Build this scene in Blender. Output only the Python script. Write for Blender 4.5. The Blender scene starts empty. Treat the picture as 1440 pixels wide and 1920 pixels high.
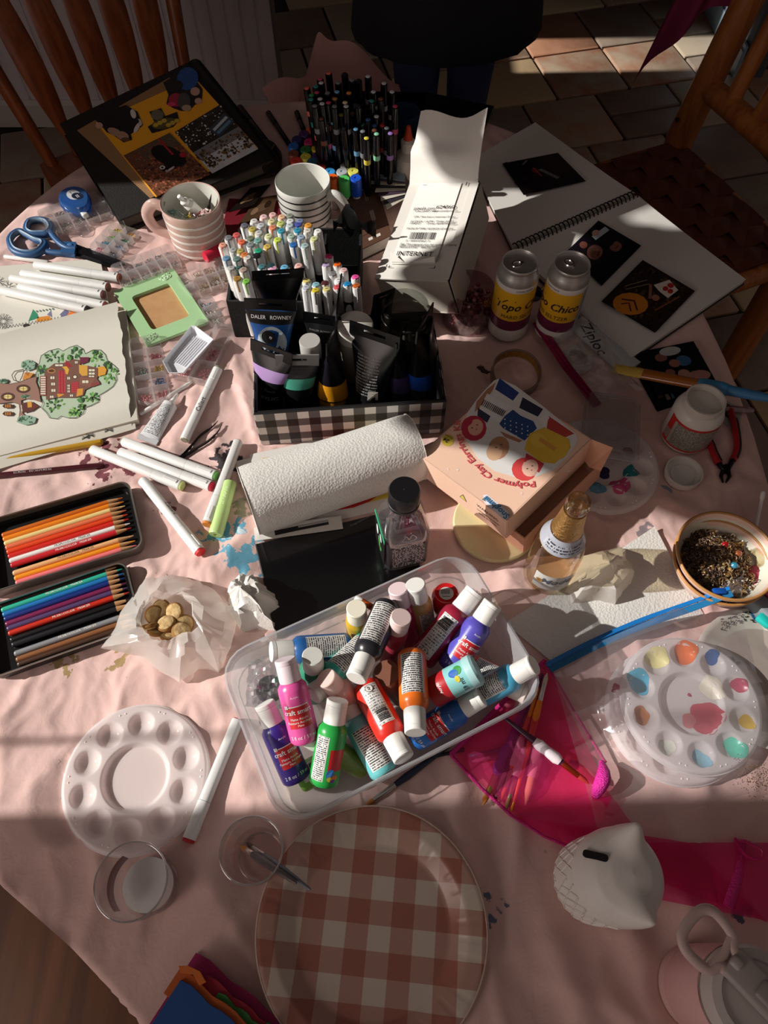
import bpy, bmesh, math, random
from math import pi, sin, cos, radians, sqrt, atan2
from mathutils import Vector, Matrix, noise, Euler
random.seed(7)
SC = bpy.context.scene
COL = SC.collection
T = 0.75            # height of the table top
# ------------------------------------------------------------------ camera
CAM_Z, TILT, FPX = 1.707, radians(30.0), 1371.0
cd = bpy.data.cameras.new('camera'); cd.sensor_fit = 'VERTICAL'; cd.sensor_height = 24.0
cd.lens = FPX / 1920 * 24.0; cd.clip_start = 0.02; cd.clip_end = 50
cam = bpy.data.objects.new('camera', cd); COL.objects.link(cam)
cam.location = (0, 0, CAM_Z); cam.rotation_euler = (TILT, 0, 0); SC.camera = cam
# ------------------------------------------------------------------ light
SUN_DIR = Vector((cos(radians(30)) * 1.0, cos(radians(30)) * 0.03, -sin(radians(30)))).normalized()
w = bpy.data.worlds.new('world'); SC.world = w; w.use_nodes = True
w.node_tree.nodes['Background'].inputs[0].default_value = (1.0, 0.78, 0.70, 1)
w.node_tree.nodes['Background'].inputs[1].default_value = 0.108
sl = bpy.data.lights.new('sun', 'SUN'); sl.energy = 5.4; sl.angle = radians(0.5); sl.color = (1.0, 0.955, 0.89)
so = bpy.data.objects.new('sun', sl); COL.objects.link(so)
so.rotation_euler = SUN_DIR.to_track_quat('-Z', 'Y').to_euler(); so.location = (-3, 0.6, 3)
al = bpy.data.lights.new('fill_light', 'AREA'); al.shape = 'RECTANGLE'; al.size = 1.3; al.size_y = 1.1  # soft fill lamp, added in front of a made-up window
al.energy = 17.0; al.color = (1.0, 0.84, 0.77)
ao = bpy.data.objects.new('fill_light', al); COL.objects.link(ao)
ao.location = (-1.9, -0.85, 1.55); ao.rotation_euler = (Vector((0.05, 0.25, 0.75)) - Vector(ao.location)).to_track_quat('-Z', 'Y').to_euler()
SC.view_settings.view_transform = 'Standard'; SC.view_settings.look = 'None'
SC.view_settings.exposure = 0.0; SC.view_settings.gamma = 1.0
SC.view_settings.use_curve_mapping = False
SC.cycles.use_denoising = True
SC.cycles.max_bounces = 10; SC.cycles.transparent_max_bounces = 24
SC.cycles.sample_clamp_indirect = 4.0

# ------------------------------------------------------------------ helpers
def P(px, py, h=0.0):
    """pixel of the photograph -> point on the horizontal plane h above the table top"""
    u = (px - 720) / FPX; v = (960 - py) / FPX
    d = Vector((u, sin(TILT) + v * cos(TILT), -cos(TILT) + v * sin(TILT)))
    t = (T + h - CAM_Z) / d.z
    return Vector((0, 0, CAM_Z)) + d * t
def F(px, py, z):
    return P(px, py, z - T)
def s2l(c):
    return c / 12.92 if c <= 0.04045 else ((c + 0.055) / 1.055) ** 2.4
def rgb(h):
    if isinstance(h, (tuple, list)): return tuple(h[:3])
    h = h.lstrip('#'); return tuple(s2l(int(h[i:i + 2], 16) / 255) for i in (0, 2, 4))
MATS = {}
def mat(h, rough=0.5, metal=0.0, bump=None, coat=0.0, spec=0.5, var=None, sss=0.0, trans=0.0, aniso=None, emit=0):
    key = (str(h), rough, metal, bump, coat, spec, var, sss, trans)
    if key in MATS: return MATS[key]
    m = bpy.data.materials.new('mat_%03d' % len(MATS)); m.use_nodes = True
    nt = m.node_tree; b = nt.nodes['Principled BSDF']
    b.inputs['Base Color'].default_value = (*rgb(h), 1); b.inputs['Roughness'].default_value = rough
    b.inputs['Metallic'].default_value = metal; b.inputs['Specular IOR Level'].default_value = spec
    b.inputs['Coat Weight'].default_value = coat; b.inputs['Coat Roughness'].default_value = 0.06
    if sss: b.inputs['Subsurface Weight'].default_value = sss; b.inputs['Subsurface Radius'].default_value = (0.01, 0.008, 0.006)
    if trans: b.inputs['Transmission Weight'].default_value = trans
    if bump or var:
        tc = nt.nodes.new('ShaderNodeTexCoord')
    if bump:
        n = nt.nodes.new('ShaderNodeTexNoise'); n.inputs['Scale'].default_value = bump[0]; n.inputs['Detail'].default_value = 4
        bp = nt.nodes.new('ShaderNodeBump'); bp.inputs['Strength'].default_value = bump[1]; bp.inputs['Distance'].default_value = 0.002
        nt.links.new(tc.outputs['Object'], n.inputs['Vector']); nt.links.new(n.outputs['Fac'], bp.inputs['Height'])
        nt.links.new(bp.outputs['Normal'], b.inputs['Normal'])
    if var:
        n = nt.nodes.new('ShaderNodeTexNoise'); n.inputs['Scale'].default_value = var[0]; n.inputs['Detail'].default_value = 5
        r = nt.nodes.new('ShaderNodeValToRGB')
        r.color_ramp.elements[0].position = 0.35; r.color_ramp.elements[1].position = 0.68
        r.color_ramp.elements[0].color = (*rgb(h), 1); r.color_ramp.elements[1].color = (*rgb(var[1]), 1)
        nt.links.new(tc.outputs['Object'], n.inputs['Vector']); nt.links.new(n.outputs['Fac'], r.inputs['Fac'])
        nt.links.new(r.outputs['Color'], b.inputs['Base Color'])
    MATS[key] = m; return m
def clear(tint='#ffffff', gloss=0.08, rough=0.03, milk=0.0, milkcol='#ffffff', edge=0.5):
    """thin clear or milky plastic / glass: see-through with glossy edges"""
    key = ('clear', tint, gloss, rough, milk, milkcol, edge)
    if key in MATS: return MATS[key]
    m = bpy.data.materials.new('clear_%03d' % len(MATS)); m.use_nodes = True
    nt = m.node_tree; nt.nodes.clear(); N = nt.nodes.new; L = nt.links.new
    out = N('ShaderNodeOutputMaterial'); tr = N('ShaderNodeBsdfTransparent'); gl = N('ShaderNodeBsdfGlossy')
    tr.inputs[0].default_value = (*rgb(tint), 1); gl.inputs['Roughness'].default_value = rough
    lw = N('ShaderNodeLayerWeight'); lw.inputs['Blend'].default_value = 0.35
    mr = N('ShaderNodeMapRange'); mr.inputs['To Min'].default_value = gloss; mr.inputs['To Max'].default_value = edge
    L(lw.outputs['Facing'], mr.inputs['Value'])
    mx = N('ShaderNodeMixShader'); L(mr.outputs[0], mx.inputs[0]); L(tr.outputs[0], mx.inputs[1]); L(gl.outputs[0], mx.inputs[2])
    last = mx
    if milk:
        df = N('ShaderNodeBsdfDiffuse'); df.inputs[0].default_value = (*rgb(milkcol), 1)
        tl = N('ShaderNodeBsdfTranslucent'); tl.inputs[0].default_value = (*rgb(milkcol), 1)
        m1 = N('ShaderNodeMixShader'); m1.inputs[0].default_value = 0.45; L(df.outputs[0], m1.inputs[1]); L(tl.outputs[0], m1.inputs[2])
        m2 = N('ShaderNodeMixShader'); m2.inputs[0].default_value = milk; L(mx.outputs[0], m2.inputs[1]); L(m1.outputs[0], m2.inputs[2]); last = m2
    L(last.outputs[0], out.inputs[0]); MATS[key] = m; return m
def print_mat(rows=14, cols=50, paper='#f2f1ee', ink='#3a3a3a', thr=0.47):
    """rows of unreadably small print (needs UVs)"""
    key = ('print', rows, cols, paper, ink, thr)
    if key in MATS: return MATS[key]
    m = bpy.data.materials.new('print_%03d' % len(MATS)); m.use_nodes = True
    nt = m.node_tree; b = nt.nodes['Principled BSDF']; N = nt.nodes.new; L = nt.links.new
    uv = N('ShaderNodeUVMap'); sp = N('ShaderNodeSeparateXYZ'); L(uv.outputs[0], sp.inputs[0])
    def ma(op, a, bb=None):
        n = N('ShaderNodeMath'); n.operation = op
        for i, x in enumerate((a, bb)):
            if x is None: continue
            if isinstance(x, (int, float)): n.inputs[i].default_value = x
            else: L(x, n.inputs[i])
        return n.outputs[0]
    row = ma('MULTIPLY', sp.outputs[1], rows); fr = ma('FRACT', row); fl = ma('FLOOR', row)
    cx = ma('MULTIPLY', sp.outputs[0], cols); cv = N('ShaderNodeCombineXYZ'); L(cx, cv.inputs[0]); L(ma('MULTIPLY', fl, 7.3), cv.inputs[1])
    ns = N('ShaderNodeTexNoise'); ns.inputs['Scale'].default_value = 1.0; ns.inputs['Detail'].default_value = 1; L(cv.outputs[0], ns.inputs['Vector'])
    a = ma('GREATER_THAN', ns.outputs['Fac'], thr); c = ma('GREATER_THAN', fr, 0.3); d = ma('LESS_THAN', fr, 0.85)
    inner = ma('MULTIPLY', ma('GREATER_THAN', sp.outputs[0], 0.06), ma('LESS_THAN', sp.outputs[0], 0.94))
    f = ma('MULTIPLY', ma('MULTIPLY', a, c), ma('MULTIPLY', d, inner))
    mx = N('ShaderNodeMix'); mx.data_type = 'RGBA'; L(f, mx.inputs['Factor'])
    mx.inputs[6].default_value = (*rgb(paper), 1); mx.inputs[7].default_value = (*rgb(ink), 1)
    L(mx.outputs[2], b.inputs['Base Color']); b.inputs['Roughness'].default_value = 0.45
    MATS[key] = m; return m
def ink_mat(rough=0.5):
    key = ('ink', rough)
    if key in MATS: return MATS[key]
    m = bpy.data.materials.new('ink_%03d' % len(MATS)); m.use_nodes = True
    nt = m.node_tree; b = nt.nodes['Principled BSDF']; a = nt.nodes.new('ShaderNodeVertexColor'); a.layer_name = 'Col'
    nt.links.new(a.outputs[0], b.inputs['Base Color']); b.inputs['Roughness'].default_value = rough
    MATS[key] = m; return m
def wood_mat(c1, c2, scale=14.0, rough=0.45, axis=0):
    key = ('wood', c1, c2, scale, rough, axis)
    if key in MATS: return MATS[key]
    m = bpy.data.materials.new('wood_%03d' % len(MATS)); m.use_nodes = True
    nt = m.node_tree; b = nt.nodes['Principled BSDF']; N = nt.nodes.new; L = nt.links.new
    tc = N('ShaderNodeTexCoord'); mp = N('ShaderNodeMapping')
    sc = [scale * 4] * 3; sc[axis] = scale * 0.25; mp.inputs['Scale'].default_value = sc
    n = N('ShaderNodeTexNoise'); n.inputs['Scale'].default_value = 1.0; n.inputs['Detail'].default_value = 6; n.inputs['Distortion'].default_value = 0.6
    r = N('ShaderNodeValToRGB'); r.color_ramp.elements[0].position = 0.35; r.color_ramp.elements[1].position = 0.65
    r.color_ramp.elements[0].color = (*rgb(c1), 1); r.color_ramp.elements[1].color = (*rgb(c2), 1)
    L(tc.outputs['Object'], mp.inputs[0]); L(mp.outputs[0], n.inputs['Vector']); L(n.outputs['Fac'], r.inputs[0]); L(r.outputs[0], b.inputs['Base Color'])
    b.inputs['Roughness'].default_value = rough; MATS[key] = m; return m

# ---- geometry: every function returns (verts, faces)
def join(*gs):
    V, Fa = [], []
    for v, f in gs:
        o = len(V); V += [tuple(x) for x in v]; Fa += [tuple(i + o for i in q) for q in f]
    return V, Fa
def xf(g, M): return [tuple(M @ Vector(v)) for v in g[0]], g[1]
def mv(g, x=0, y=0, z=0): return [(a + x, b + y, c + z) for a, b, c in g[0]], g[1]
def box(sx, sy, sz, x=0, y=0, z=0):
    X, Y, Z = sx / 2, sy / 2, sz / 2
    v = [(x + a * X, y + b * Y, z + c * Z) for a, b, c in ((-1,-1,-1),(1,-1,-1),(1,1,-1),(-1,1,-1),(-1,-1,1),(1,-1,1),(1,1,1),(-1,1,1))]
    return v, [(0,3,2,1),(4,5,6,7),(0,1,5,4),(1,2,6,5),(2,3,7,6),(3,0,4,7)]
def rbox(sx, sy, sz, r=0.002, seg=2, x=0, y=0, z=0):
    bm = bmesh.new(); bmesh.ops.create_cube(bm, size=1)
    for q in bm.verts: q.co = Vector((q.co.x * sx, q.co.y * sy, q.co.z * sz))
    bmesh.ops.bevel(bm, geom=bm.edges[:], offset=r, segments=seg, profile=0.5, affect='EDGES')
    v = [(q.co.x + x, q.co.y + y, q.co.z + z) for q in bm.verts]; bm.verts.index_update()
    f = [tuple(q.index for q in fc.verts) for fc in bm.faces]; bm.free(); return v, f
def loft(loops, cap0=True, cap1=True, closed=True):
    n = len(loops[0]); V = [tuple(p) for l in loops for p in l]; Fa = []
    for k in range(len(loops) - 1):
        for i in range(n if closed else n - 1):
            j = (i + 1) % n; Fa.append((k * n + i, k * n + j, (k + 1) * n + j, (k + 1) * n + i))
    if cap0: Fa.append(tuple(reversed(range(n))))
    if cap1: Fa.append(tuple(range((len(loops) - 1) * n, len(loops) * n)))
    return V, Fa
def lathe(prof, seg=24, cap0=True, cap1=True):
    return loft([[(r * cos(2 * pi * i / seg), r * sin(2 * pi * i / seg), z) for i in range(seg)] for r, z in prof], cap0, cap1)
def cyl(r, z0, z1, seg=20): return lathe([(r, z0), (r, z1)], seg)
def rrect(w, h, r, z=0, n=5, cx=0, cy=0):
    out = []
    for qx, qy, a0 in ((1, 1, 0), (-1, 1, 90), (-1, -1, 180), (1, -1, 270)):
        for k in range(n + 1):
            a = radians(a0 + 90 * k / n); out.append((cx + qx * (w / 2 - r) + r * cos(a), cy + qy * (h / 2 - r) + r * sin(a), z))
    return out
def tubep(pts, rad, seg=8, closed=False, flat=1.0, cap=True):
    pts = [Vector(p) for p in pts]; n = len(pts); loops = []; prev = None
    for i, p in enumerate(pts):
        if closed: t = pts[(i + 1) % n] - pts[i - 1]
        else: t = pts[min(i + 1, n - 1)] - pts[max(i - 1, 0)]
        t.normalize()
        if prev is None:
            a = Vector((0, 0, 1)) if abs(t.z) < 0.9 else Vector((1, 0, 0)); u = t.cross(a).normalized()
        else:
            u = (prev - t * prev.dot(t)).normalized()
        prev = u; q = t.cross(u); r = rad[i] if isinstance(rad, (list, tuple)) else rad
        loops.append([tuple(p + u * (r * cos(2 * pi * k / seg)) + q * (r * flat * sin(2 * pi * k / seg))) for k in range(seg)])
    if closed: loops.append(loops[0])
    return loft(loops, cap and not closed, cap and not closed)
def prism(poly, z0, z1):
    n = len(poly); V = [(x, y, z0) for x, y in poly] + [(x, y, z1) for x, y in poly]
    return V, [tuple(reversed(range(n))), tuple(range(n, 2 * n))] + [(i, (i + 1) % n, n + (i + 1) % n, n + i) for i in range(n)]
def spin(pts, n):   # smooth open curve through points (Catmull-Rom)
    pts = [Vector(p) for p in pts]; out = []
    for i in range(len(pts) - 1):
        p0, p1, p2, p3 = pts[max(i - 1, 0)], pts[i], pts[i + 1], pts[min(i + 2, len(pts) - 1)]
        for k in range(n):
            t = k / n
            out.append(0.5 * ((2 * p1) + (p2 - p0) * t + (2 * p0 - 5 * p1 + 4 * p2 - p3) * t * t + (3 * p1 - p0 - 3 * p2 + p3) * t ** 3))
    out.append(pts[-1]); return out
def grid(nx, ny, fn, uv=False):
    V = [tuple(fn(i / nx, j / ny)) for j in range(ny + 1) for i in range(nx + 1)]
    return V, [(j * (nx + 1) + i, j * (nx + 1) + i + 1, (j + 1) * (nx + 1) + i + 1, (j + 1) * (nx + 1) + i) for j in range(ny) for i in range(nx)]

def mesh(name, g, m, smooth=None):
    me = bpy.data.meshes.new(name); me.from_pydata([tuple(v) for v in g[0]], [], g[1]); me.update()
    if m: me.materials.append(m)
    if smooth:
        me.shade_smooth(); me.set_sharp_from_angle(angle=radians(smooth))
    return me
def obj(name, g, m, parent=None, smooth=35, M=None, label=None, kind=None):
    me = g if isinstance(g, bpy.types.Mesh) else mesh(name, g, m, smooth)
    o = bpy.data.objects.new(name, me); COL.objects.link(o)
    if parent is not None: o.parent = parent
    if M is not None: o.matrix_local = M
    if label: o['label'] = label
    if kind: o['kind'] = kind
    return o
def tag(o, label, cat, group=None, kind=None):
    o['label'] = label; o['category'] = cat
    if group: o['group'] = group
    if kind: o['kind'] = kind
    return o
def thing(name, label, cat, M=None, group=None):
    o = bpy.data.objects.new(name, None); o.empty_display_size = 0.02; COL.objects.link(o)
    if M is not None: o.matrix_world = M
    return tag(o, label, cat, group)
def struct(name, g, m, smooth=None, M=None):
    o = obj(name, g, m, None, smooth, M); o['kind'] = 'structure'; return o
def at(p, rz=0.0, sc=1.0):
    return Matrix.Translation(p) @ Matrix.Rotation(rz, 4, 'Z') @ Matrix.Scale(sc, 4)
def along(A, B, roll=0.0):
    """frame at A whose local Z runs to B; local Y leans upward (toward the sky) at roll 0"""
    z = (B - A).normalized(); up = Vector((0, 0, 1)) if abs(z.z) < 0.97 else Vector((0, 1, 0))
    y = (up - z * up.dot(z)).normalized(); x = y.cross(z)
    M = Matrix((x, y, z)).transposed().to_4x4(); M.translation = A
    return M @ Matrix.Rotation(roll, 4, 'Z')
def frame(o, xd, yd):
    """frame at o, x along xd, y in the plane of xd, yd"""
    x = xd.normalized(); z = x.cross(yd).normalized(); y = z.cross(x)
    M = Matrix((x, y, z)).transposed().to_4x4(); M.translation = o; return M
# ---- flat print: coloured polygons stacked in hair-thin layers
def ell(cx, cy, rx, ry=None, rot=0, n=14):
    ry = rx if ry is None else ry; c, s = cos(rot), sin(rot)
    return [(cx + rx * cos(2 * pi * k / n) * c - ry * sin(2 * pi * k / n) * s, cy + rx * cos(2 * pi * k / n) * s + ry * sin(2 * pi * k / n) * c) for k in range(n)]
def rect(x0, y0, x1, y1): return [(x0, y0), (x1, y0), (x1, y1), (x0, y1)]
def line(pts, wd):
    a, b = [], []
    for i, p in enumerate(pts):
        q0 = pts[max(i - 1, 0)]; q1 = pts[min(i + 1, len(pts) - 1)]
        d = Vector((q1[0] - q0[0], q1[1] - q0[1])); d = d.normalized() if d.length else Vector((1, 0)); nrm = (-d.y * wd / 2, d.x * wd / 2)
        a.append((p[0] + nrm[0], p[1] + nrm[1])); b.append((p[0] - nrm[0], p[1] - nrm[1]))
    return a + b[::-1]
def strips(poly_line):     # line() output as quads, safe on curved surfaces
    n = len(poly_line) // 2; a, b = poly_line[:n], poly_line[n:][::-1]
    return [[a[i], a[i + 1], b[i + 1], b[i]] for i in range(n - 1)]
def decal(name, shapes, parent, fn=None, z=0.0003, dz=0.00005, rough=0.5, M=None, **k):
    V, Fa, C = [], [], []; bb = []
    for poly, c in shapes:
        xs = [p[0] for p in poly]; ys = [p[1] for p in poly]; q = (min(xs), min(ys), max(xs), max(ys))
        i = 1 + max([l for (a, b, d, e, l) in bb if a < q[2] and d > q[0] and b < q[3] and e > q[1]] or [-1]); bb.append((*q, i))
        o = len(V)
        for x, y in poly:
            V.append(tuple(fn(x, y, z + dz * i)) if fn else (x, y, z + dz * i))
        Fa.append(tuple(range(o, o + len(poly)))); C.append(rgb(c))
    me = bpy.data.meshes.new(name); me.from_pydata(V, [], Fa)
    at_ = me.color_attributes.new('Col', 'FLOAT_COLOR', 'CORNER'); li = 0
    for f, c in zip(Fa, C):
        for _ in f: at_.data[li].color = (*c, 1); li += 1
    me.update(); me.materials.append(ink_mat(rough))
    return obj(name, me, None, parent, None, M, **k)
TXT = {}
def txt(s, size=0.01, bold=0.0, al='CENTER', slant=0.0):
    key = (s, size, bold, al, slant)
    if key in TXT: return TXT[key]
    c = bpy.data.curves.new('lettering', 'FONT'); c.body = s; c.size = size; c.align_x = al; c.align_y = 'CENTER'
    c.resolution_u = 2; c.offset = bold * size; c.shear = slant
    o = bpy.data.objects.new('lettering', c); me = bpy.data.meshes.new_from_object(o)
    g = ([tuple(v.co) for v in me.vertices], [tuple(p.vertices) for p in me.polygons])
    bpy.data.objects.remove(o); bpy.data.curves.remove(c); bpy.data.meshes.remove(me)
    TXT[key] = g; return g
def text(s, size, m, parent, M=None, fn=None, bold=0.012, al='CENTER', slant=0.0, name='lettering'):
    g = txt(s, size, bold, al, slant)
    if fn: g = ([tuple(fn(x, y)) for x, y, _ in g[0]], g[1])
    return obj(name, g, m, parent, None, M)
def wrap(r, a0, z0, flip=False):
    """maps flat (x, y) to a cylinder of radius r about local Z, centred at angle a0, height z0; text reads along the circumference"""
    s = -1 if flip else 1
    return lambda x, y, z=0: ((r + z) * cos(a0 + s * x / r), (r + z) * sin(a0 + s * x / r), z0 + s * y)
def wrapv(r, a0, z0, s=1):
    """same, but text reads along local Z"""
    return lambda x, y, z=0: ((r + z) * cos(a0 + s * y / r), (r + z) * sin(a0 + s * y / r), z0 - s * x)
def patch(r, z0, z1, a0, a1, n=14, r1=None):
    r1 = r if r1 is None else r1
    return grid(n, 1, lambda u, v: ((r + (r1 - r) * v) * cos(a0 + (a1 - a0) * u), (r + (r1 - r) * v) * sin(a0 + (a1 - a0) * u), z0 + (z1 - z0) * v))
def uv_grid(o, nx, ny, swap=False, fx=False, fy=False):
    me = o.data; uv = me.uv_layers.new(name='UVMap'); n = nx + 1
    for p in me.polygons:
        for li in p.loop_indices:
            vi = me.loops[li].vertex_index; a, b = (vi % n) / nx, (vi // n) / ny
            if fx: a = 1 - a
            if fy: b = 1 - b
            uv.data[li].uv = (b, a) if swap else (a, b)
    return o
def printed(name, g, nx, ny, m, parent, swap=False, M=None, fx=False, fy=False, smooth=35):
    return uv_grid(obj(name, g, m, parent, smooth, M), nx, ny, swap, fx, fy)
def flat(w, h, z=0): return grid(1, 1, lambda u, v: ((u - 0.5) * w, (v - 0.5) * h, z))
CN = {}
def copy_thing(o, M=None, label=None, group=None):
    c = o.copy(); COL.objects.link(c)
    if M is not None: c.matrix_world = M
    if label: c['label'] = label
    if group: c['group'] = group
    for ch in list(o.children):
        d = ch.copy(); COL.objects.link(d); d.parent = c
        for g in list(ch.children):
            e = g.copy(); COL.objects.link(e); e.parent = d
    return c
ORD = ['first', 'second', 'third', 'fourth', 'fifth', 'sixth', 'seventh', 'eighth', 'ninth', 'tenth', 'eleventh', 'twelfth', 'thirteenth', 'fourteenth', 'fifteenth', 'sixteenth']
WHITE = mat('#f4f3f0', 0.35); BLACKP = mat('#0b0b0d', 0.3); INK = mat('#141414', 0.6); WINK = mat('#f5f5f5', 0.6)
GLASS = clear('#f4fbf8', 0.05, 0.02, edge=0.75); FILM = clear('#fbfbfb', 0.05, 0.12, milk=0.09, edge=0.4)
CASE = clear('#fdfcfc', 0.05, 0.08, milk=0.07, edge=0.45)
# ================================================================== the setting
fl = struct('floor', box(6.6, 7.0, 0.1, 0.4, 1.9, -0.062), mat('#2a2320', 0.9))
random.seed(3)
TILEC = ['#b8a690', '#92796a', '#cdb089', '#bd8b6e', '#9b8d7d', '#d6c09c', '#ab785d', '#826f63', '#bdac96']
tile_mats = [mat(c, 0.62, bump=(28, 0.5), var=(9, TILEC[(i * 4 + 3) % 9])) for i, c in enumerate(TILEC)]
TR = radians(14); TS = 0.31
tile_shapes = {}
def tile_mesh(w, h, k):
    key = (round(w, 3), round(h, 3), k)
    if key not in tile_shapes:
        g = loft([rrect(w - 0.012, h - 0.012, 0.006, -0.012, 2), rrect(w - 0.012, h - 0.012, 0.006, -0.003, 2), rrect(w - 0.02, h - 0.02, 0.006, 0, 2)])
        tile_shapes[key] = mesh('tile', g, tile_mats[k], 40)
    return tile_shapes[key]
ntile = 0
for j in range(-6, 9):
    off = (j % 3) * TS / 2
    i = -6
    while i < 8:
        x0 = i * TS + off; wd = TS
        cx, cy = x0 + wd / 2, 1.15 + j * TS + TS / 2
        p = Matrix.Rotation(TR, 3, 'Z') @ Vector((cx, cy, 0)) + Vector((0.45, 0.05, 0))
        i += 1
        if not (-1.9 < p.x < 1.75 and (1.15 < p.y < 4.6 or (p.x > 0.55 and p.y > -0.35))) or (p.x < -0.55 and p.y > 2.75): continue
        if (i * 7 + j * 3) % 5 == 0:
            for s in (-1, 1):
                q = p + Matrix.Rotation(TR, 3, 'Z') @ Vector((0, s * TS / 4, 0))
                obj('tile', tile_mesh(wd, TS / 2, random.randrange(9)), None, fl, None, at(q - Vector((0, 0, 0)), TR)); ntile += 1
        else:
            obj('tile', tile_mesh(wd, TS, random.randrange(9)), None, fl, None, at(p, TR)); ntile += 1
# back wall: beadboard planks under the opening, to the left of the passage
WB = 2.72; WEND = -0.385
wb = struct('wall_back', box(WEND + 2.0, 0.1, 2.6, (WEND - 2.0) / 2, WB + 0.062, 1.3), mat('#7d7577', 0.7))
pm = mat('#c3babd', 0.55); pk = mesh('plank', loft([rrect(0.0475, 0.012, 0.004, 0.0, 2), rrect(0.0475, 0.012, 0.004, 2.58, 2)]), pm, 40)
bead = mesh('bead', cyl(0.0035, 0.0, 2.58, 6), pm, 60)
k = 0; x = WEND - 0.026
while x > -1.95:
    pl = obj('plank', pk, None, wb, None, at(Vector((x, WB + 0.006, 0.01))))
    obj('bead', bead, None, pl, None, at(Vector((-0.0262, 0, 0)))); x -= 0.0525
bb = struct('baseboard_back', loft([[(-2.0, WB - 0.014, z0), (WEND, WB - 0.014, z0), (WEND, WB, z0), (-2.0, WB, z0)] for z0 in (0.0, 0.085)] + [[(-2.0, WB - 0.004, 0.1), (WEND, WB - 0.004, 0.1), (WEND, WB, 0.1), (-2.0, WB, 0.1)]]), mat('#b9b2ac', 0.5))
# right wall of the passage, with its pale trim
wr = struct('wall_right', box(0.1, 1.75, 2.6, 1.50, 3.92, 1.3), mat('#4f565f', 0.7))
struct('baseboard_right', join(box(0.016, 1.75, 0.10, 1.437, 3.92, 0.05), box(0.01, 1.75, 0.02, 1.44, 3.92, 0.11)), mat('#8fa3b5', 0.5))
struct('wall_passage', box(4.2, 0.1, 2.6, 1.3, 4.85, 1.3), mat('#3a3533', 0.8))
struct('shade_ceiling', box(6.6, 3.4, 0.1, 0.4, 3.2, 2.96), mat('#6a645e', 0.9))  # unseen, added over the back part only, to darken the floor there
# window wall on the left (outside the frame): daylight comes through its two windows
WX = -2.0; WT = 0.1
def wall_with_holes(y0, y1, z0, z1, holes):
    ys = sorted({y0, y1, *[h[0] for h in holes], *[h[1] for h in holes]}); zs = sorted({z0, z1, *[h[2] for h in holes], *[h[3] for h in holes]})
    g = []
    for a, b in zip(ys, ys[1:]):
        for c, d in zip(zs, zs[1:]):
            if any(h[0] <= a and b <= h[1] and h[2] <= c and d <= h[3] for h in holes): continue
            g.append(box(WT, b - a, d - c, WX - WT / 2, (a + b) / 2, (c + d) / 2))
    return join(*g)
H3 = (-1.45, -0.25, 0.95, 2.15); H1 = (0.075, 1.215, 1.20, 2.55); H2 = (3.00, 3.255, 1.42, 2.3)
struct('wall_left', wall_with_holes(-1.7, 4.8, 0.0, 2.9, [H1, H2, H3]), mat('#8b8278', 0.8))
def win(name, H, mull):
    fr = struct(name, join(box(0.05, 0.04, H[3] - H[2] + 0.08, WX + 0.02, H[0] - 0.02, (H[2] + H[3]) / 2), box(0.05, 0.04, H[3] - H[2] + 0.08, WX + 0.02, H[1] + 0.02, (H[2] + H[3]) / 2),
                           box(0.05, H[1] - H[0], 0.04, WX + 0.02, (H[0] + H[1]) / 2, H[3] + 0.02), box(0.09, H[1] - H[0] + 0.12, 0.03, WX + 0.04, (H[0] + H[1]) / 2, H[2] - 0.015)), mat('#c9c4ba', 0.5))
    for y in mull: obj('muntin', box(0.008, 0.008, H[3] - H[2], WX - 0.04, y, (H[2] + H[3]) / 2), mat('#c9c4ba', 0.5), fr, None)
    obj('window_pane', box(0.004, H[1] - H[0], H[3] - H[2], WX - 0.05, (H[0] + H[1]) / 2, (H[2] + H[3]) / 2), clear('#ffffff', 0.02, 0.0, edge=0.2), fr, None)
    return fr
win('window_1', H1, [0.165])
win('window_2', H2, [])
w3 = win('fill_window', H3, [-0.85])  # made-up window, added as a backdrop for the fill lamp
obj('fill_blind', box(0.003, H3[1] - H3[0] - .01, H3[3] - H3[2], WX - 0.02, (H3[0] + H3[1]) / 2, (H3[2] + H3[3]) / 2), mat('#d8cfc4', .9), w3, None)  # opaque blind, added to keep the sun out behind the fill lamp
# curtain added out of view, shaped to shade the far right of the table
def gobo_hem(y):      # height of the curtain's lower edge at y, stepped to set the shadow line
    pts = [(0.37, 2.62), (0.385, 2.40), (0.405, 2.20), (0.43, 2.15), (0.46, 2.125), (0.50, 2.10), (0.53, 2.06), (0.56, 1.99), (0.66, 1.965), (0.84, 1.965), (0.92, 1.98), (0.965, 2.05), (1.0, 2.11), (1.06, 2.11), (1.10, 2.06), (1.32, 2.05)]
    for (a, b), (c, d) in zip(pts, pts[1:]):
        if a <= y <= c: return b + (d - b) * (y - a) / (c - a)
    return 2.13
def cur(u, v):
    y = 0.37 + 0.95 * u; z0 = gobo_hem(y); return (WX + 0.06 + 0.016 * sin(y * 60), y, z0 + (2.62 - z0) * v)
CG = grid(84, 60, cur)
CG = (CG[0], [q for q in CG[1] if ((sum(CG[0][i][1] for i in q) / 4 - 1.128) / 0.034) ** 2 + ((sum(CG[0][i][2] for i in q) / 4 - 2.215) / 0.045) ** 2 > 1])  # oval hole cut to throw a sun spot on the sketchbook
cu = obj('gobo', CG, mat('#8a7f74', 0.9), None, 60)
tag(cu, 'added unseen curtain drawn across the upper part of the window', 'gobo')

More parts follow.
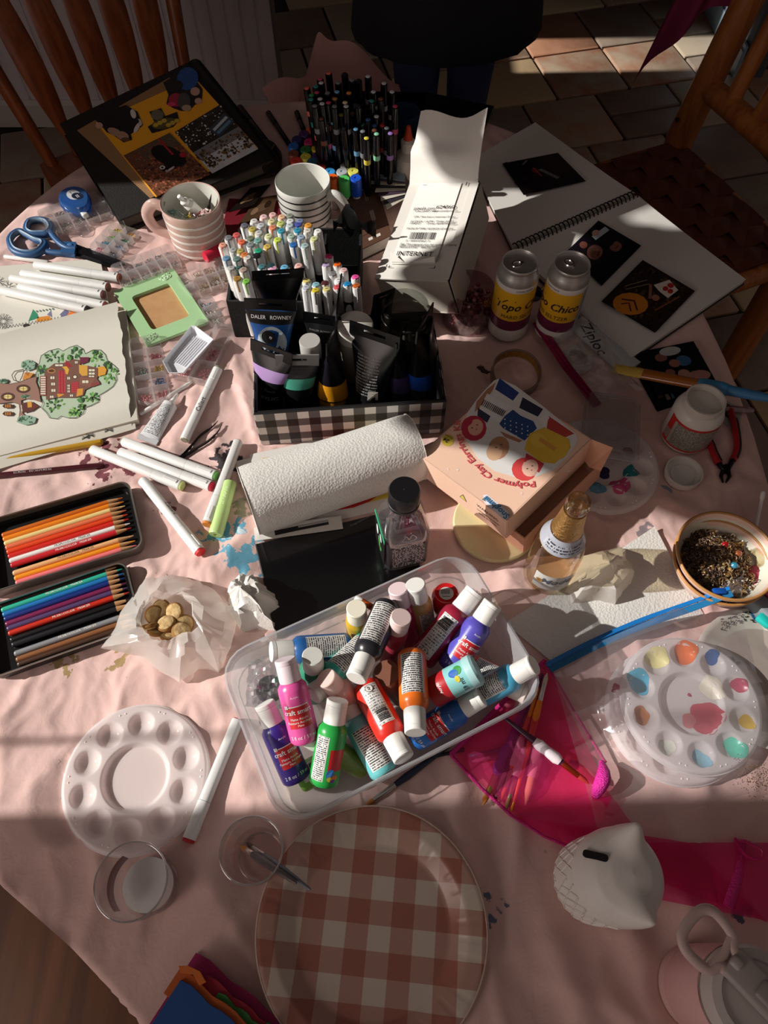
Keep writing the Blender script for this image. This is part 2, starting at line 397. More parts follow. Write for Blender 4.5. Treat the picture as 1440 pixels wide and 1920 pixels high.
# ================================================================== table
TCX, TCY, TA, TB, TE = -0.115, 0.66, 0.705, 0.95, 2.3
def sup(a, k=1.0, dx=0.0):
    c, s = cos(a), sin(a); r = (abs(c / TA) ** TE + abs(s / TB) ** TE) ** (-1 / TE)
    return TCX + (r * k + dx) * c, TCY + (r * k + dx) * s
def rnorm(x, y):
    return (abs((x - TCX) / TA) ** TE + abs((y - TCY) / TB) ** TE) ** (1 / TE)
tbl = thing('dining_table', 'large oval wooden dining table under the pink cloth, bare at one edge', 'table', at(Vector((TCX, TCY, 0))))
lp = [[(sup(2 * pi * i / 96, k)[0] - TCX, sup(2 * pi * i / 96, k)[1] - TCY, z) for i in range(96)] for k, z in ((0.97, T - 0.035), (0.995, T - 0.03), (1.0, T - 0.018), (0.995, T - 0.005), (0.985, T - 0.001))]
WOODT = wood_mat('#5f3517', '#86522a', 9, 0.4, 1)
obj('table_top', loft(lp), WOODT, tbl, 30)
obj('apron', join(box(0.9, 0.02, 0.09, 0, -0.55, T - 0.08), box(0.9, 0.02, 0.09, 0, 0.55, T - 0.08), box(0.02, 1.1, 0.09, -0.45, 0, T - 0.08), box(0.02, 1.1, 0.09, 0.45, 0, T - 0.08)), WOODT, tbl, None)
for sx in (-1, 1):
    for sy in (-1, 1):
        obj('leg', mv(lathe([(0.022, 0), (0.03, 0.05), (0.026, 0.2), (0.036, 0.5), (0.028, 0.6), (0.04, 0.63), (0.04, T - 0.036)], 16), sx * 0.42, sy * 0.52), WOODT, tbl)
# ------------------------------------------------------------------ tablecloth
def fold(x, y):
    """height of the cloth's creases above the table"""
    n = noise.noise
    p = Vector((x * 3.1, y * 3.1, 0.3)); q = Vector((x * 9, y * 9, 4.1))
    wx, wy = x + 0.06 * n(p) + 0.012 * n(q), y + 0.06 * n(p + Vector((9, 2, 1))) + 0.012 * n(q + Vector((3, 1, 2)))
    r1 = 1 - abs(n(Vector((wx * 6.4 + wy * 2.4, wy * 3.2 - wx * 3.0, 1.7)))) * 3.2
    r2 = 1 - abs(n(Vector((wx * 12, wy * 7 + wx * 6, 5.2)))) * 3.0
    r3 = 1 - abs(n(Vector((wx * 30, wy * 22, 8.2)))) * 2.6
    h = 0.0042 * max(r1, 0) ** 1.5 + 0.0030 * max(r2, 0) ** 1.5 + 0.0011 * max(r3, 0) + 0.0022 * n(q)
    a = atan2(y - 0.42, x - 0.10)
    near = min(1.0, max(0.0, (0.26 - y) / 0.16)) * min(1, max(0, (0.22 - x) / 0.2))
    h += near * 0.0125 * (sin(a * 19 + 2.6 * n(p)) * 0.5 + 0.5) ** 1.8
    far = min(1.0, max(0.0, (0.12 - y) / 0.12)) * min(1, max(0, (x - 0.10) / 0.12))
    h += far * 0.0065 * (sin(x * 75 + y * 22 + 2.4 * n(p)) * 0.5 + 0.5) ** 2
    e = min(1, max(0, (-0.15 - x) / 0.10)) * max(0, 1 - abs(y - 0.36) / 0.26)
    h += e * 0.013 * max(0, sin((y * 0.95 - x * 0.5) * 36 + 2.8 * n(p))) ** 1.8
    e2 = min(1, max(0, (-0.12 - x) / 0.06)) * max(0, 1 - abs(y - 0.80) / 0.25)
    h += e2 * 0.005 * max(0, sin((x + y * 0.45) * 66 + 2.6 * n(p))) ** 1.5
    e3 = min(1, max(0, (x - 0.2) / 0.1)) * max(0, 1 - abs(y - 0.62) / 0.3)
    h += e3 * 0.004 * max(0, sin((y * 1.0 + x * 0.7) * 52 + 3 * n(p))) ** 1.5
    return max(min(h * 1.55, 0.018), 0.0)
HEM = [Vector((-0.80, 0.16)), Vector((-0.47, 0.118)), Vector((-0.445, 0.05)), Vector((-0.35, -0.012)), Vector((-0.255, -0.085)), Vector((-0.2, -0.5))]
def hem_y(x):
    for a, b in zip(HEM, HEM[1:]):
        if a.x <= x <= b.x: return a.y + (b.y - a.y) * (x - a.x) / (b.x - a.x)
    return -9
NA, NR = 720, 190
V, FA = [], []
for j in range(NR + 1):
    for i in range(NA):
        a = 2 * pi * i / NA; s = j / NR
        if s <= 0.86:
            k = (s / 0.86); x, y = sup(a, k); z = T + 0.0008 + fold(x, y) * min(1, (1 - k) * 12 + 0.3)
        else:
            d = (s - 0.86) / 0.14 * 0.30; wob = noise.noise(Vector((cos(a) * 4, sin(a) * 4, 2))) * 0.5 + 0.5 * sin(a * 31 + 2 * noise.noise(Vector((cos(a) * 2, sin(a) * 2, 7))))
            out = 0.012 * min(1, d / 0.03) + d * (0.10 + 0.10 * wob); x, y = sup(a, 1.0, out); z = T + 0.0008 - max(0, d - 0.008) * 0.97
        V.append((x, y, z))
for j in range(NR):
    for i in range(NA):
        i2 = (i + 1) % NA
        q = (j * NA + i, j * NA + i2, (j + 1) * NA + i2, (j + 1) * NA + i)
        if j == 0: q = (i, NA + i2, NA + i) if False else q
        cx = sum(V[t][0] for t in q) / 4; cy = sum(V[t][1] for t in q) / 4
        if cx < -0.2 and all(V[t][1] < hem_y(V[t][0]) for t in q): continue
        FA.append(q)
V = [(x, hem_y(x) - 0.0015, T + 0.0035) if (x < -0.2 and y < hem_y(x)) else (x, y, z) for x, y, z in V]
# cloth material with paint stains
m = bpy.data.materials.new('pink_cloth'); m.use_nodes = True; nt = m.node_tree; b = nt.nodes['Principled BSDF']; N = nt.nodes.new; L = nt.links.new
geo = N('ShaderNodeNewGeometry'); pos = geo.outputs['Position']
nz = N('ShaderNodeTexNoise'); nz.inputs['Scale'].default_value = 22; nz.inputs['Detail'].default_value = 6; L(pos, nz.inputs['Vector'])
base = N('ShaderNodeMix'); base.data_type = 'RGBA'; L(nz.outputs['Fac'], base.inputs['Factor'])
base.inputs[6].default_value = (*rgb('#dbb6af'), 1); base.inputs[7].default_value = (*rgb('#e2c0b9'), 1)
cur_out = base.outputs[2]
nf = N('ShaderNodeTexNoise'); nf.inputs['Scale'].default_value = 60; nf.inputs['Detail'].default_value = 5; L(pos, nf.inputs['Vector'])
STAINS = [((425, 1000), 0.026, '#5c9fbe', 0.075), ((450, 1045), 0.026, '#64a6c2', 0.075), ((440, 1010), 0.012, '#b8cdd4', 0.06), ((452, 955), 0.018, '#8f8a70', 0.03), ((425, 860), 0.022, '#2a1f24', 0.05), ((210, 865), 0.030, '#6e2c38', 0.09),
          ((640, 885), 0.01, '#571a22', 0.05), ((930, 1735), 0.008, '#5a6b85', 0.05), ((935, 1690), 0.006, '#5a6b85', 0.04), ((965, 1760), 0.006, '#55657e', 0.03), ((1018, 1600), 0.004, '#201c22', 0.012), ((1380, 1710), 0.012, '#555a68', 0.04),
          ((1080, 1440), 0.006, '#50586a', 0.02), ((970, 745), 0.008, '#3a1f22', 0.03), ((1215, 1000), 0.012, '#8d7f84', 0.06), ((1250, 920), 0.005, '#8892a0', 0.03), ((235, 1225), 0.006, '#a58a5c', 0.09), ((120, 1240), 0.008, '#a58a5c', 0.09), ((310, 950), 0.008, '#7a3a44', 0.07),
          ((910, 700), 0.010, '#3a2226', 0.03)]
for (sp, r, c, am) in STAINS:
    cpt = P(*sp); vm = N('ShaderNodeVectorMath'); vm.operation = 'DISTANCE'; L(pos, vm.inputs[0]); vm.inputs[1].default_value = cpt
    a1 = N('ShaderNodeMath'); a1.operation = 'MULTIPLY_ADD'; L(nf.outputs['Fac'], a1.inputs[0]); a1.inputs[1].default_value = am * 2; L(vm.outputs['Value'], a1.inputs[2])
    lt = N('ShaderNodeMapRange'); lt.inputs['From Min'].default_value = r + am; lt.inputs['From Max'].default_value = r + am - 0.004; L(a1.outputs[0], lt.inputs['Value'])
    mx = N('ShaderNodeMix'); mx.data_type = 'RGBA'; L(lt.outputs[0], mx.inputs['Factor']); L(cur_out, mx.inputs[6]); mx.inputs[7].default_value = (*rgb(c), 1); cur_out = mx.outputs[2]
L(cur_out, b.inputs['Base Color']); b.inputs['Roughness'].default_value = 0.75; b.inputs['Sheen Weight'].default_value = 0.15
n2 = N('ShaderNodeTexNoise'); n2.inputs['Scale'].default_value = 26; n2.inputs['Detail'].default_value = 5; n2.inputs['Distortion'].default_value = 0.4
n4 = N('ShaderNodeTexNoise'); n4.noise_type = 'RIDGED_MULTIFRACTAL'; n4.inputs['Scale'].default_value = 7.0; n4.inputs['Detail'].default_value = 4; n4.inputs['Distortion'].default_value = 0.7; L(pos, n4.inputs['Vector'])
b4 = N('ShaderNodeBump'); b4.inputs['Strength'].default_value = 0.45; b4.inputs['Distance'].default_value = 0.010; L(n4.outputs['Fac'], b4.inputs['Height']); L(pos, n2.inputs['Vector'])
bp = N('ShaderNodeBump'); bp.inputs['Strength'].default_value = 0.5; bp.inputs['Distance'].default_value = 0.004; L(n2.outputs['Fac'], bp.inputs['Height']); L(b4.outputs[0], bp.inputs['Normal']); L(bp.outputs[0], b.inputs['Normal'])
CLOTHM = m
tc_ = obj('tablecloth', (V, FA), CLOTHM, None, 180)
tag(tc_, 'creased pale pink tablecloth with paint stains spread over the table', 'tablecloth')
# corner of pink cloth hanging over something behind the table
def drape(u, v):
    x = -0.33 + 0.46 * u; peak = math.exp(-((u - 0.45) / 0.26) ** 2); z0 = 0.56 + 0.15 * peak + 0.018 * sin(u * 23)
    return (x + 0.03 * sin(v * 5 + u * 9), 1.98 - 0.10 * v - 0.05 * sin(u * 16 + v * 2) * v, z0 - v * (z0 - 0.32))
dr = obj('draped_cloth', grid(40, 24, drape), mat('#c99a95', 0.8, bump=(30, 0.4)), None, 180)
tag(dr, 'pink cloth draped in folds over a seat behind the table', 'cloth')
# ================================================================== slat-back chair, top left
WC = wood_mat('#6b3418', '#8a4a24', 16, 0.35, 2)
def chairA():
    fL = Vector((-0.885, 1.79, 0)); ax = Vector((0.82, 0.57, 0)).normalized(); fwd = Vector((0.57, -0.82, 0)).normalized()
    t = thing('slat_back_chair', 'brown wooden chair with a fan of flat back slats behind the album', 'chair', frame(fL, ax, -fwd))
    # local: x along the back, y backward, z up
    W_ = 0.42
    seat = [[(W_ / 2 + (x - W_ / 2) * k, -0.2 + (y + 0.2) * k, z) for x, y in [(-0.03, 0.05), (W_ + 0.03, 0.05), (W_ + 0.05, -0.2), (W_ + 0.02, -0.4), (W_ / 2, -0.44), (-0.02, -0.4), (-0.05, -0.2)]] for k, z in ((0.93, 0.42), (1.0, 0.43), (1.0, 0.455), (0.96, 0.465))]
    obj('seat', loft(seat), WC, t, 50)
    n = 7
    for i in range(n):
        u = i / (n - 1); x0 = W_ * u; x1 = W_ / 2 + (x0 - W_ / 2) * 1.38
        if i in (0, n - 1):
            g = tubep([(x0, 0.02, 0.455), (x0 + (x1 - x0) * 0.45, 0.07, 0.72), (x1, 0.15, 1.06)], [0.016, 0.019, 0.014], 12); nm = 'back_post'
        else:
            lo = []
            for s in range(13):
                q = s / 12; wv = 0.008 + 0.025 * sin(pi * min(1, max(0, (q - 0.08) / 0.92)) ** 0.8) ** 1.2; tv = 0.007
                c = (x0 + (x1 - x0) * q, 0.02 + 0.13 * q - 0.03 * sin(pi * q), 0.455 + 0.58 * q)
                lo.append([(c[0] + wv * cos(2 * pi * k / 10), c[1] + tv * sin(2 * pi * k / 10), c[2]) for k in range(10)])
            g = loft(lo); nm = 'slat'
        obj(nm, g, WC, t, 50)
    obj('top_rail', tubep(spin([(W_ / 2 - 0.31, 0.16, 1.04), (W_ / 2, 0.12, 1.07), (W_ / 2 + 0.31, 0.16, 1.04)], 6), 0.03, 10, flat=0.4), WC, t, 50)
    for x, y in ((0.03, 0), (W_ - 0.03, 0), (0.02, -0.36), (W_ - 0.02, -0.36)):
        obj('leg', tubep([(x, y, 0.43), (x + (x - W_ / 2) * 0.15, y + (y + 0.18) * 0.2, 0.2), (x + (x - W_ / 2) * 0.25, y + (y + 0.18) * 0.35, 0)], [0.017, 0.02, 0.012], 10), WC, t, 50)
chairA()
# ================================================================== log chair, right
WL = wood_mat('#8f5024', '#b87338', 11, 0.4, 2); WLs = mat('#5a2e1c', 0.5, bump=(60, 0.3), var=(20, '#6e3a22'))
def chairB():
    A = Vector((0.83, 1.93, 0)); ax = Vector((0.40, -0.917, 0)).normalized(); back = Vector((0.917, 0.40, 0)).normalized()
    t = thing('log_chair', 'rustic peeled-log chair with a woven leather seat at the far right', 'chair', frame(A, ax, back))
    W_, D_, R_ = 0.50, 0.46, 0.036
    for x in (0, W_):
        p = obj('back_post', tubep([(x, 0.0, 0), (x, 0.0, 0.46), (x, 0.045, 0.75), (x, 0.10, 1.12)], [0.038, 0.039, 0.037, 0.034], 14), WL, t, 50)
        obj('peg', tubep([(x - 0.0, -0.034, 0.52), (x, -0.0395, 0.52)], 0.006, 8), mat('#2c150a', 0.7), p)
        obj('leg', tubep([(x, -D_, 0), (x, -D_, 0.47)], [0.036, 0.037], 14), WL, t, 50)
    def rail(z, y, r): return tubep([(0.0, y, z), (W_, y, z)], r, 12)
    obj('back_rail', rail(0.60, 0.02, 0.030), WL, t, 50); obj('back_rail', rail(0.98, 0.08, 0.034), WL, t, 50)
    for i in range(4):
        x = W_ * (i + 1) / 5; s = obj('spindle', tubep([(x, 0.022, 0.61), (x, 0.078, 0.97)], 0.021, 12), WL, t, 50)
    for y in (-D_, 0): obj('seat_rail', rail(0.42, y, 0.027), WL, t, 50)
    for x in (0, W_): obj('seat_rail', tubep([(x, -D_, 0.42), (x, 0, 0.42)], 0.027, 12), WL, t, 50)
    for z in (0.15, 0.24): obj('stretcher', rail(z, -D_, 0.018), WL, t, 50)
    obj('gap_backing', box(W_, D_, .012, W_ / 2, -D_ / 2, .438), mat('#2a150d', .8), t, None)  # dark panel added so no light shows between the straps
    # woven seat: broad leather straps both ways, over and under
    n = 8; sw = W_ / n; sd = D_ / n
    for k in range(n):
        obj('strap', grid(64, 1, lambda u, v, k=k: (0.0 + W_ * u, -D_ + sd * (k + 0.02 + 0.96 * v), 0.451 + 0.004 * sin(pi * (u * n + k) + pi / 2))), WLs, t, 60)
        obj('strap', grid(1, 64, lambda u, v, k=k: (sw * (k + 0.02 + 0.96 * u), -D_ + D_ * v, 0.451 - 0.004 * sin(pi * (v * n + k) + pi / 2))), WLs, t, 60)
chairB()
def gar(u, v):
    a = F(1330, -30, 1.02); b = F(1275, 150, 0.66)
    x = 0.725 + 0.19 * u - 0.05 * v * (1 - u) + 0.10 * (1 - v); y = 2.02 - 0.05 * u + 0.02 * sin(u * 14) + 0.05 * (1 - v)
    return (x, y, 1.16 - v * (0.44 + 0.20 * (1 - u) ** 3 - 0.08 * u))
gm = obj('magenta_garment', grid(24, 24, gar), mat('#7a1746', 0.8), None, 180)
tag(gm, 'magenta garment hanging over the back post of the log chair', 'garment')
# ================================================================== person standing behind the table
def person():
    t = thing('person', 'person in a long dark coat and blue jeans standing behind the table', 'person', at(Vector((0.16, 2.03, 0)), radians(4)))
    me = bpy.data.meshes.new('body')
    J = [(0,0,0.96),(0,0.01,1.15),(0,0.01,1.36),(0,0,1.46),(0,-0.02,1.58),(0,-0.02,1.68),
         (0.08,0,0.9),(0.07,-0.01,0.5),(0.07,0.02,0.09),(0.075,-0.12,0.035),
         (-0.08,0,0.9),(-0.07,-0.01,0.5),(-0.07,0.02,0.09),(-0.075,-0.12,0.035),
         (0.19,0.01,1.38),(0.27,0.06,1.14),(0.16,-0.14,1.12),(-0.19,0.01,1.38),(-0.27,0.06,1.14),(-0.16,-0.14,1.12),
         (0.10,-0.19,1.11),(-0.10,-0.19,1.11)]
    E = [(0,1),(1,2),(2,3),(3,4),(4,5),(0,6),(6,7),(7,8),(8,9),(0,10),(10,11),(11,12),(12,13),(2,14),(14,15),(15,16),(2,17),(17,18),(18,19),(16,20),(19,21)]
    Rr = [.15,.13,.14,.055,.085,.075,.095,.06,.045,.035,.095,.06,.045,.035,.055,.042,.03,.055,.042,.03,.03,.03]
    # five fingers on each hand
    for hi, sx in ((20, 1), (21, -1)):
        hx, hy, hz = J[hi]
        for k, (ox, oy, L_) in enumerate([(-0.032, -0.012, 0.05), (-0.018, -0.022, 0.075), (-0.004, -0.022, 0.082), (0.010, -0.018, 0.075), (0.023, -0.010, 0.06)]):
            i0 = len(J); J += [(hx + sx * ox * -1, hy + oy, hz - 0.03), (hx + sx * ox * -1.1, hy + oy - 0.01, hz - 0.03 - L_ * .55), (hx + sx * ox * -1.1, hy + oy - 0.004, hz - 0.03 - L_)]
            E += [(hi, i0), (i0, i0 + 1), (i0 + 1, i0 + 2)]; Rr += [.010, .009, .008]
    me.from_pydata(J, E, []); o = bpy.data.objects.new('body', me); COL.objects.link(o); o.parent = t
    md = o.modifiers.new('skin', 'SKIN'); md.use_smooth_shade = True
    for i, q in enumerate(me.skin_vertices[0].data):
        q.radius = (Rr[i], Rr[i] * (0.75 if i < 3 else 1)); q.use_root = (i == 0)
    s = o.modifiers.new('sub', 'SUBSURF'); s.levels = 2; s.render_levels = 2
    me.materials.append(mat('#26355c', 0.85, bump=(200, 0.3)))
    o['label'] = 'dark blue jeans'
    # coat, hem at mid thigh
    lo = []
    for z, rx, ry, dy in ((0.685, .235, .165, 0), (0.715, .245, .175, 0), (0.8, .235, .17, 0), (0.95, .215, .16, 0), (1.12, .185, .14, .01), (1.3, .205, .135, .01), (1.4, .17, .10, .01), (1.46, .08, .07, 0)):
        lo.append([(rx * cos(2 * pi * k / 40) * (1 + 0.03 * sin(k * 2.2) * (1.4 - z)), ry * sin(2 * pi * k / 40) * (1 + 0.03 * sin(k * 2.2) * (1.4 - z)) + dy, z) for k in range(40)])
    obj('coat', loft(lo), mat('#0c0e15', 0.9, bump=(120, 0.4)), t, 60)
    for sx in (1, -1):
        obj('sleeve', tubep([(sx * .16, 0.01, 1.40), (sx * .215, 0.01, 1.33), (sx * .272, 0.06, 1.14), (sx * .165, -0.135, 1.12)], [.07, .07, .058, .046], 14), mat('#0c0e15', 0.9, bump=(120, 0.4)), t, 60)
    obj('hair', mv(lathe([(0.0, 0.10), (0.06, 0.09), (0.095, 0.03), (0.10, -0.06), (0.085, -0.12)], 20), 0, 0.0, 1.70), mat('#1a120d', 0.7), t, 60)
    obj('face', mv(lathe([(0.001, -0.12), (0.05, -0.10), (0.072, -0.03), (0.075, 0.03), (0.05, 0.09)], 20), 0, -0.035, 1.65), mat('#b98a72', 0.6), t, 60)
person()
# ================================================================== upper part of the table
# ---- photo album with scrapbook pages
def quad_thing(name, label, cat, corners, th, m, group=None):
    """thin sheet / board with the given 4 world corners (top surface), thickness th; returns (empty, frame inverse)"""
    o = sum(corners, Vector()) / 4; M = frame(o, corners[1] - corners[0], corners[3] - corners[0]); I = M.inverted()
    t = thing(name, label, cat, M, group); L = [I @ c for c in corners]
    return t, L
def slab(L, z0, z1): return prism([(p.x, p.y) for p in L], z0, z1)
def inset(L, k): 
    c = sum(L, Vector()) / len(L); return [c + (p - c) * k for p in L]
BLK = mat('#16130f', 0.6, bump=(300, 0.3))
def bil(L):   # unit square -> quad in local coordinates
    return lambda u, v, z=0: tuple((L[0] * (1 - u) * (1 - v) + L[1] * u * (1 - v) + L[2] * u * v + L[3] * (1 - u) * v) + Vector((0, 0, z)))
alb = [P(225, 412, .035), P(512, 300, .06), P(362, 112, .10), P(112, 232, .07)]
al_t, AL = quad_thing('photo_album', 'black photo album lying open with a mustard scrapbook page on top', 'album', alb, .03, BLK)
obj('cover', slab(AL, -.004, 0), BLK, al_t, None)
obj('page_block', slab(inset(AL, .965), -.028, -.004), mat('#4b4239', .8), al_t, None)
obj('back_cover', slab(inset(AL, 1.01), -.034, -.028), BLK, al_t, None)
obj('spine', tubep([AL[1] * 0.98 + Vector((0, 0, -.016)), AL[2] * 0.98 + Vector((0, 0, -.016))], .02, 12), mat('#0d0c0c', .4), al_t)
iAL = al_t.matrix_world.inverted()
def onplane(px, py, M, z=0.0):
    """pixel ray -> local xy on the plane z of frame M"""
    I = M.inverted(); c = I @ Vector((0, 0, CAM_Z)); d = (I.to_3x3() @ (P(px, py) - Vector((0, 0, CAM_Z)))); t = (z - c.z) / d.z; q = c + d * t
    return Vector((q.x, q.y, 0))
def sheet_on(base_M, pxs, z, th, m, name, label, cat, group=None):
    L = [onplane(x, y, base_M, z) for x, y in pxs]; o = sum(L, Vector()) / 4 + Vector((0, 0, z))
    M = base_M @ frame(o, L[1] - L[0], L[3] - L[0]); t = thing(name, label, cat, M, group); I = (base_M.inverted() @ M).inverted()
    Q = [I @ (p + Vector((0, 0, z))) for p in L]; obj('card', slab(Q, 0, th), m, t, None); return t, Q
MA = al_t.matrix_world.copy()
kp, _ = sheet_on(MA, [(282, 372), (470, 288), (318, 146), (145, 245)], .0008, .0008, mat('#96714c', .8, bump=(200, .2)), 'kraft_page', 'tan kraft paper page under the mustard page in the album', 'paper')
yp, YQ = sheet_on(MA, [(292, 370), (484, 278), (365, 146), (180, 230)], .0018, .0008, mat('#f5ab22', .6), 'mustard_page', 'mustard yellow scrapbook page glued with cut-out photos', 'paper')
def photo_pic(M0, pxs, z, shapes, name, label, group=None, th=.0006, cat='photo', base='#15120f', rough=.25):
    t, Q = sheet_on(M0, pxs, z, th, mat(base, rough), name, label, cat, group)
    f = bil(Q); decal('picture', shapes, t, lambda x, y, zz: f(x, y, zz), z=th + .0001, rough=rough); return t
def leaves(n, cols, seed, x0=0, x1=1, y0=0, y1=1, r=.02):
    rr = random.Random(seed); return [(ell(rr.uniform(x0, x1), rr.uniform(y0, y1), r * rr.uniform(.5, 1.2), r * rr.uniform(.3, .8), rr.uniform(0, 3), 5), rr.choice(cols)) for _ in range(n)]
full = rect(0, 0, 1, 1)
photo_pic(MA, [(294, 368), (395, 328), (318, 250), (232, 292)], .0030,
    [(full, '#6b4432')] + leaves(420, ['#8a4a34', '#5a3326', '#a05c40', '#3d2219', '#77503c', '#b06a4c'], 5, 0.01, .99, 0.01, .72, .03) + [(rect(0.3, .72, 1, 1), '#5a4c3c')] + leaves(90, ['#9b3a2a', '#5a4636', '#7a6a54'], 6, .05, .95, .7, .98, .025)
    + [(ell(.66, .62, .2, .3, .5), '#100d0d'), (ell(.48, .42, .1, .08, .3), '#15100f'), (ell(.42, .46, .05, .04), '#d9d2cc'), (ell(.42, .46, .02, .02), '#120e0e'), (ell(.52, .37, .09, .018, .2), '#cfc8c2'), (ell(.44, .36, .03, .03), '#a89c94'), (line([(.75, .98), (.74, .6)], .04), '#b0202c'), (ell(.88, .52, .06, .05), '#b0202c')],
    'photo_print', 'album photo of a black and white dog lying in brown leaves')
photo_pic(MA, [(398, 326), (484, 280), (412, 197), (328, 248)], .0030,
    [(full, '#7d7a80'), (rect(0, .5, 1, 1), '#24231f')] + leaves(200, ['#e0dad2', '#4a443c', '#171512'], 8, 0, 1, .55, .98, .02) + [(rect(.0, 0, 1, .32), '#c9cbd0')] + leaves(160, ['#463826', '#6b5a38', '#2d261a', '#7a5a30'], 9, 0, 1, .1, .45, .035)
    + [(line([(.55, .62), (.98, .72)], .22), '#3a4250'), (line([(.58, .66), (.95, .75)], .05), '#b8c4cc'), (line([(.6, .58), (.95, .66)], .05), '#5b87a0'), (ell(.22, .56, .09, .06), '#14100e'), (ell(.27, .54, .03, .02), '#d8d4d0'), (rect(.3, .0, .62, .1), '#d5d7da')],
    'photo_print', 'album photo of a blue car under bare autumn trees')
def cutout(pxs_poly, shapes, label, ctr):
    L = [onplane(x, y, MA, .0030) for x, y in pxs_poly]; t = thing('photo_cutout', label, 'photo', MA @ Matrix.Translation(Vector((0, 0, .0030))), 'photo cut-outs on the mustard page')
    obj('card', prism([(p.x, p.y) for p in L], 0, .0005), mat('#14110f', .3), t, None)
    sh = [([(lambda q: (q.x, q.y))(onplane(x, y, MA, .0030)) for x, y in poly], c) for poly, c in shapes]
    decal('picture', sh, t, z=.0007, rough=.3)
def E(x, y, rx, ry=None, rot=0): return ell(x, y, rx, ry, rot)
cutout([(176, 222), (235, 197), (258, 210), (268, 235), (245, 252), (248, 262), (232, 267), (215, 255), (200, 248), (192, 238)],
       [(E(225, 222, 40, 20, .3), '#0d0b0c'), (E(250, 214, 5, 9, -.3), '#d8d2cc'), (E(257, 240, 4, 11, .5), '#d8d2cc'), (E(250, 229, 6, 4), '#15100f'), (E(262, 230, 4, 7, -.4), '#c9c3bd'), (E(258, 228, 3, 4), '#120e0e'), (E(230, 255, 12, 8, .3), '#b58a74'), (E(215, 248, 14, 7, .4), '#b08a78'), (E(235, 262, 8, 4), '#6e4a30'), (E(186, 236, 7, 6), '#c79a88')], 'cut-out photo of a person hugging a dark dog on the mustard page', 0)
cutout([(306, 155), (350, 128), (366, 148), (380, 168), (378, 192), (366, 196), (355, 208), (340, 208), (325, 203), (312, 195), (316, 178)],
       [(E(352, 148, 20, 22, .3), '#1d4c8f'), (E(328, 160, 16, 10), '#181418'), (E(330, 188, 14, 13), '#a82440'), (E(322, 196, 8, 4), '#d8386a'), (E(345, 190, 12, 16), '#4a4648'), (E(366, 172, 9, 8), '#c49a86'), (E(372, 190, 7, 6), '#caa08c'), (E(350, 203, 9, 6), '#b39a7a')], 'cut-out photo of a group of people in blue and red', 0)
cutout([(280, 210), (302, 203), (310, 218), (332, 210), (336, 226), (325, 238), (300, 246), (285, 250), (277, 238), (290, 230)],
       [(E(295, 216, 12, 10), '#6e6a58'), (E(308, 232, 24, 10, -.2), '#5c5226')] + [(E(292 + 8 * k, 235 - (k % 3) * 4, 5, 4), '#c8a93a') for k in range(6)], 'cut-out photo of yellow flowers in a basket on the mustard page', 0)
# ---- loose dark photos and a red card behind the mugs
rc = [P(375, 395, .004), P(520, 440, .004), P(640, 330, .004), P(560, 300, .004)]
t, Q = quad_thing('red_card', 'dark red card lying under loose photos between the two mugs', 'card', [P(405, 470, .004), P(560, 480, .004), P(600, 380, .004), P(430, 372, .004)], .002, None)
obj('card', slab(Q, -.003, 0), mat('#6e1220', .5), t, None)
for i, (cs, lb) in enumerate([([(428, 398), (475, 385), (508, 345), (470, 352)], 'dark glossy photo leaning by the striped white mug'), ([(448, 420), (512, 402), (520, 365), (480, 372)], 'brown-toned photo lying under the glossy one between the mugs')]):
    t, Q = quad_thing('photo_print', lb, 'photo', [P(*c, .012 - .004 * i) for c in cs], .001, None)
    obj('card', slab(Q, -.001, 0), mat(['#1b1512', '#4a3626'][i], .2), t, None)
    f = bil(Q); decal('picture', [(ell(.5, .5, .3, .2), '#5c4636'), (ell(.3, .4, .12, .15), '#80654c'), (ell(.7, .6, .12, .18), '#2a1d16')], t, lambda x, y, z: f(x, y, z), rough=.2)
# black camera strap bag / roll at album corner
bk = thing('black_pouch', 'rounded black pouch with gold trim at the end of the album', 'pouch', at(P(492, 318, 0), radians(35)))
obj('body', lathe([(.03, 0), (.042, .008), (.044, .03), (.036, .045), (.01, .05)], 24), mat('#0a0a0b', .35), bk)
obj('gold_trim', mv(tubep([(-.03, -.01, 0), (0, -.035, 0), (.03, -.01, 0)], .0015, 6), 0, 0, .049), mat('#a8803c', .35, metal=.8), bk)
# ---- pens lying behind
def pen(label, a, b, r=.0055, c='#0c0c0e', h=.008, name='black_pen', cat='pen'):
    A, B = P(*a, h), P(*b, h); L_ = (B - A).length; t = thing(name, label, cat, along(A, B))
    obj('barrel', lathe([(r * .8, 0), (r, .002), (r, L_ * .62), (r * .9, L_ * .63)], 14), mat(c, .25), t)
    obj('cap', lathe([(r * 1.08, L_ * .63), (r * 1.1, L_ * .97), (r * .7, L_)], 14), mat(c, .2), t)
    obj('clip', mv(box(.002, .003, L_ * .28), 0, r * 1.2, L_ * .8), mat('#3a3a3e', .2, metal=.9), t, None)
pen('black pen lying alone on the bare far edge of the cloth', (545, 275), (502, 210)); pen('short black pen just left of the tall marker rack', (572, 250), (556, 210)); pen('black brush pen beside the album corner', (506, 275), (448, 200), .007, '#191410', .02)
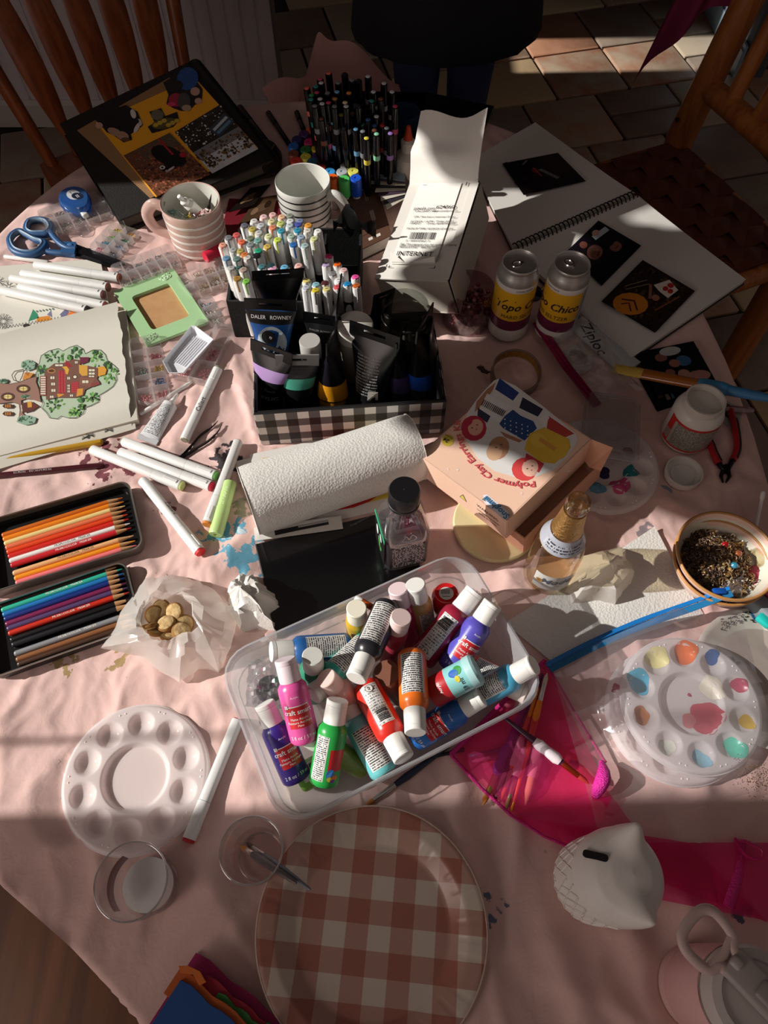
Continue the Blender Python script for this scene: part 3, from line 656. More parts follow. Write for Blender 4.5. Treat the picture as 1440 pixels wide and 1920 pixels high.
# ---- tall rack of black dual-tip markers
DCOL = {'coral': '#e4705a', 'teal': '#2f8f86', 'green': '#2f9a5a', 'pale': '#cfd2d6', 'rose': '#c8486e', 'grey': '#7d8086', 'orange': '#e08a4a', 'ochre': '#b08a4a', 'cream': '#e0d4a4', 'yellow': '#d9c84a', 'sky': '#78b4e0', 'mint': '#8fd0ac', 'red': '#b5303a', 'navy': '#3a5a90', 'brown': '#7a4a3a', 'black': '#1d1d22', 'lilac': '#9a78c0'}
rk = thing('marker_rack', 'black slotted rack holding the tall black markers', 'rack', at(Vector((-.005, 1.42, T)), radians(-2)))
rows, cols_ = 9, 8
obj('base_tray', join(box(.18, .20, .006, 0, 0, .003)), BLACKP, rk, None)
for sx in (-1, 1): obj('side_panel', box(.004, .20, .075, sx * .09, 0, .0375), BLACKP, rk, None)
for sy in (-1, 1): obj('end_panel', box(.18, .004, .075, 0, sy * .10, .0375), BLACKP, rk, None)
for k in range(1, 4): obj('divider', box(.17, .003, .06, 0, -.1 + .05 * k, .035), BLACKP, rk, None)
dm_body = mesh('barrel', lathe([(.0055, 0), (.006, .003), (.006, .098)], 12), mat('#0b0a0d', .18), 40)
dm_cap = mesh('cap', lathe([(.0066, .106), (.0066, .146), (.0045, .1475)], 12), mat('#0b0a0d', .18), 40)
dm_band = {}; dm_dot = {}
spots = []   # (px, py, colour) of the tips seen in the photograph
TIPS = [(575,165,'coral'),(592,162,'teal'),(600,148,'rose'),(602,155,'pale'),(616,137,'coral'),(634,155,'grey'),(646,138,'black'),(660,150,'grey'),(672,150,'black'),(690,143,'pale'),(700,172,'pale'),(720,156,'pale'),(735,172,'pale'),(584,178,'green'),(594,173,'rose'),(614,174,'grey'),(632,172,'sky'),(654,174,'orange'),(628,185,'ochre'),(600,185,'pale'),(604,194,'pale'),(583,186,'teal'),(590,198,'grey'),(616,192,'rose'),(627,199,'grey'),(647,192,'cream'),(649,199,'pale'),(672,198,'black'),(697,189,'teal'),(706,202,'pale'),(714,185,'brown'),(706,218,'pale'),(615,203,'coral'),(624,209,'rose'),(640,215,'yellow'),(675,215,'green'),(655,230,'grey'),(625,231,'sky'),(660,212,'brown'),(679,233,'green'),(702,235,'navy'),(717,235,'red'),(725,240,'grey'),(736,232,'black'),(667,242,'sky'),(680,246,'grey'),(702,244,'brown'),(706,251,'mint'),(687,259,'yellow'),(741,199,'rose'),(590,212,'coral'),(602,222,'brown'),(612,228,'rose'),(732,250,'lilac'),(690,224,'navy'),(645,240,'black')]
cnt = {}
order = sorted(range(len(TIPS)), key=lambda i: (TIPS[i][2], TIPS[i][0]))
for n_, i in enumerate(order):
    px, py, c = TIPS[i]; hh = .150 + (.035 if py < 200 else .012 if py < 225 else 0)
    B = P(px, py, hh); 
    base = Vector((B.x * .93 - .0, 1.40 + (B.y - 1.42) * .95 , T + hh - .148)); A = Vector((B.x + (0 - B.x) * .06, B.y + .004, T + hh - .148))
    cnt[c] = cnt.get(c, 0) + 1; tot = sum(1 for q in TIPS if q[2] == c)
    lab = 'black marker with %s tip in the tall rack%s' % (c, '' if tot == 1 else ', %s of that colour from the left' % ORD[cnt[c] - 1])
    t = thing('black_marker', lab, 'marker', along(A, B, random.uniform(0, 6)), 'black markers in the tall rack')
    obj('barrel', dm_body, None, t, None); obj('cap', dm_cap, None, t, None)
    if c not in dm_band:
        dm_band[c] = mesh('colour_band', lathe([(.0066, .097), (.0067, .098), (.0067, .1065), (.006, .107)], 12), mat(DCOL[c], .35), 40); dm_dot[c] = mesh('tip_dot', lathe([(.0046, .1465), (.0046, .1482), (.003, .149)], 10), mat(DCOL[c], .4), 40)
    obj('colour_band', dm_band[c], None, t, None); obj('tip_dot', dm_dot[c], None, t, None)
# ---- broad felt-tips standing caps up beside the rack
CAPS = [(583,243,'orange','#e8632c'),(570,250,'purple','#4a2a68'),(557,260,'dark blue','#23285e'),(550,273,'bright blue','#1f62b8'),(580,265,'magenta','#c42a6e'),(573,279,'green','#2c7a3c'),(594,277,'yellow','#d6c22e'),(614,283,'lime green','#44a04c'),(550,287,'brown','#7c4228'),(573,293,'pale yellow','#d8cf4a'),(595,291,'violet','#4b2b7a'),(605,303,'dark brown','#6a3024'),(555,300,'red','#d83c2c'),(586,302,'teal','#256f8a'),(622,297,'navy','#1c2140'),(600,315,'red','#e03a2a'),(648,309,'white','#d9dada'),(618,321,'sky blue','#3fa4e8'),(641,321,'grey','#b7bcc2'),(662,320,'pale yellow','#e6e46a'),(623,332,'orange','#f06a22'),(645,335,'lime green','#56d068'),(667,333,'blue','#1c56d8')]
hs = .072; seen = {}
tray = thing('felt_tip_box', 'open cardboard box holding the thick felt-tip pens', 'box', at(P(606, 296, hs - .01) * 1, radians(-8)))
tray.location.z = T
tb = Vector((tray.location.x, tray.location.y, T))
for s_, g in (('side', box(.003, .13, .06, -.062, .0, .03)), ('side', box(.003, .13, .06, .062, 0, .03)), ('side', box(.125, .003, .06, 0, -.064, .03)), ('side', box(.125, .003, .06, 0, .064, .03)), ('bottom', box(.125, .13, .003, 0, 0, .002))):
    obj(s_, g, mat('#7a3a22', .6), tray, None)
ft = {}
for px, py, nm, c in CAPS:
    B = P(px, py, hs); A = Vector((B.x * .995, B.y + .002, T + .004))
    n_ = seen.get(nm, 0); seen[nm] = n_ + 1; dup = sum(1 for q in CAPS if q[2] == nm) > 1
    t = thing('felt_tip_pen', 'thick felt-tip pen standing with %s cap%s beside the black markers' % (nm, (' in back', ' in front')[n_] if dup else ''), 'marker', along(A, B), 'thick felt-tips standing caps up')
    H_ = (B - A).length
    if c not in ft: ft[c] = (mesh('barrel', lathe([(.0078, 0), (.0078, H_ - .03)], 14), WHITE, 40), mesh('cap', lathe([(.0112, H_ - .036), (.0112, H_ - .002), (.0100, H_), (.003, H_), (.003, H_ - .0012), (.0005, H_ - .0012)], 20), mat(c, .4), 40))
    obj('barrel', ft[c][0], None, t, None); obj('cap', ft[c][1], None, t, None)
# ---- glue bottle and roll of clear tape behind
g = thing('glue_bottle', 'white school glue bottle with orange twist cap behind the white box', 'bottle', at(P(765, 268, .10) * 1)); g.location.z = T
obj('body', lathe([(.026, 0), (.028, .004), (.028, .06), (.024, .075), (.012, .085)], 24), mat('#d9d6cc', .4), g)
obj('collar', lathe([(.012, .085), (.014, .086), (.014, .104), (.009, .108)], 18), mat('#e7e3d8', .4), g)
obj('twist_cap', lathe([(.009, .107), (.0085, .112), (.004, .132), (.003, .134)], 16), mat('#e2512a', .4), g)
cu_ = thing('clear_cup', 'bluish clear plastic cup standing behind the tall marker rack', 'cup', at(P(757, 235, .06) * 1)); cu_.location.z = T
obj('wall', lathe([(.026, 0), (.032, .09), (.031, .09), (.025, .003)], 24, True, True), clear('#8fb3d8', .1, .05, milk=.25, milkcol='#6f8fb8'), cu_)
pf = thing('black_folder', 'flat black folder at the far edge of the table', 'folder', at(P(845, 225, .004), radians(-20)))
obj('cover', rbox(.16, .13, .012, .003, 2, 0, 0, .006), mat('#0c0b0d', .4), pf)
# ---- mugs
def mug(label, top_px, h, r, stripes, colr, base_c, hang, name='mug'):
    c = P(*top_px, h); t = thing(name, label, 'mug', at(Vector((c.x, c.y, T)), hang))
    m0 = mat(base_c, .2, coat=.3)
    obj('body', lathe([(r * .80, 0), (r * .88, .003), (r * .93, h * .12), (r, h * .9), (r, h - .001), (r * .985, h), (r * .955, h - .001), (r * .945, h * .85), (r * .88, .01), (r * .1, .008)], 48), m0, t, 40)
    for z0, z1 in stripes:
        q = lambda z: r * (.93 + .07 * min(1, max(0, (z / h - .12) / .78))) + .0004
        obj('stripe', lathe([(q(z0), z0), (q(z0) + .0004, z0 + .0003), (q(z1) + .0004, z1 - .0003), (q(z1), z1)], 48, False, False), colr, t, 40)
    hp = spin([(r * .96, 0, h * .80), (r * 1.35, 0, h * .84), (r * 1.68, 0, h * .60), (r * 1.52, 0, h * .30), (r * .95, 0, h * .18)], 7)
    obj('handle', tubep(hp, .0075, 12, flat=1.5), m0, t, 60)
    return t
mg = mug('pink mug with white stripes filled with small craft tools', (356, 376), .098, .054, [(.0095, .0145), (.025, .030), (.0415, .0465), (.058, .063), (.0745, .0795)], mat('#e9e2da', .25), '#cbaaa0', radians(172))
obj('lining', lathe([(.0513, .0972), (.0506, .085), (.0470, .012), (.001, .0108)], 48, False, False), mat('#d9d8cf', .2, coat=.3), mg, 40)
mug('white mug with thin black stripes behind the white markers', (567, 337), .102, .0505, [(.0860 - .0145 * k, .0888 - .0145 * k) for k in range(5)], mat('#101012', .3), '#d8d9d2', radians(-22))
# contents of the pink mug
mb = thing('craft_bottle', 'tiny white dropper bottle standing in the pink mug', 'bottle', along(P(372, 402, .05), P(346, 378, .085)))
obj('body', lathe([(.011, 0), (.0125, .002), (.0125, .03), (.008, .036)], 20), WHITE, mb); obj('nozzle', lathe([(.008, .036), (.008, .042), (.004, .046), (.0038, .056), (.002, .057)], 16), WHITE, mb)
mp = thing('plastic_pick', 'thin white plastic stick leaning in the pink mug', 'stick', along(P(375, 404, .05), P(358, 384, .075)))
obj('shaft', rbox(.007, .003, .04, .001, 2, 0, 0, .02), WHITE, mp); obj('rounded_end', mv(xf(cyl(.0035, -.0015, .0015, 14), Matrix.Rotation(pi / 2, 4, 'X')), 0, 0, .04), WHITE, mp)
mt = thing('metal_pick', 'dark metal pick standing against the inside of the pink mug', 'tool', along(P(390, 398, .04), P(396, 366, .092)))
obj('shaft', lathe([(.0018, 0), (.0018, .045), (.0004, .062)], 8), mat('#3a3836', .35, metal=.8), mt); obj('grip', lathe([(.0026, 0), (.003, .005), (.003, .022), (.002, .026)], 10), mat('#22201f', .5), mt)
random.seed(21)
for k in range(9):
    q = P(322 + k * 8.5, 397 + 8 * sin(k * .42), .066 + .004 * (k % 3)); c = ['#7fa6ad', '#9fb8b0', '#c9d2d0', '#a8b98f', '#b59a3c', '#5a4038', '#8a3c48', '#d8b8b8', '#c8a4a0'][k]
    t = thing('craft_clip', '%s clip or charm heaped in the pink mug' % ['blue', 'sea green', 'clear', 'light green', 'gold', 'brown', 'crimson', 'blush', 'dusty pink'][k], 'craft clip', at(q, k * 1.1), 'clips heaped in the pink mug')
    obj('body', tubep([(.006 * cos(a * .9), .004 * sin(a * .9), .003 * sin(a * 2)) for a in range(7)], .0016, 6, True), mat(c, .3), t); obj('jaw', rbox(.008, .004, .003, .001, 1, .002, 0, .002), mat(c, .3), t)
# ---- brown notebook and stack of prints
nb_M = [P(672, 470, .03), P(735, 440, .03), P(700, 325, .03), P(633, 350, .03)]
t, Q = quad_thing('brown_notebook', 'brown cloth notebook with a barcode sticker and white page edges', 'notebook', nb_M, .03, None)
obj('cover', slab(Q, -.002, 0), mat('#5a3d2e', .6, bump=(400, .2)), t, None); obj('pages', slab(inset(Q, .975), -.026, -.002), mat('#d8d4cc', .8), t, None); obj('back_cover', slab(Q, -.029, -.026), mat('#4a3024', .6), t, None)
f = bil(Q)
decal('sticker', [(rect(.40, .80, .66, .98), '#cfcbc4')] + [(rect(.45, .825 + .012 * k, .61, .831 + .012 * k), '#2a2a2a') for k in range(11)], t, lambda x, y, z: f(x, y, z))
decal('printed_lines', [(rect(.60 + .03 * (k % 4), .30 + .01 * (k % 2), .61 + .03 * (k % 4), .46), '#d8cfc4') for k in range(4)] + [(rect(.60 + .05 * k, .62, .612 + .05 * k, .78), '#bdb0a4') for k in range(2)] + [(rect(.0, .16, 1, .165), '#3a2418'), (rect(.35, .06, .47, .10), '#e0dad0'), (rect(.58, .06, .70, .10), '#e0dad0')], t, lambda x, y, z: f(x, y, z))
for k in range(9):
    A = [P(725 - k * 5.5, 392 - k * 8, .034 + .002 * k), P(760, 372 - k * 4, .036 + .002 * k), P(775 - k * 2, 306, .04 + .002 * k), P(706 + k * 2, 318 - k * .6, .038 + .002 * k)]
    lb = ['lowest', 'second lowest', 'third lowest', 'fourth from the bottom', 'middle', 'fourth from the top', 'third from the top', 'second from the top', 'topmost'][k]
    t, Q = quad_thing('photo_print', '%s glossy print in the fanned stack beside the notebook' % lb, 'photo', A, .0006, None, 'fanned stack of prints')
    obj('card', slab(Q, -.0008, 0), mat(['#c9c3b4', '#3a3540', '#cfc9bb', '#4a3a4a', '#d4cfc0', '#2f2b33', '#bfb9a4', '#5b5260', '#b8c4c8'][k], .25), t, None)
    if k == 8:
        f2 = bil(Q); decal('picture', [(full, '#9db4bd'), (rect(0, 0, .3, 1), '#8d8c7c')] + leaves(120, ['#15201a', '#2b3a2c', '#3d4a3a'], 3, .25, .98, .7, .98, .05), t, lambda x, y, z: f2(x, y, z), rough=.2)
# ---- white mailer box with packing slip
o_ = P(702, 522, .075); xr = P(838, 528, .115) - o_; yr = P(768, 345, .09) - o_
MB = frame(o_, xr, yr); wB, lB = xr.length, (yr - xr.normalized() * yr.dot(xr.normalized())).length; sk = yr.dot(xr.normalized())
t = thing('white_box', 'white cardboard mailer box with raised flap and a paper packing slip on top', 'box', MB)
WB_ = mat('#dedad3', .6); hB = .075
def skew(g): return [(x + y / lB * sk, y, z) for x, y, z in g[0]], g[1]
obj('lid', skew(box(wB, lB, .002, wB / 2, lB / 2, -.001)), WB_, t, None)
obj('body', skew(join(box(wB * 1.02, lB * .985, .002, wB / 2 + .004, lB / 2, -hB), box(.002, lB * .985, hB - .004, wB + .005, lB / 2, -hB / 2), box(.002, lB * .985, hB - .004, .002, lB / 2, -hB / 2), box(wB, .002, hB - .004, wB / 2, .004, -hB / 2), box(wB, .002, hB - .004, wB / 2, lB * .985, -hB / 2))), mat('#cfc9be', .65), t, None)
obj('side_tuck', skew(box(.014, lB * .97, .0015, wB - .004, lB / 2, .002)), WB_, t, None)
def flap(u, v):
    s = v * .115; zz = .075 * v ** .8 + .010 * sin(u * 6 + 1) * v + .012 * max(0, 1 - abs(v - .35) / .2) * (1 - u); return ((u * (1 - .06 * v) + .02 * v) * wB + sk + .012 * v, lB + s * .75, zz)
obj('flap', grid(12, 12, flap), mat('#e6e2dc', .55), t, 50)
fm = lambda u, v, z=0: (u * wB + v * sk, v * lB, z)
slip = obj('packing_slip', grid(6, 14, lambda u, v: fm(.16 + .62 * u, .14 + .85 * v - .05 * (abs(u - .5) * 2 < .9) * max(0, .15 - v) * (1 - abs(u - .55)), .0022 + .0035 * max(0, .12 - v) * 8 * u)), mat('#efece6', .55), t, 60)
sh = [(rect(.12, .10, .20, .104), '#111'), (rect(.12, .10, .132, .125), '#111'), (rect(.72, .10, .80, .104), '#111'), (rect(.788, .10, .80, .125), '#111'), (rect(.85, .95, .862, .99), '#111'), (rect(.22, .965, .28, .968), '#555')]
bars = random.Random(4)
x = .30
while x < .66:
    wv = bars.choice([.004, .008, .012]); sh.append((rect(x, .385, x + wv, .455), '#222')); x += wv + bars.choice([.004, .007, .01])
for poly, c in sh: decal('barcode_bar' if c == '#222' else 'corner_mark', [(poly, c + c[1:])], t, lambda x, y, z: fm(x, y, z + .0034), z=.0004)
def boxtext(s, size, u, v, al='LEFT', bold=0.0):
    ex = Vector((wB, 0, 0)); ey = Vector((sk, lB, 0)).normalized()
    o = Vector(fm(u, v, .0042)); return text(s, size, mat('#2b2b2b', .6), t, None, lambda x, y: tuple(o + Vector((1, 0, 0)) * x + ey * y), bold, al)
boxtext('pixels pro', .0105, .22, .705); boxtext('624360', .0120, .80, .718, 'RIGHT', .005)
boxtext('INTERNET', .0150, .46, .235, 'CENTER')
for i, (s, u, v) in enumerate([('CALGARY HILL', .25, .675), ('www.pixelpro.com', .50, .678), ('ON  Not but a internet Order', .26, .615), ('01/20/24  1:4 PM', .24, .565), ('Order #1002', .60, .568), ('HNDO', .24, .545), ('Order #6407001360', .48, .545), ('PICKUP TIME: 02/20/20 07:00 PM', .22, .49), ('0  1000103063  0', .27, .365), ('Pay This amount plus for and/or shipping', .21, .33), ('(Not included) to the store...', .21, .315), ('Amount Due    $46.35', .21, .30)]):
    boxtext(s, .0064, u, v)
# folded corners of the slip
obj('folded_corner', grid(6, 4, lambda u, v: fm(.16 + .20 * u, .150 + .05 * v * (1 - u), .004 + .012 * v * (1 - u))), mat('#d9d5cc', .5), t, 60)
obj('folded_corner', grid(6, 4, lambda u, v: fm(.42 + .36 * u, .150 + .03 * v * u, .004 + .008 * v * u)), mat('#d9d5cc', .5), t, 60)
# ================================================================== left side of the table
def rp(M0, pts, z=0.0): return [onplane(x, y, M0, z) for x, y in pts]
TM = lambda h: Matrix.Translation(Vector((0, 0, T + h)))
def wpoly(pts, h): return [tuple(P(x, y, h).xy) for x, y in pts]
# ---- clear bead cases with cells
def bead_case(label, corners, nx, ny, cols, h=0.004, hh=.016, seed=0, nb=7, lid=True):
    C = [P(*c, h + hh) for c in corners]; o = sum(C, Vector()) / 4; ex = (C[1] - C[0] + C[2] - C[3]) / 2; ey = (C[3] - C[0] + C[2] - C[1]) / 2
    o.z = T + h; M = frame(o, Vector((ex.x, ex.y, 0)), Vector((ey.x, ey.y, 0))); w_, l_ = ex.length, (ey - ex.normalized() * ey.dot(ex.normalized())).length
    t = thing('bead_case', label, 'bead case', M, 'clear cases of beads and gems')
    wall = join(loft([rrect(w_, l_, .006, 0), rrect(w_, l_, .006, hh)], False, False), loft([rrect(w_ - .002, l_ - .002, .005, 0.001), rrect(w_ - .002, l_ - .002, .005, hh)], False, False))
    obj('shell', wall, CASE, t, 40); obj('bottom', (rrect(w_, l_, .006, 0), [tuple(range(24))]), CASE, t, None)
    if lid: obj('lid', loft([rrect(w_, l_, .006, hh), rrect(w_ * .985, l_ * .985, .006, hh + .0012)], False, True), clear('#fdfdfd', .06, .1, milk=.03, edge=.35), t, 40)
    DV = clear('#fcfafa', .06, .1, milk=.34, milkcol='#ece8e8', edge=.4)
    for i in range(1, nx): obj('divider', box(.0016, l_ - .004, hh - .003, -w_ / 2 + w_ * i / nx, 0, hh / 2), DV, t, None)
    for j in range(1, ny): obj('divider', box(w_ - .004, .0012 if ny != 2 else .004, hh - .003, 0, -l_ / 2 + l_ * j / ny, hh / 2), DV, t, None)
    rr = random.Random(seed); sp = lathe([(.0001, -.0018), (.0016, -.001), (.0020, 0), (.0016, .001), (.0001, .0018)], 6, False, False)
    for i in range(nx):
        for j in range(ny):
            c = cols[(i * ny + j) % len(cols)]
            if c is None: continue
            gs = []; cw, cl = w_ / nx, l_ / ny
            for q in range(nb * 3):
                gs.append(xf(sp, Matrix.Translation((-w_ / 2 + cw * (i + rr.uniform(.22, .78)), -l_ / 2 + cl * (j + rr.uniform(.22, .78)), .0025 + rr.random() * hh * .12)) @ Euler((rr.random() * 3, rr.random() * 3, 0)).to_matrix().to_4x4()))
            obj('beads', join(*gs), mat(c, .25), t, 40, kind='stuff')
    return t
bead_case('clear bead case of silver beads under the blue tape dispenser', [(88, 440), (205, 395), (190, 355), (70, 392)], 5, 2, ['#a9a5a0', None, '#8d8a86', '#b8b4ae'], seed=1)
bead_case('small bead case with green, teal, yellow and blue beads beside the scissors', [(165, 462), (218, 480), (258, 430), (210, 415)], 2, 4, ['#d98a9a', '#2f87a0', '#7aa84a', '#c9b83a', '#4a4f58', '#8a9ab8', '#2f7a5a', '#c9962e'], seed=2, nb=20)
bead_case('clear twelve-cell case of tiny crystals between scissors tip and green frame', [(228, 535), (340, 492), (318, 455), (205, 498)], 6, 2, ['#cfcac8', '#a9b4b8', '#b0a8a8', '#c9c0c4'], seed=3)
bead_case('open clear case of pale beads under the red marker cap', [(372, 545), (440, 525), (418, 478), (352, 500)], 3, 2, ['#c9b9a0', '#d8cdb8', '#c4bfb8'], seed=4)
bead_case('tiny oblong clear case just right of the green frame corner', [(352, 555), (372, 545), (356, 508), (336, 517)], 1, 2, [None, '#cfcac8'], seed=5)
bead_case('small clear case with blue and gold specks below the beaded string', [(388, 608), (416, 597), (402, 550), (374, 560)], 1, 3, ['#b0b4a0', '#d8d4cc', '#a8b4c8'], seed=6)
bead_case('long clear case with pink, blue and gold beads beside the colouring book', [(262, 755), (318, 740), (298, 625), (236, 635)], 2, 5, ['#c06a70', None, '#6a7a6a', None, None, '#c87a80', '#4a6a90', '#b8963c', '#a84a54', None], seed=7, nb=11)
bc = bead_case('pink bead case under the white craft tray', [(325, 705), (395, 712), (432, 612), (365, 592)], 2, 3, ['#d88a90', '#c97a84', None, '#dc949a', '#cf848c', None], seed=8, nb=12)
# string of gold beads
gb = thing('bead_string', 'tangled string of pale gold beads beside the marker caddy', 'beads', at(P(408, 528, .006)))
rr = random.Random(5); x = y = 0
for k in range(46):
    a = k * .55; x = .018 * cos(a * .7) + .012 * cos(a * 1.9); y = .014 * sin(a * .9) + .006 * sin(2.3 * a)
    obj('bead', lathe([(.0002, -.002), (.0017, -.001), (.002, 0), (.0017, .001), (.0002, .002)], 8, False, False) if k == 0 else gb.children[0].data, mat('#c9ac7a', .3), gb, 60, at(Vector((x, y, .001 + .001 * sin(a)))))
# ---- white craft tray
tr = [(307, 683), (318, 705), (345, 705), (402, 642), (368, 617), (360, 617)]
C = [P(*c, .024) for c in tr]; o = sum(C, Vector()) / 6; o.z = T + .022
t = thing('craft_tray', 'small white ribbed plastic tray lying on the pink bead case', 'tray', at(o))
L6 = [(p.x - o.x, p.y - o.y) for p in C]; up = [(x, y, .010) for x, y in L6]; lo = [(x * .86, y * .86, 0) for x, y in L6]; lo2 = [(x * .84, y * .84, .001) for x, y in L6]; up2 = [(x * .98, y * .98, .010) for x, y in L6]
obj('pan', loft([lo, up, up2, lo2]), mat('#e6e8ee', .35), t, None)
d = Vector((L6[3][0] - L6[2][0], L6[3][1] - L6[2][1], 0)).normalized(); nn = Vector((-d.y, d.x, 0))
for k in range(9):
    off = nn * (-.018 + .0042 * k + .004); g = xf(box(.062, .0016, .0014), Matrix(((d.x, nn.x, 0, off.x + d.x * .004), (d.y, nn.y, 0, off.y + d.y * .004), (0, 0, 1, .0016), (0, 0, 0, 1))))
    obj('rib', g, mat('#e6e8ee', .35), t, None)
# ---- tape dispenser
c0 = P(142, 378, .02); t = thing('tape_dispenser', 'translucent blue tape dispenser with a white nozzle near the album', 'tape dispenser', frame(c0, (P(172, 410, .02) - c0), Vector((0, 0, 1)).cross(P(172, 410, .02) - c0)))
BLU = clear('#6aa0dc', .10, .05, milk=.5, milkcol='#4a88d0', edge=.4)
tear = [(.034 * cos(a) * (1 if cos(a) < 0 else 1.25), .028 * sin(a) * (1 - .25 * max(0, cos(a)))) for a in [2 * pi * k / 32 for k in range(32)]]
obj('shell', loft([[(x * .93, y * .93, -.012) for x, y in tear], [(x, y, -.008) for x, y in tear], [(x, y, .008) for x, y in tear], [(x * .93, y * .93, .012) for x, y in tear]]), BLU, t, 50)
obj('rim_seam', tubep([(x * 1.01, y * 1.01, 0) for x, y in tear], .0015, 6, True), mat('#1d4a92', .3), t)
obj('tape_core', lathe([(.012, -.006), (.021, -.006), (.021, .0061), (.012, .0061)], 28), mat('#4a86c8', .4), t)
decal('label', [(ell(-.004, .002, .017, .012, 0, 24), '#c9ccd2'), (ell(.004, .006, .012, .009, .4, 20), '#141d33'), (rect(.0, .004, .010, .005), '#e6e8ee'), (rect(.0, .007, .010, .008), '#e6e8ee'), (rect(-.016, .0, -.008, .0012), '#30343c')], t, z=.0125)
obj('nozzle', rbox(.016, .012, .010, .003, 3, .042, -.004, -.002), mat('#e8e8e4', .3), t)
# ---- scissors
sM = at(P(130, 468, .010)); sI = sM.inverted()
t = thing('scissors', 'scissors with large blue handles and black blades on the cloth', 'scissors', sM)
def sl(pts, h=.01, n=5): return [sI @ p for p in spin([P(x, y, h) for x, y in pts], n)]
BL1 = mat('#2a5686', .45); BL2 = mat('#6f8ba6', .5)
for pts, nm in (([(24, 440), (18, 452), (26, 470), (48, 478), (72, 475), (85, 463), (84, 455), (68, 450), (50, 440), (36, 434), (24, 440)], 'finger_loop'), ([(50, 424), (56, 415), (74, 412), (90, 416), (98, 428), (92, 438), (78, 440), (60, 440), (50, 434), (50, 424)], 'thumb_loop')):
    L_ = sl(pts, .012); lp = obj(nm, tubep(L_[:-1], .0062, 10, True, flat=1.1), BL1, t, 60)
    cc = sum(L_, Vector()) / len(L_)
    obj('inner_grip', tubep([cc + (q - cc) * .86 + Vector((0, 0, .003)) for q in L_[:-1]], .0035, 8, True, flat=1.5), BL2, lp, 60)
obj('shank', tubep(sl([(78, 470), (105, 474), (128, 475), (143, 478)], .010), [.006] * 16, 10, flat=.9), BL1, t, 60)
obj('shank', tubep(sl([(93, 432), (108, 452), (125, 464), (143, 466)], .014), [.006] * 16, 10, flat=.9), BL1, t, 60)
obj('joint', prism([tuple((sI @ P(x, y, .01)).xy) for x, y in [(118, 458), (145, 459), (142, 481), (116, 478)]], -.004, .007), BL1, t, None)
obj('pivot_screw', mv(lathe([(.005, .006), (.005, .0085), (.003, .0092)], 18), *(sI @ P(133, 466, .01)).xy, 0), mat('#4f7fb4', .3), t)
for k, pts in enumerate([[(143, 460), (170, 470), (205, 483), (232, 493), (236, 499), (225, 500), (190, 492), (141, 475)], [(143, 472), (180, 484), (226, 499), (200, 499), (165, 488), (140, 480)]]):
    obj('blade', prism([tuple((sI @ P(x, y, .01)).xy) for x, y in pts], .001 - .003 * k, .0035 - .003 * k), mat('#1c1c20', .3, metal=.5), t, None)
# ---- clear round lid
t = thing('clear_disc', 'small clear round plastic lid lying by the scissors', 'disc', at(P(158, 435, .003)))
obj('disc', lathe([(.0145, 0), (.0155, .001), (.0155, .004), (.0148, .004), (.0142, .0012), (.001, .0012)], 28, True, False), CASE, t); obj('rim', mv(tubep([(.0152 * cos(k * pi / 12), .0152 * sin(k * pi / 12), .004) for k in range(24)], .0007, 6, True)), clear('#fff8f6', .3, .1, edge=.6), t)
# ---- picture frame, green with kraft backing
C = [P(*c, .013) for c in [(275, 648), (391, 603), (326, 504), (212, 546)]]; t, Q = quad_thing('picture_frame', 'pale green card photo frame with embossed corners and kraft backing', 'picture frame', C, .006, None)
GR = mat('#a6cf9a', .6)
N_ = 6
def rr_quad(Q, k, n=5, rad=.18):
    c = sum(Q, Vector()) / 4; q = [c + (p - c) * k for p in Q]; out = []
    for i in range(4):
        p0, p1, p2 = q[i - 1], q[i], q[(i + 1) % 4]; a = p1 + (p0 - p1) * rad; b2 = p1 + (p2 - p1) * rad
        for s in range(n + 1):
            u = s / n; out.append(tuple((a * (1 - u) ** 2 + p1 * 2 * u * (1 - u) + b2 * u * u).xy))
    return out
outer = rr_quad(Q, 1.0, 5, .02); inner = rr_quad(Q, .62, 5, .10); n = len(outer)
obj('border', loft([[(x, y, -.006) for x, y in outer], [(x, y, 0) for x, y in outer], [(x, y, 0) for x, y in inner], [(x, y, -.006) for x, y in inner]], False, False), GR, t, None)
obj('kraft_backing', prism(rr_quad(Q, .98, 5, .02), -.0075, -.0062), mat('#c29668', .8, var=(60, '#b98b5c')), t, None)
f = bil(Q)
for (u, v) in ((.80, .90), (.10, .07)):
    for k, (du, dv, r) in enumerate([(0, 0, .007), (.06, .01, .006), (-.05, .02, .005), (.02, .05, .005), (.07, .06, .004)]):
        x, y, z = f(u + du, v + dv); obj('embossed_flower', xf(lathe([(r, 0), (r * .8, .0012), (r * .5, .0006), (r * .25, .0018), (.0001, .002)], 10, False, False), Matrix.Translation((x, y, 0)) @ Matrix.Rotation(k, 4, 'Z')), mat('#b5d8aa', .5), t, 50)
# ---- colouring book
bk = [(-60, 652), (222, 574), (246, 800), (-60, 880)]
C = [P(*c, .020) for c in [(-60, 880), (246, 795), (222, 574), (-60, 652)]]; t, Q = quad_thing('colouring_book', 'open colouring book showing a coloured-in treehouse drawing', 'book', C, .02, None)
PAPER = mat('#dfdcd0', .75)
Q2 = [onplane(x, y, t.matrix_world, -.018) for x, y in [(-60, 880), (262, 795), (240, 590), (-60, 655)]]
obj('page_block', prism([(p.x, p.y) for p in Q2], -.018, -.006), mat('#cfcabc', .8, bump=(8, .1)), t, None)
f = bil(Q)
curl = lambda u, v: .010 * max(0, (v - .80) / .2) ** 2 - .014 * max(0, (.16 - v) / .16) ** 1.6
edge = lambda u, v: u - (.018 * sin(v * 23) + .010 * sin(v * 57)) * (u > .999) * .35
obj('page', grid(40, 40, lambda u, v: f(edge(u, v), v, curl(u, v))), PAPER, t, 180)
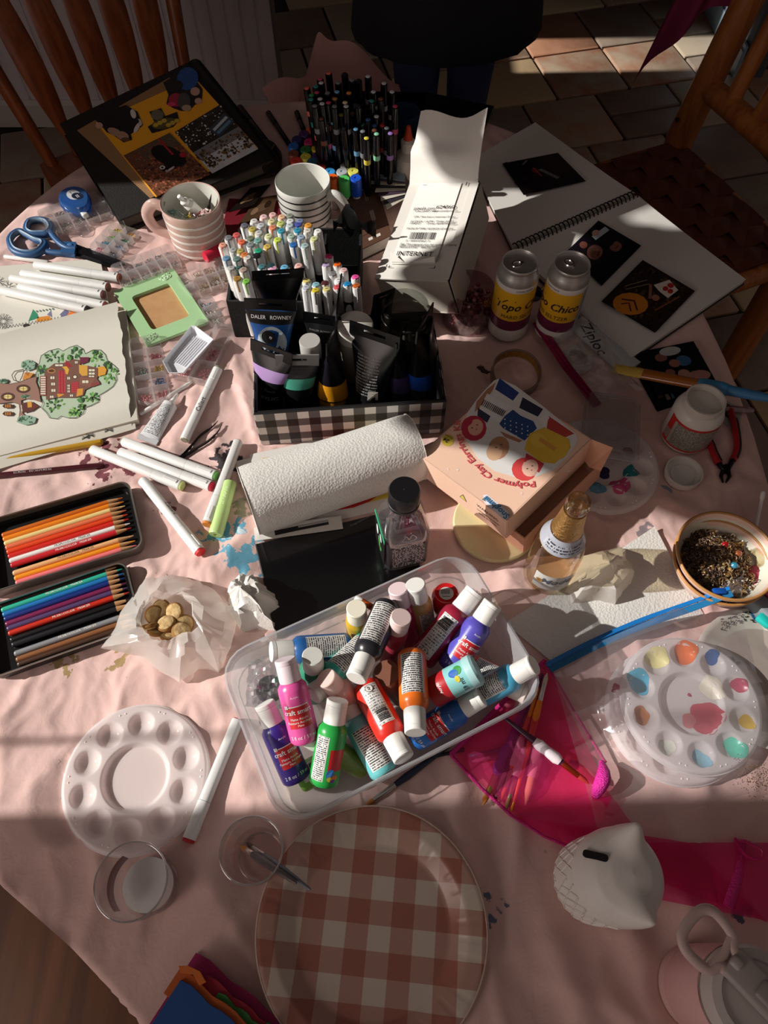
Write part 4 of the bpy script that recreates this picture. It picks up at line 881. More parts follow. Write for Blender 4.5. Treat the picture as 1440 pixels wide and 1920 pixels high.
q3 = [onplane(x, y, t.matrix_world, -.005) for x, y in [(-60, 890), (252, 798), (232, 582), (-60, 650)]]; f3 = bil(q3)
obj('page', grid(20, 20, lambda u, v: f3(u, v, -.005 - .008 * max(0, (.12 - v) / .12))), mat('#d3cec0', .8), t, 180)
# treehouse picture, drawn in photo pixels and laid on the page
tM = t.matrix_world
def onpage(x, y, z):
    q = onplane(x, y, tM, .003); a = Q[1] - Q[0]; b_ = Q[3] - Q[0]; r_ = q - Q[0]; det = a.x * b_.y - a.y * b_.x
    u = (r_.x * b_.y - r_.y * b_.x) / det; v = (a.x * r_.y - a.y * r_.x) / det
    return (q.x, q.y, curl(u, v) + z)
zz = lambda pts: [(x * 260 / 1440, 600 + y * 260 / 1440) for x, y in pts]
S = []
def bumpy(cx, cy, rx, ry, n, amp, sd):
    rr = random.Random(sd); return [(cx + rx * cos(2 * pi * k / n) * (1 + amp * (k % 3 - 1) * .5 + rr.uniform(-amp, amp) * .4), cy + ry * sin(2 * pi * k / n) * (1 + amp * (k % 3 - 1) * .5)) for k in range(n)]
canopy = zz([(370, 540), (400, 440), (420, 360), (500, 310), (600, 285), (650, 310), (720, 270), (790, 250), (860, 290), (880, 340), (960, 300), (1040, 300), (1090, 350), (1110, 410), (1180, 460), (1220, 500), (1200, 560), (1210, 610), (1170, 680), (1100, 730), (1030, 770), (1020, 840), (940, 880), (880, 900), (860, 960), (780, 1010), (700, 1010), (630, 990), (590, 1020), (510, 1010), (480, 960), (420, 900), (440, 860), (400, 780), (410, 700), (380, 620)])
S.append((canopy, '#b6c8ae')); 
outl = canopy + [canopy[0]]
S += [(s_, '#2e3a30') for s_ in strips(line(outl, 1.0))]
rr = random.Random(12)
for cx, cy, rx, ry, dark in [(560, 370, 100, 70, 1), (790, 320, 60, 55, 1), (1010, 400, 70, 75, 0), (1140, 560, 80, 90, 0), (580, 880, 100, 75, 1), (770, 950, 60, 45, 0), (950, 790, 70, 55, 0), (430, 500, 50, 45, 1), (1110, 460, 40, 30, 1), (830, 820, 30, 25, 1), (840, 895, 25, 20, 1), (980, 330, 20, 16, 1), (720, 380, 18, 16, 1)]:
    for k in range(26):
        a = rr.uniform(0, 6.28); q = rr.random() ** .5; S.append((zz(ell(cx + rx * q * cos(a), cy + ry * q * sin(a), 17, 11, a, 6)), rr.choice(['#3f6a3c', '#4f8a4a', '#2f4a30', '#6a9a4a', '#36503a'] if dark else ['#5a9a50', '#7ab05a', '#3f6a3c', '#8ab860', '#2f4a30'])))
trunk = zz([(-300, 660), (0, 650), (100, 660), (200, 640), (300, 600), (375, 580), (370, 640), (400, 720), (420, 850), (330, 820), (260, 815), (215, 830), (215, 900), (225, 960), (270, 1000), (262, 1008), (215, 985), (205, 1010), (195, 1000), (205, 930), (195, 870), (120, 845), (0, 860), (-300, 850)])
S += [(trunk, '#9a7466')] + [(s_, '#4a2e26') for s_ in strips(line(zz([(-300, 660), (0, 650), (100, 660), (200, 640), (300, 600), (375, 580)]), .9))] + [(s_, '#4a2e26') for s_ in strips(line(zz([(-300, 855), (0, 862), (120, 848), (195, 870), (205, 930), (195, 1000)]), .9))]
for cx, cy in ((240, 710), (80, 793), (-90, 720)):
    S += [(zz(ell(cx, cy, 75, 45)), '#4f3224'), (zz(ell(cx, cy, 55, 30)), '#6e4630'), (zz(ell(cx, cy, 44, 22)), '#e8d48a'), (zz(rect(cx - 44, cy - 2, cx + 44, cy + 2)), '#4f3224'), (zz(rect(cx - 2, cy - 22, cx + 2, cy + 22)), '#4f3224')]
S += [(s_, '#5a3a30') for s_ in strips(line(zz([(200, 640), (140, 620), (120, 570), (150, 530), (240, 510), (250, 515), (230, 580), (205, 630)]), 1.6))]
S += [(zz([(255, 540), (350, 550), (310, 600), (230, 620)]), '#d08a3a'), (zz([(255, 545), (310, 540), (290, 580)]), '#b06a28')]
for cx, cy, rx, ry in ((290, 465, 75, 55), (270, 1035, 100, 50), (30, 630, 50, 25), (260, 790, 50, 18)):
    S.append((zz(bumpy(cx, cy, rx, ry, 18, .12, int(cx))), '#8fae9a'))
    for k in range(18): a = rr.uniform(0, 6.28); q = rr.random() ** .5; S.append((zz(ell(cx + rx * .8 * q * cos(a), cy + ry * .8 * q * sin(a), 12, 8, a, 6)), rr.choice(['#3f5f48', '#2f4a3a', '#5a7f5a'])))
# small hut and lanterns
S += [(zz([(220, 860), (320, 840), (400, 890), (330, 940), (250, 960), (225, 920)]), '#5f2f2a'), (zz([(280, 845), (325, 842), (328, 900), (285, 905)]), '#d89a38'), (zz([(330, 870), (405, 890), (330, 935)]), '#6e2a26')]
for y in (890, 968): S += [(zz([(20, y), (45, y - 22), (115, y - 22), (140, y), (115, y + 22), (45, y + 22)]), '#4a2a1c')] + [(zz(rect(50 + 22 * k, y - 16, 64 + 22 * k, y + 16)), '#c07a30') for k in range(3)]
# the house (drawn sideways)
S += [(zz([(455, 550), (480, 505), (560, 445), (650, 440), (760, 400), (830, 410), (830, 460), (910, 470), (1010, 490), (1010, 590), (1000, 600), (1030, 640), (940, 690), (880, 720), (860, 780), (780, 800), (590, 800), (475, 825)]), '#7a5244')]
S += [(zz(rect(412, 575, 478, 780)), '#8a4a3a')] + [(zz(rect(420, 585 + 24 * k, 470, 600 + 24 * k)), '#ddd6c8') for k in range(8)]
S += [(zz([(600, 530), (650, 510), (670, 540), (675, 770), (640, 745), (605, 775)]), '#9e2430'), (zz([(735, 640), (815, 635), (815, 745), (735, 750)]), '#9e2430'), (zz([(680, 405), (750, 480), (675, 490)]), '#9e2430'), (zz([(820, 380), (925, 380), (910, 430), (840, 455)]), '#6e1f38')]
S += [(zz(ell(610 + 30 * (k % 3), 535 + 17 * (k // 3), 9, 6, 0, 6)), '#c84a50') for k in range(39)] + [(zz(rect(742 + 18 * (k % 4), 642 + 22 * (k // 4), 752 + 18 * (k % 4), 656 + 22 * (k // 4))), '#c84a50') for k in range(20)]
S += [(zz([(815, 460), (905, 465), (905, 570), (850, 575), (820, 545)]), '#d8a23e'), (zz([(640, 480), (690, 475), (715, 510), (700, 560), (680, 555), (670, 510)]), '#dca640'), (zz([(1015, 480), (1080, 475), (1105, 510), (1090, 560), (1015, 580)]), '#dc9c34'), (zz([(800, 710), (860, 705), (855, 770), (790, 790)]), '#d8963a'), (zz([(590, 760), (670, 765), (600, 800)]), '#d8963a'), (zz([(830, 590), (985, 600), (930, 690), (820, 660)]), '#8a5a48')]
for x0, y0, x1, y1 in [(520, 580, 562, 608), (528, 645, 568, 673), (530, 712, 572, 740), (515, 780, 552, 804), (695, 585, 724, 612), (698, 665, 722, 688), (698, 695, 722, 716), (698, 724, 722, 746), (722, 768, 755, 790), (570, 455, 650, 475), (775, 422, 803, 446), (920, 505, 980, 528), (920, 540, 980, 562), (920, 572, 975, 588), (850, 622, 915, 650)]:
    S += [(zz(rect(x0 - 4, y0 - 4, x1 + 4, y1 + 4)), '#3a2620'), (zz(rect(x0, y0, x1, y1)), '#e6dcc4'), (zz(rect((x0 + x1) / 2 - 2, y0, (x0 + x1) / 2 + 2, y1)), '#3a2620')]
S += [(zz(ell(775, 585, 26, 22)), '#3a2620'), (zz(ell(775, 585, 18, 15)), '#e6dcc4'), (zz(ell(530, 522, 42, 24)), '#c08a3a'), (zz(ell(530, 522, 32, 16)), '#5a2f26'), (zz([(940, 650), (1030, 640), (1035, 660), (950, 690)]), '#8a4036')]
for e0, e1 in (((590, 770), (720, 1240)),):
    pass
decal('treehouse_drawing', S, t, onpage, z=.0002, rough=.75)
# dark leaf sketches along the lower page edge
S2 = []
for cx, cy in ((860, 1170), (900, 1150), (400, 1330), (460, 1312), (1100, 1095)):
    for k in range(7): a = k * .5; S2 += [(s_, '#3a3a36') for s_ in strips(line(zz([(cx - 40, cy + 20), (cx - 10 + 20 * cos(a), cy - 10 + 14 * sin(a)), (cx + 45, cy - 18 + 5 * k)]), .5))]
decal('pencil_sketch', S2, t, onpage, z=.0003, rough=.75)
# ---- loose sheet behind the book with line drawings
C = [P(*c, .010) for c in [(-60, 640), (205, 580), (188, 485), (-60, 503)]]; t, Q = quad_thing('drawing_sheet', 'white page with half-coloured flower line drawings under the white markers', 'paper', C, .001, None)
obj('sheet', slab(Q, -.008, 0), mat('#dddacf', .75), t, None); sM2 = t.matrix_world
def onsheet(x, y, z): q = onplane(x, y, sM2, 0); return (q.x, q.y, z)
S3 = []
def fl(cx, cy, r, n):
    out = []
    for k in range(n):
        a = 2 * pi * k / n; out += [(s_, '#4a4a4a') for s_ in strips(line([(cx + r * .3 * cos(a), cy + r * .3 * sin(a) * .8), (cx + r * cos(a - .15), cy + r * sin(a - .15) * .8), (cx + r * cos(a + .15), cy + r * sin(a + .15) * .8), (cx + r * .3 * cos(a), cy + r * .3 * sin(a) * .8)], .7))]
    return out + [(s_, '#4a4a4a') for s_ in strips(line([(cx + r * .25 * cos(q * .5), cy + r * .22 * sin(q * .5)) for q in range(14)], .7))]
for a_ in ((6, 603, 18, 14), (-2, 528, 12, 8), (16, 537, 13, 7)): decal('flower_doodle', fl(*a_), t, onsheet, z=.0002, rough=.75)
for pc in [([(53, 603), (62, 580), (70, 588), (73, 596)], '#2f8a68'), ([(70, 595), (92, 592), (98, 600), (68, 604)], '#d88a2a'), ([(88, 590), (96, 582), (98, 595)], '#7a7a9a'), ([(112, 590), (122, 580), (130, 585), (120, 598)], '#6a6a8a'), ([(120, 598), (132, 584), (145, 588), (125, 602)], '#e07a2a')]: decal('coloured_shape', [pc], t, onsheet, z=.0002, rough=.75)
S3 += [(s_, '#3a3a3a') for k in range(24) for s_ in strips(line([(4 + k * 6, 617 - k * .9), (7 + k * 6, 611 - k), (9 + k * 6, 616 - k)], .8))] + [(ell(50, 611, 7, 4), '#2a2422')] + [(ell(70 + 6 * k, 584 - 3 * k * .3, 3, 1.6, .5, 6), '#5a6a60') for k in range(6)]
decal('line_drawing', S3, t, onsheet, z=.0002, rough=.75)
# ---- white alcohol markers
MW = mat('#e4e4e2', .35)
def rs(r, z, n=3): return rrect(2 * r, 2 * r, r * .75, z, n)
def marker(label, a, b, ha, hb, cap_c, r=.0072, text_s=None, roll=0.0, group='loose white markers', end_both=None):
    A, B = P(*a, ha + r), P(*b, hb + r); L_ = (B - A).length; t = thing('white_marker', label, 'marker', along(A, B, roll), group)
    obj('barrel', loft([rs(r * .82, 0), rs(r * .95, .0015), rs(r * .95, L_ * .68)]), MW, t, 40)
    obj('seam', loft([rs(r * .90, L_ * .68), rs(r * .90, L_ * .683)]), mat('#6e6e70', .4), t, 40)
    c = obj('cap', loft([rs(r * .98, L_ * .683), rs(r, L_ * .70), rs(r, L_ - .004)]), MW, t, 40)
    obj('colour_end', loft([rs(r * .9, L_ - .004), rs(r * .96, L_ - .0035), rs(r * .88, L_ - .0002), rs(r * .55, L_)]), mat(cap_c, .4), t, 40)
    obj('pocket_clip', mv(rbox(r * .7, .002, L_ * .14, .0006, 1), 0, r * 1.02, L_ * .88), MW, c, 30)
    obj('tail_end', loft([rs(r * .7, -.0012), rs(r * .8, .0002)]), mat(end_both or cap_c, .4), t, 40)
    if text_s: text(text_s, r * 1.35, mat('#4a4a4a', .6), t, None, lambda x, y: (y, r * .97, L_ * .45 + x), .01)
    return t
for i, (a, b, c, w1) in enumerate([((65, 497), (226, 521), '#8a4a38', 'topmost'), ((40, 513), (205, 539), '#6e3a30', 'second from the top'), ((20, 522), (196, 553), '#7a4448', 'middle'), ((36, 538), (200, 574), '#8a4640', 'second from the bottom'), ((0, 544), (166, 582), '#3a3234', 'lowest')]):
    marker('white marker with dark end, %s of the five on the drawing sheet' % w1, a, b, .012, .012, c, .0075, group='five markers on the drawing sheet')
marker('white marker with grey lettering and olive end lying above the tweezers', (346, 825), (410, 690), .004, .006, '#8a8a70', .0078, 'Caliart', pi * .1)
marker('white marker with pale green end, lowest of the crossed three', (172, 843), (343, 912), .004, .004, '#c8d48a', .0078)
marker('white marker with mid green end, topmost of the crossed three', (231, 828), (407, 893), .006, .004, '#6aa05a', .0078)
marker('white marker with crimson end, between the crossed three', (224, 848), (399, 913), .004, .004, '#b0243a', .0078)
marker('white marker with orange-brown end beside the green highlighter', (447, 828), (388, 985), .004, .006, '#d0823a', .0078)
marker('white marker with bright red end lying alone above the cookie bag', (267, 900), (377, 1037), .004, .008, '#d62a2e', .0078, 'Caliart', -pi * .3)
marker('long white marker with red ends beside the empty palette', (446, 1350), (352, 1580), .004, .006, '#b8242e', .0078)
# thick green highlighter
A, B = P(432, 905, .015), P(404, 1003, .012); L_ = (B - A).length; t = thing('highlighter', 'fat pale green highlighter next to the paper towel roll', 'marker', along(A, B)); gm_ = mat('#b9d88a', .4)
obj('barrel', lathe([(.0095, 0), (.010, .002), (.010, L_ * .5)], 20), gm_, t); obj('cap', lathe([(.0106, L_ * .5), (.0106, L_ - .003), (.0095, L_), (.003, L_), (.003, L_ - .002), (.0004, L_ - .002)], 20), gm_, t)
text('TEXMARK', .0075, mat('#d8ecb4', .5), t, None, lambda x, y: wrapv(.0102, pi / 2, L_ * .3, 1)(x, y), .01)
# white thin sticks
def stick(label, a, b, h=.005, r=.0035, c='#e6e4e0', name='white_stick', cat='stick', tip=None):
    A, B = P(*a, h), P(*b, h); L_ = (B - A).length; t = thing(name, label, cat, along(A, B))
    obj('shaft', lathe([(r * .7, 0), (r, .002), (r, L_ * .9), (r * .8, L_ * .92)], 12), mat(c, .4), t); obj('tip', lathe([(r * .8, L_ * .92), (r * .5, L_)], 12), mat(tip or c, .4), t); return t
stick('thin white pen lying below the scissors handles', (8, 481), (98, 493), .006, .004, tip='#7a5a54'); stick('thin white applicator stick under the glue tube', (262, 777), (362, 715), .004)
# red marker cap leaning on the caddy
A, B = P(412, 468, .02), P(384, 484, .022); t = thing('red_marker', 'thick marker with crimson cap poking out beside the caddy', 'marker', along(A + (A - B) * .9, B)); L_ = (A + (A - B) * .9 - B).length
obj('cap', lathe([(.0105, L_ * .35), (.0105, L_ - .004), (.0095, L_ - .001), (.004, L_), (.001, L_ - .001)], 22), mat('#c81e3e', .4), t); obj('barrel', lathe([(.009, 0), (.009, L_ * .36)], 20), WHITE, t)
# ---- glue tube
A, B = P(275, 828, .004), P(333, 738, .012); L_ = (B - A).length; t = thing('glue_tube', 'white metal glue tube with fine print and pointed nozzle', 'tube', along(A, B))
def tube_loops(w, r, Lb, n=24, fl=.0012):
    out = []
    for s in range(9):
        u = s / 8; a = w / 2 + (r - w / 2) * u; b2 = fl + (r - fl) * (u ** .7); out.append([(a * cos(2 * pi * k / n), b2 * sin(2 * pi * k / n), Lb * (.08 + .92 * u)) for k in range(n)])
    return out
W_ = .036; R_ = .012; Lb = L_ * .76
obj('body', loft(tube_loops(W_, R_, Lb)), mat('#cfd0d2', .35), t, 60); obj('crimp', box(W_, .003, L_ * .09, 0, 0, L_ * .04), mat('#c4c5c8', .35), t, None)
printed('small_print', grid(10, 6, lambda u, v: ((W_ / 2 + (R_ - W_ / 2) * (.1 + .8 * v)) * .9 * cos(pi * (.12 + .76 * u)), (.0018 + (R_ - .0012) * (.1 + .8 * v) ** .7) * (sin(pi * (.12 + .76 * u)) * 1.03) + .0003, Lb * (.08 + .92 * (.1 + .8 * v)))), 10, 6, print_mat(22, 22, '#d4d5d7', '#4a4b50'), t, fx=True)
obj('shoulder', lathe([(R_, Lb), (R_ * .5, Lb + .004), (.004, Lb + .008)], 18), WHITE, t); obj('nozzle', lathe([(.0045, Lb + .006), (.004, Lb + .012), (.0015, L_)], 14), WHITE, t)
# ---- tweezers
A, B = P(335, 862, .006), P(414, 796, .006); L_ = (B - A).length; t = thing('tweezers', 'black metal tweezers lying open on the creased cloth', 'tweezers', along(A, B)); TMm = mat('#141416', .35, metal=.4)
for s in (-1, 1): obj('arm', tubep(spin([(0, 0, 0), (s * .004, 0, L_ * .3), (s * .009, 0, L_ * .6), (s * .007, 0, L_ * .85), (s * .005 + .004, 0, L_ * 1.02)], 5), [.0038] * 6 + [.0032] * 8 + [.002] * 4 + [.0012] * 3, 8, flat=.35), TMm, t, 60)
obj('joint', rbox(.009, .003, .02, .001, 1, 0, 0, .004), TMm, t)
# ---- pencils
def pencil(label, A, B, c, lead, r=.0038, text_s=None, group=None, roll=0.0, short=False, tcol='#e8e4da'):
    L_ = (B - A).length; t = thing('colour_pencil', label, 'pencil', along(A, B, roll), group)
    hexa = lambda rr, z: [(rr * cos(2 * pi * k / 12), rr * sin(2 * pi * k / 12), z) for k in range(12)]
    obj('barrel', loft([hexa(r * .6, 0), hexa(r * .92, .0012), hexa(r, .003), hexa(r, L_ - .022)]), mat(c, .3), t, 50)
    obj('sharpened_wood', loft([hexa(r * .99, L_ - .022), hexa(r * .42, L_ - .007)]), mat('#c99a6a', .6), t, 50)
    obj('lead', loft([hexa(r * .42, L_ - .007), hexa(.0006, L_)]), mat(lead, .5), t, 50)
    if text_s: text(text_s, r * 1.15, mat(tcol, .4), t, None, lambda x, y: (-y * .9, r * 1.02, L_ * .55 - x) if False else wrapv(r * 1.015, pi / 2, L_ * .52, -1)(x, y), .01)
    return t
pencil('ochre yellow pencil without visible tip along the colouring book', P(193, 828, .006), P(-50, 872, .006), '#c79a2e', '#c79a2e', .005)
pencil('dark red pencil with silver lettering below the colouring book', P(195, 872, .005), P(-60, 897, .005), '#4a1820', '#4a1820', .0045, 'PRISMACOLOR | PREMIER', tcol='#b8b4b0')
# ---- pencil tins
def tin(label, C, hh, m, inner, name='pencil_tin'):
    o = sum(C, Vector()) / 4; ex = (C[1] - C[0] + C[2] - C[3]) / 2; ey = (C[3] - C[0] + C[2] - C[1]) / 2; o.z = T + .003
    M = frame(o, Vector((ex.x, ex.y, 0)), Vector((ey.x, ey.y, 0))); w_, l_ = ex.length, ey.length; t = thing(name, label, 'pencil tin', M)
    obj('pan', loft([rrect(w_ - .004, l_ - .004, .014, 0), rrect(w_, l_, .016, .003), rrect(w_, l_, .016, hh), rrect(w_ - .003, l_ - .003, .0145, hh), rrect(w_ - .003, l_ - .003, .0145, .002)], True, True), m, t, 50)
    obj('rolled_rim', tubep(rrect(w_ - .001, l_ - .001, .015, hh), .0014, 6, True), mat('#a9a49e', .3, metal=.9), t, 60)
    obj('insert_tray', loft([rrect(w_ - .004, l_ - .004, .014, .0025), rrect(w_ - .004, l_ - .004, .014, hh * .5), rrect(w_ - .014, l_ - .014, .01, hh * .5), rrect(w_ - .016, l_ - .016, .01, .004)], False, True), inner, t, 50)
    return t, M, w_, l_
C = [P(*c, .02) for c in [(-25, 1118), (276, 1022), (236, 905), (-50, 985)]]
_, MU, wu, lu = tin('upper open pencil tin with orange, red and white pencils', C, .020, mat('#8a867e', .35, metal=.7), mat('#0c0c0e', .35))
C = [P(*c, .018) for c in [(8, 1266), (262, 1172), (238, 1052), (-60, 1150)]]
_, ML, wl, ll = tin('lower black pencil tin with teal, blue, purple and brown pencils', C, .016, mat('#111113', .35), mat('#0b0b0d', .3))
UP = [('orange', '#c8651c', 340), ('amber', '#e8841c', 362), ('cream', '#e8cf8a', 386), ('salmon', '#e0714a', 410), ('orange-red', '#e0481e', 434), ('scarlet', '#d22a22', 459), ('white', '#eceae6', 484), ('red', '#c8202a', 509), ('peach', '#e8b07a', 553), ('golden orange', '#f0941e', 582), ('pink', '#ee7a7e', 607)]
for i, (nm, c, zy) in enumerate(UP):
    zx = 690 + (zy - 340) * .29; a = (zx / 3, 820 + zy / 3); s = -.315
    B = P(a[0], a[1], .0135); A = P(a[0] - 226, a[1] + 226 * .315, .0135)
    pencil('%s pencil in the upper tin' % nm, A, B, c, c, .0040, 'PRISMACOLOR | PREMIER' if nm in ('white', 'red', 'peach') else None, 'pencils in the upper tin', 0, tcol='#4a4440' if nm in ('white', 'peach') else '#f0ece6')
LO = [('dark brown', '#2a1a18', 718), ('turquoise', '#34b296', 741), ('blue', '#2272b8', 766), ('navy blue', '#1c2f78', 791), ('plum', '#7a2450', 819), ('violet', '#54406a', 845), ('tomato red', '#c8301e', 872), ('black', '#141416', 908), ('charcoal', '#202024', 935), ('silver', '#8a8c90', 985), ('tan brown', '#8a5a38', 1018), ('umber', '#4a3226', 1045)]
for i, (nm, c, zy) in enumerate(LO):
    zx = 680 + (zy - 718) * .30; a = (zx / 3, 820 + zy / 3); B = P(a[0], a[1], .011); A = P(a[0] - 226, a[1] + 226 * .345, .011)
    pencil('%s pencil in the lower tin' % nm, A, B, c, c, .0040, 'PRISMACOLOR | PREMIER' if nm in ('silver', 'tomato red', 'turquoise') else None, 'pencils in the lower tin')
# ---- bag of cookies
def crinkle(p, s, a, sd=0.0):
    v = Vector(p) * s + Vector((sd, sd * 1.7, sd * .3)); return a * (1 - 2 * abs(noise.noise(v))) + a * .5 * (1 - 2 * abs(noise.noise(v * 2.3)))
cb = Vector(P(318, 1178, .02)); t = thing('cookie_bag', 'crinkled see-through bag of small round cookies, torn open', 'bag', at(Vector((cb.x, cb.y, T))))
outl = [(272, 1088), (312, 1082), (350, 1084), (395, 1105), (425, 1135), (443, 1170), (432, 1215), (410, 1262), (372, 1255), (335, 1282), (300, 1262), (262, 1232), (188, 1218), (215, 1180), (225, 1150), (250, 1118)]
rim = [(268, 1142), (285, 1125), (305, 1128), (322, 1118), (340, 1122), (358, 1135), (360, 1155), (372, 1175), (358, 1190), (340, 1192), (318, 1203), (296, 1208), (280, 1200), (268, 1185), (262, 1170), (264, 1155)]
lp = []
for k, (mix, h) in enumerate([(0, .004), (.02, .012), (.25, .03), (.5, .042), (.75, .048), (1.0, .046), (1.0, .034), (.97, .012)]):
    l = []
    for q in range(64):
        i = q / 4; i0 = int(i) % 16; i1 = (i0 + 1) % 16; fr_ = i - int(i)
        ox = outl[i0][0] * (1 - fr_) + outl[i1][0] * fr_; oy = outl[i0][1] * (1 - fr_) + outl[i1][1] * fr_; ix = rim[i0][0] * (1 - fr_) + rim[i1][0] * fr_; iy = rim[i0][1] * (1 - fr_) + rim[i1][1] * fr_
        p = P(ox * (1 - mix) + ix * mix, oy * (1 - mix) + iy * mix, h); amp = .006 if 0 < k < 6 else .003
        d_ = crinkle(p, 38, amp, k * .0); l.append((p.x - cb.x + d_ * .4, p.y - cb.y + d_ * .3, max(.002, p.z - T + d_)))
    lp.append(l)
obj('film', loft(lp, False, True), clear('#fbf9f4', .08, .14, milk=.58, milkcol='#fdfbf7', edge=.30), t, 25)
CK = mat('#b8955f', .8, bump=(160, .8), var=(120, '#d6bc8a')); random.seed(4)
ck = mesh('cookie', lathe([(.009, 0), (.0125, .002), (.013, .005), (.011, .0075), (.004, .008), (.0005, .0078)], 18), CK, 60); cke = mesh('edge', lathe([(.0126, .0018), (.0133, .0035), (.0132, .0055), (.0115, .0074)], 18, False, False), mat('#94672f', .8, bump=(160, .5)), 60)
for k, (x, y, rx, ry) in enumerate([(290, 1152, .5, .3), (314, 1172, -.25, .1), (345, 1170, .2, -.5), (280, 1180, 1.0, .6), (305, 1142, -.1, .3), (330, 1148, .3, .2), (318, 1192, -.4, 0), (340, 1186, .1, .3), (295, 1188, .2, .7)]):
    p = P(x, y, .028 + .006 * (k % 2)); c = thing('cookie', 'seeded round cookie, %s in the open bag' % ['upper left', 'centre front', 'right', 'lower left standing on edge', 'back left', 'back right', 'bottom middle', 'bottom right', 'bottom left'][k], 'cookie', Matrix.Translation(p) @ Euler((rx, ry, k)).to_matrix().to_4x4(), 'cookies in the torn bag')
    obj('crumb', ck, None, c, None); obj('browned_edge', cke, None, c, None)
# ---- crumpled tissues
def crumple(label, ctr, pts, hh, seed, name='tissue', m=None, cat='tissue', dens=30):
    c = P(*ctr); t = thing(name, label, cat, at(Vector((c.x, c.y, T + .002))))
    W_ = [P(*q, hh * .3) for q in pts]; n = len(W_); lp = []
    for k in range(7):
        u = k / 6; l = []
        for q in range(48):
            i = q * n / 48; i0 = int(i) % n; i1 = (i0 + 1) % n; fr_ = i - int(i); b_ = W_[i0] * (1 - fr_) + W_[i1] * fr_ - c; rad = 1 - u ** 1.7 * .96
            z = hh * (sin(u * pi / 2)) ; p = Vector((b_.x * rad, b_.y * rad, z)); d_ = crinkle(p + Vector((seed, 0, 0)), dens, hh * .42 * (.3 + u)); d2 = crinkle(p + Vector((0, seed, 3)), dens * 1.6, .006)
            l.append((p.x + d2, p.y + d2 * .5, max(.001 + .002 * (k > 0), z + d_ * (.35 + .65 * min(1, u * 2)))))
        lp.append(l)
    obj('paper', loft(lp, False, True), m or mat('#e6e2dc', .8, sss=0), t, 20)
    return t
TIS = mat('#e9e6e0', .85, bump=(400, .3))
crumple('crumpled white tissue next to the cookie bag', (462, 1135), [(415, 1110), (440, 1085), (470, 1082), (478, 1100), (505, 1115), (516, 1140), (500, 1152), (508, 1185), (475, 1178), (445, 1188), (425, 1160), (418, 1135)], .035, 3.3, m=TIS)
# ================================================================== centre: caddy, check box, towel roll, paint bin
# ---- black caddy with alcohol markers
cad = thing('marker_caddy', 'black fabric desk caddy packed with white alcohol markers', 'caddy', at(Vector((-.150, .995, T)), radians(-1)))
CB = mat('#121213', .85, bump=(500, .5))
cw, cdp = .215, .18
obj('base', box(cw, cdp, .004, 0, 0, .003), CB, cad, None)
sidep = [(-cdp / 2, 0), (cdp / 2, 0), (cdp / 2, .085), (0, .09), (-cdp / 2, .085)]
for sx in (-1, 1):
    obj('side_panel', [(sx * cw / 2 + d_, y, z) for d_ in (-.002, .002) for y, z in sidep] and ([(sx * cw / 2 + d_, y, z) for d_ in (-.002, .002) for y, z in sidep], [(0, 1, 2, 3, 4), (9, 8, 7, 6, 5)] + [(i, (i + 1) % 5, 5 + (i + 1) % 5, 5 + i) for i in range(5)]), CB, cad, None)
obj('front_panel', box(cw, .004, .085, 0, -cdp / 2, .0425), CB, cad, None); obj('back_panel', box(cw, .004, .085, 0, cdp / 2, .0425), CB, cad, None)
obj('divider', box(.004, cdp - .01, .075, .045, 0, .04), CB, cad, None); obj('divider', box(cw - .01, .004, .075, 0, -.02, .04), CB, cad, None)
obj('inner_bag', grid(10, 6, lambda u, v: (.06 + .075 * u, .075 + .02 * sin(u * 5) * v, .09 + .035 * v * (1 - .4 * abs(u - .5)) + .012 * sin(u * 11 + v * 4))), mat('#0a0a0b', .35), cad, 25)
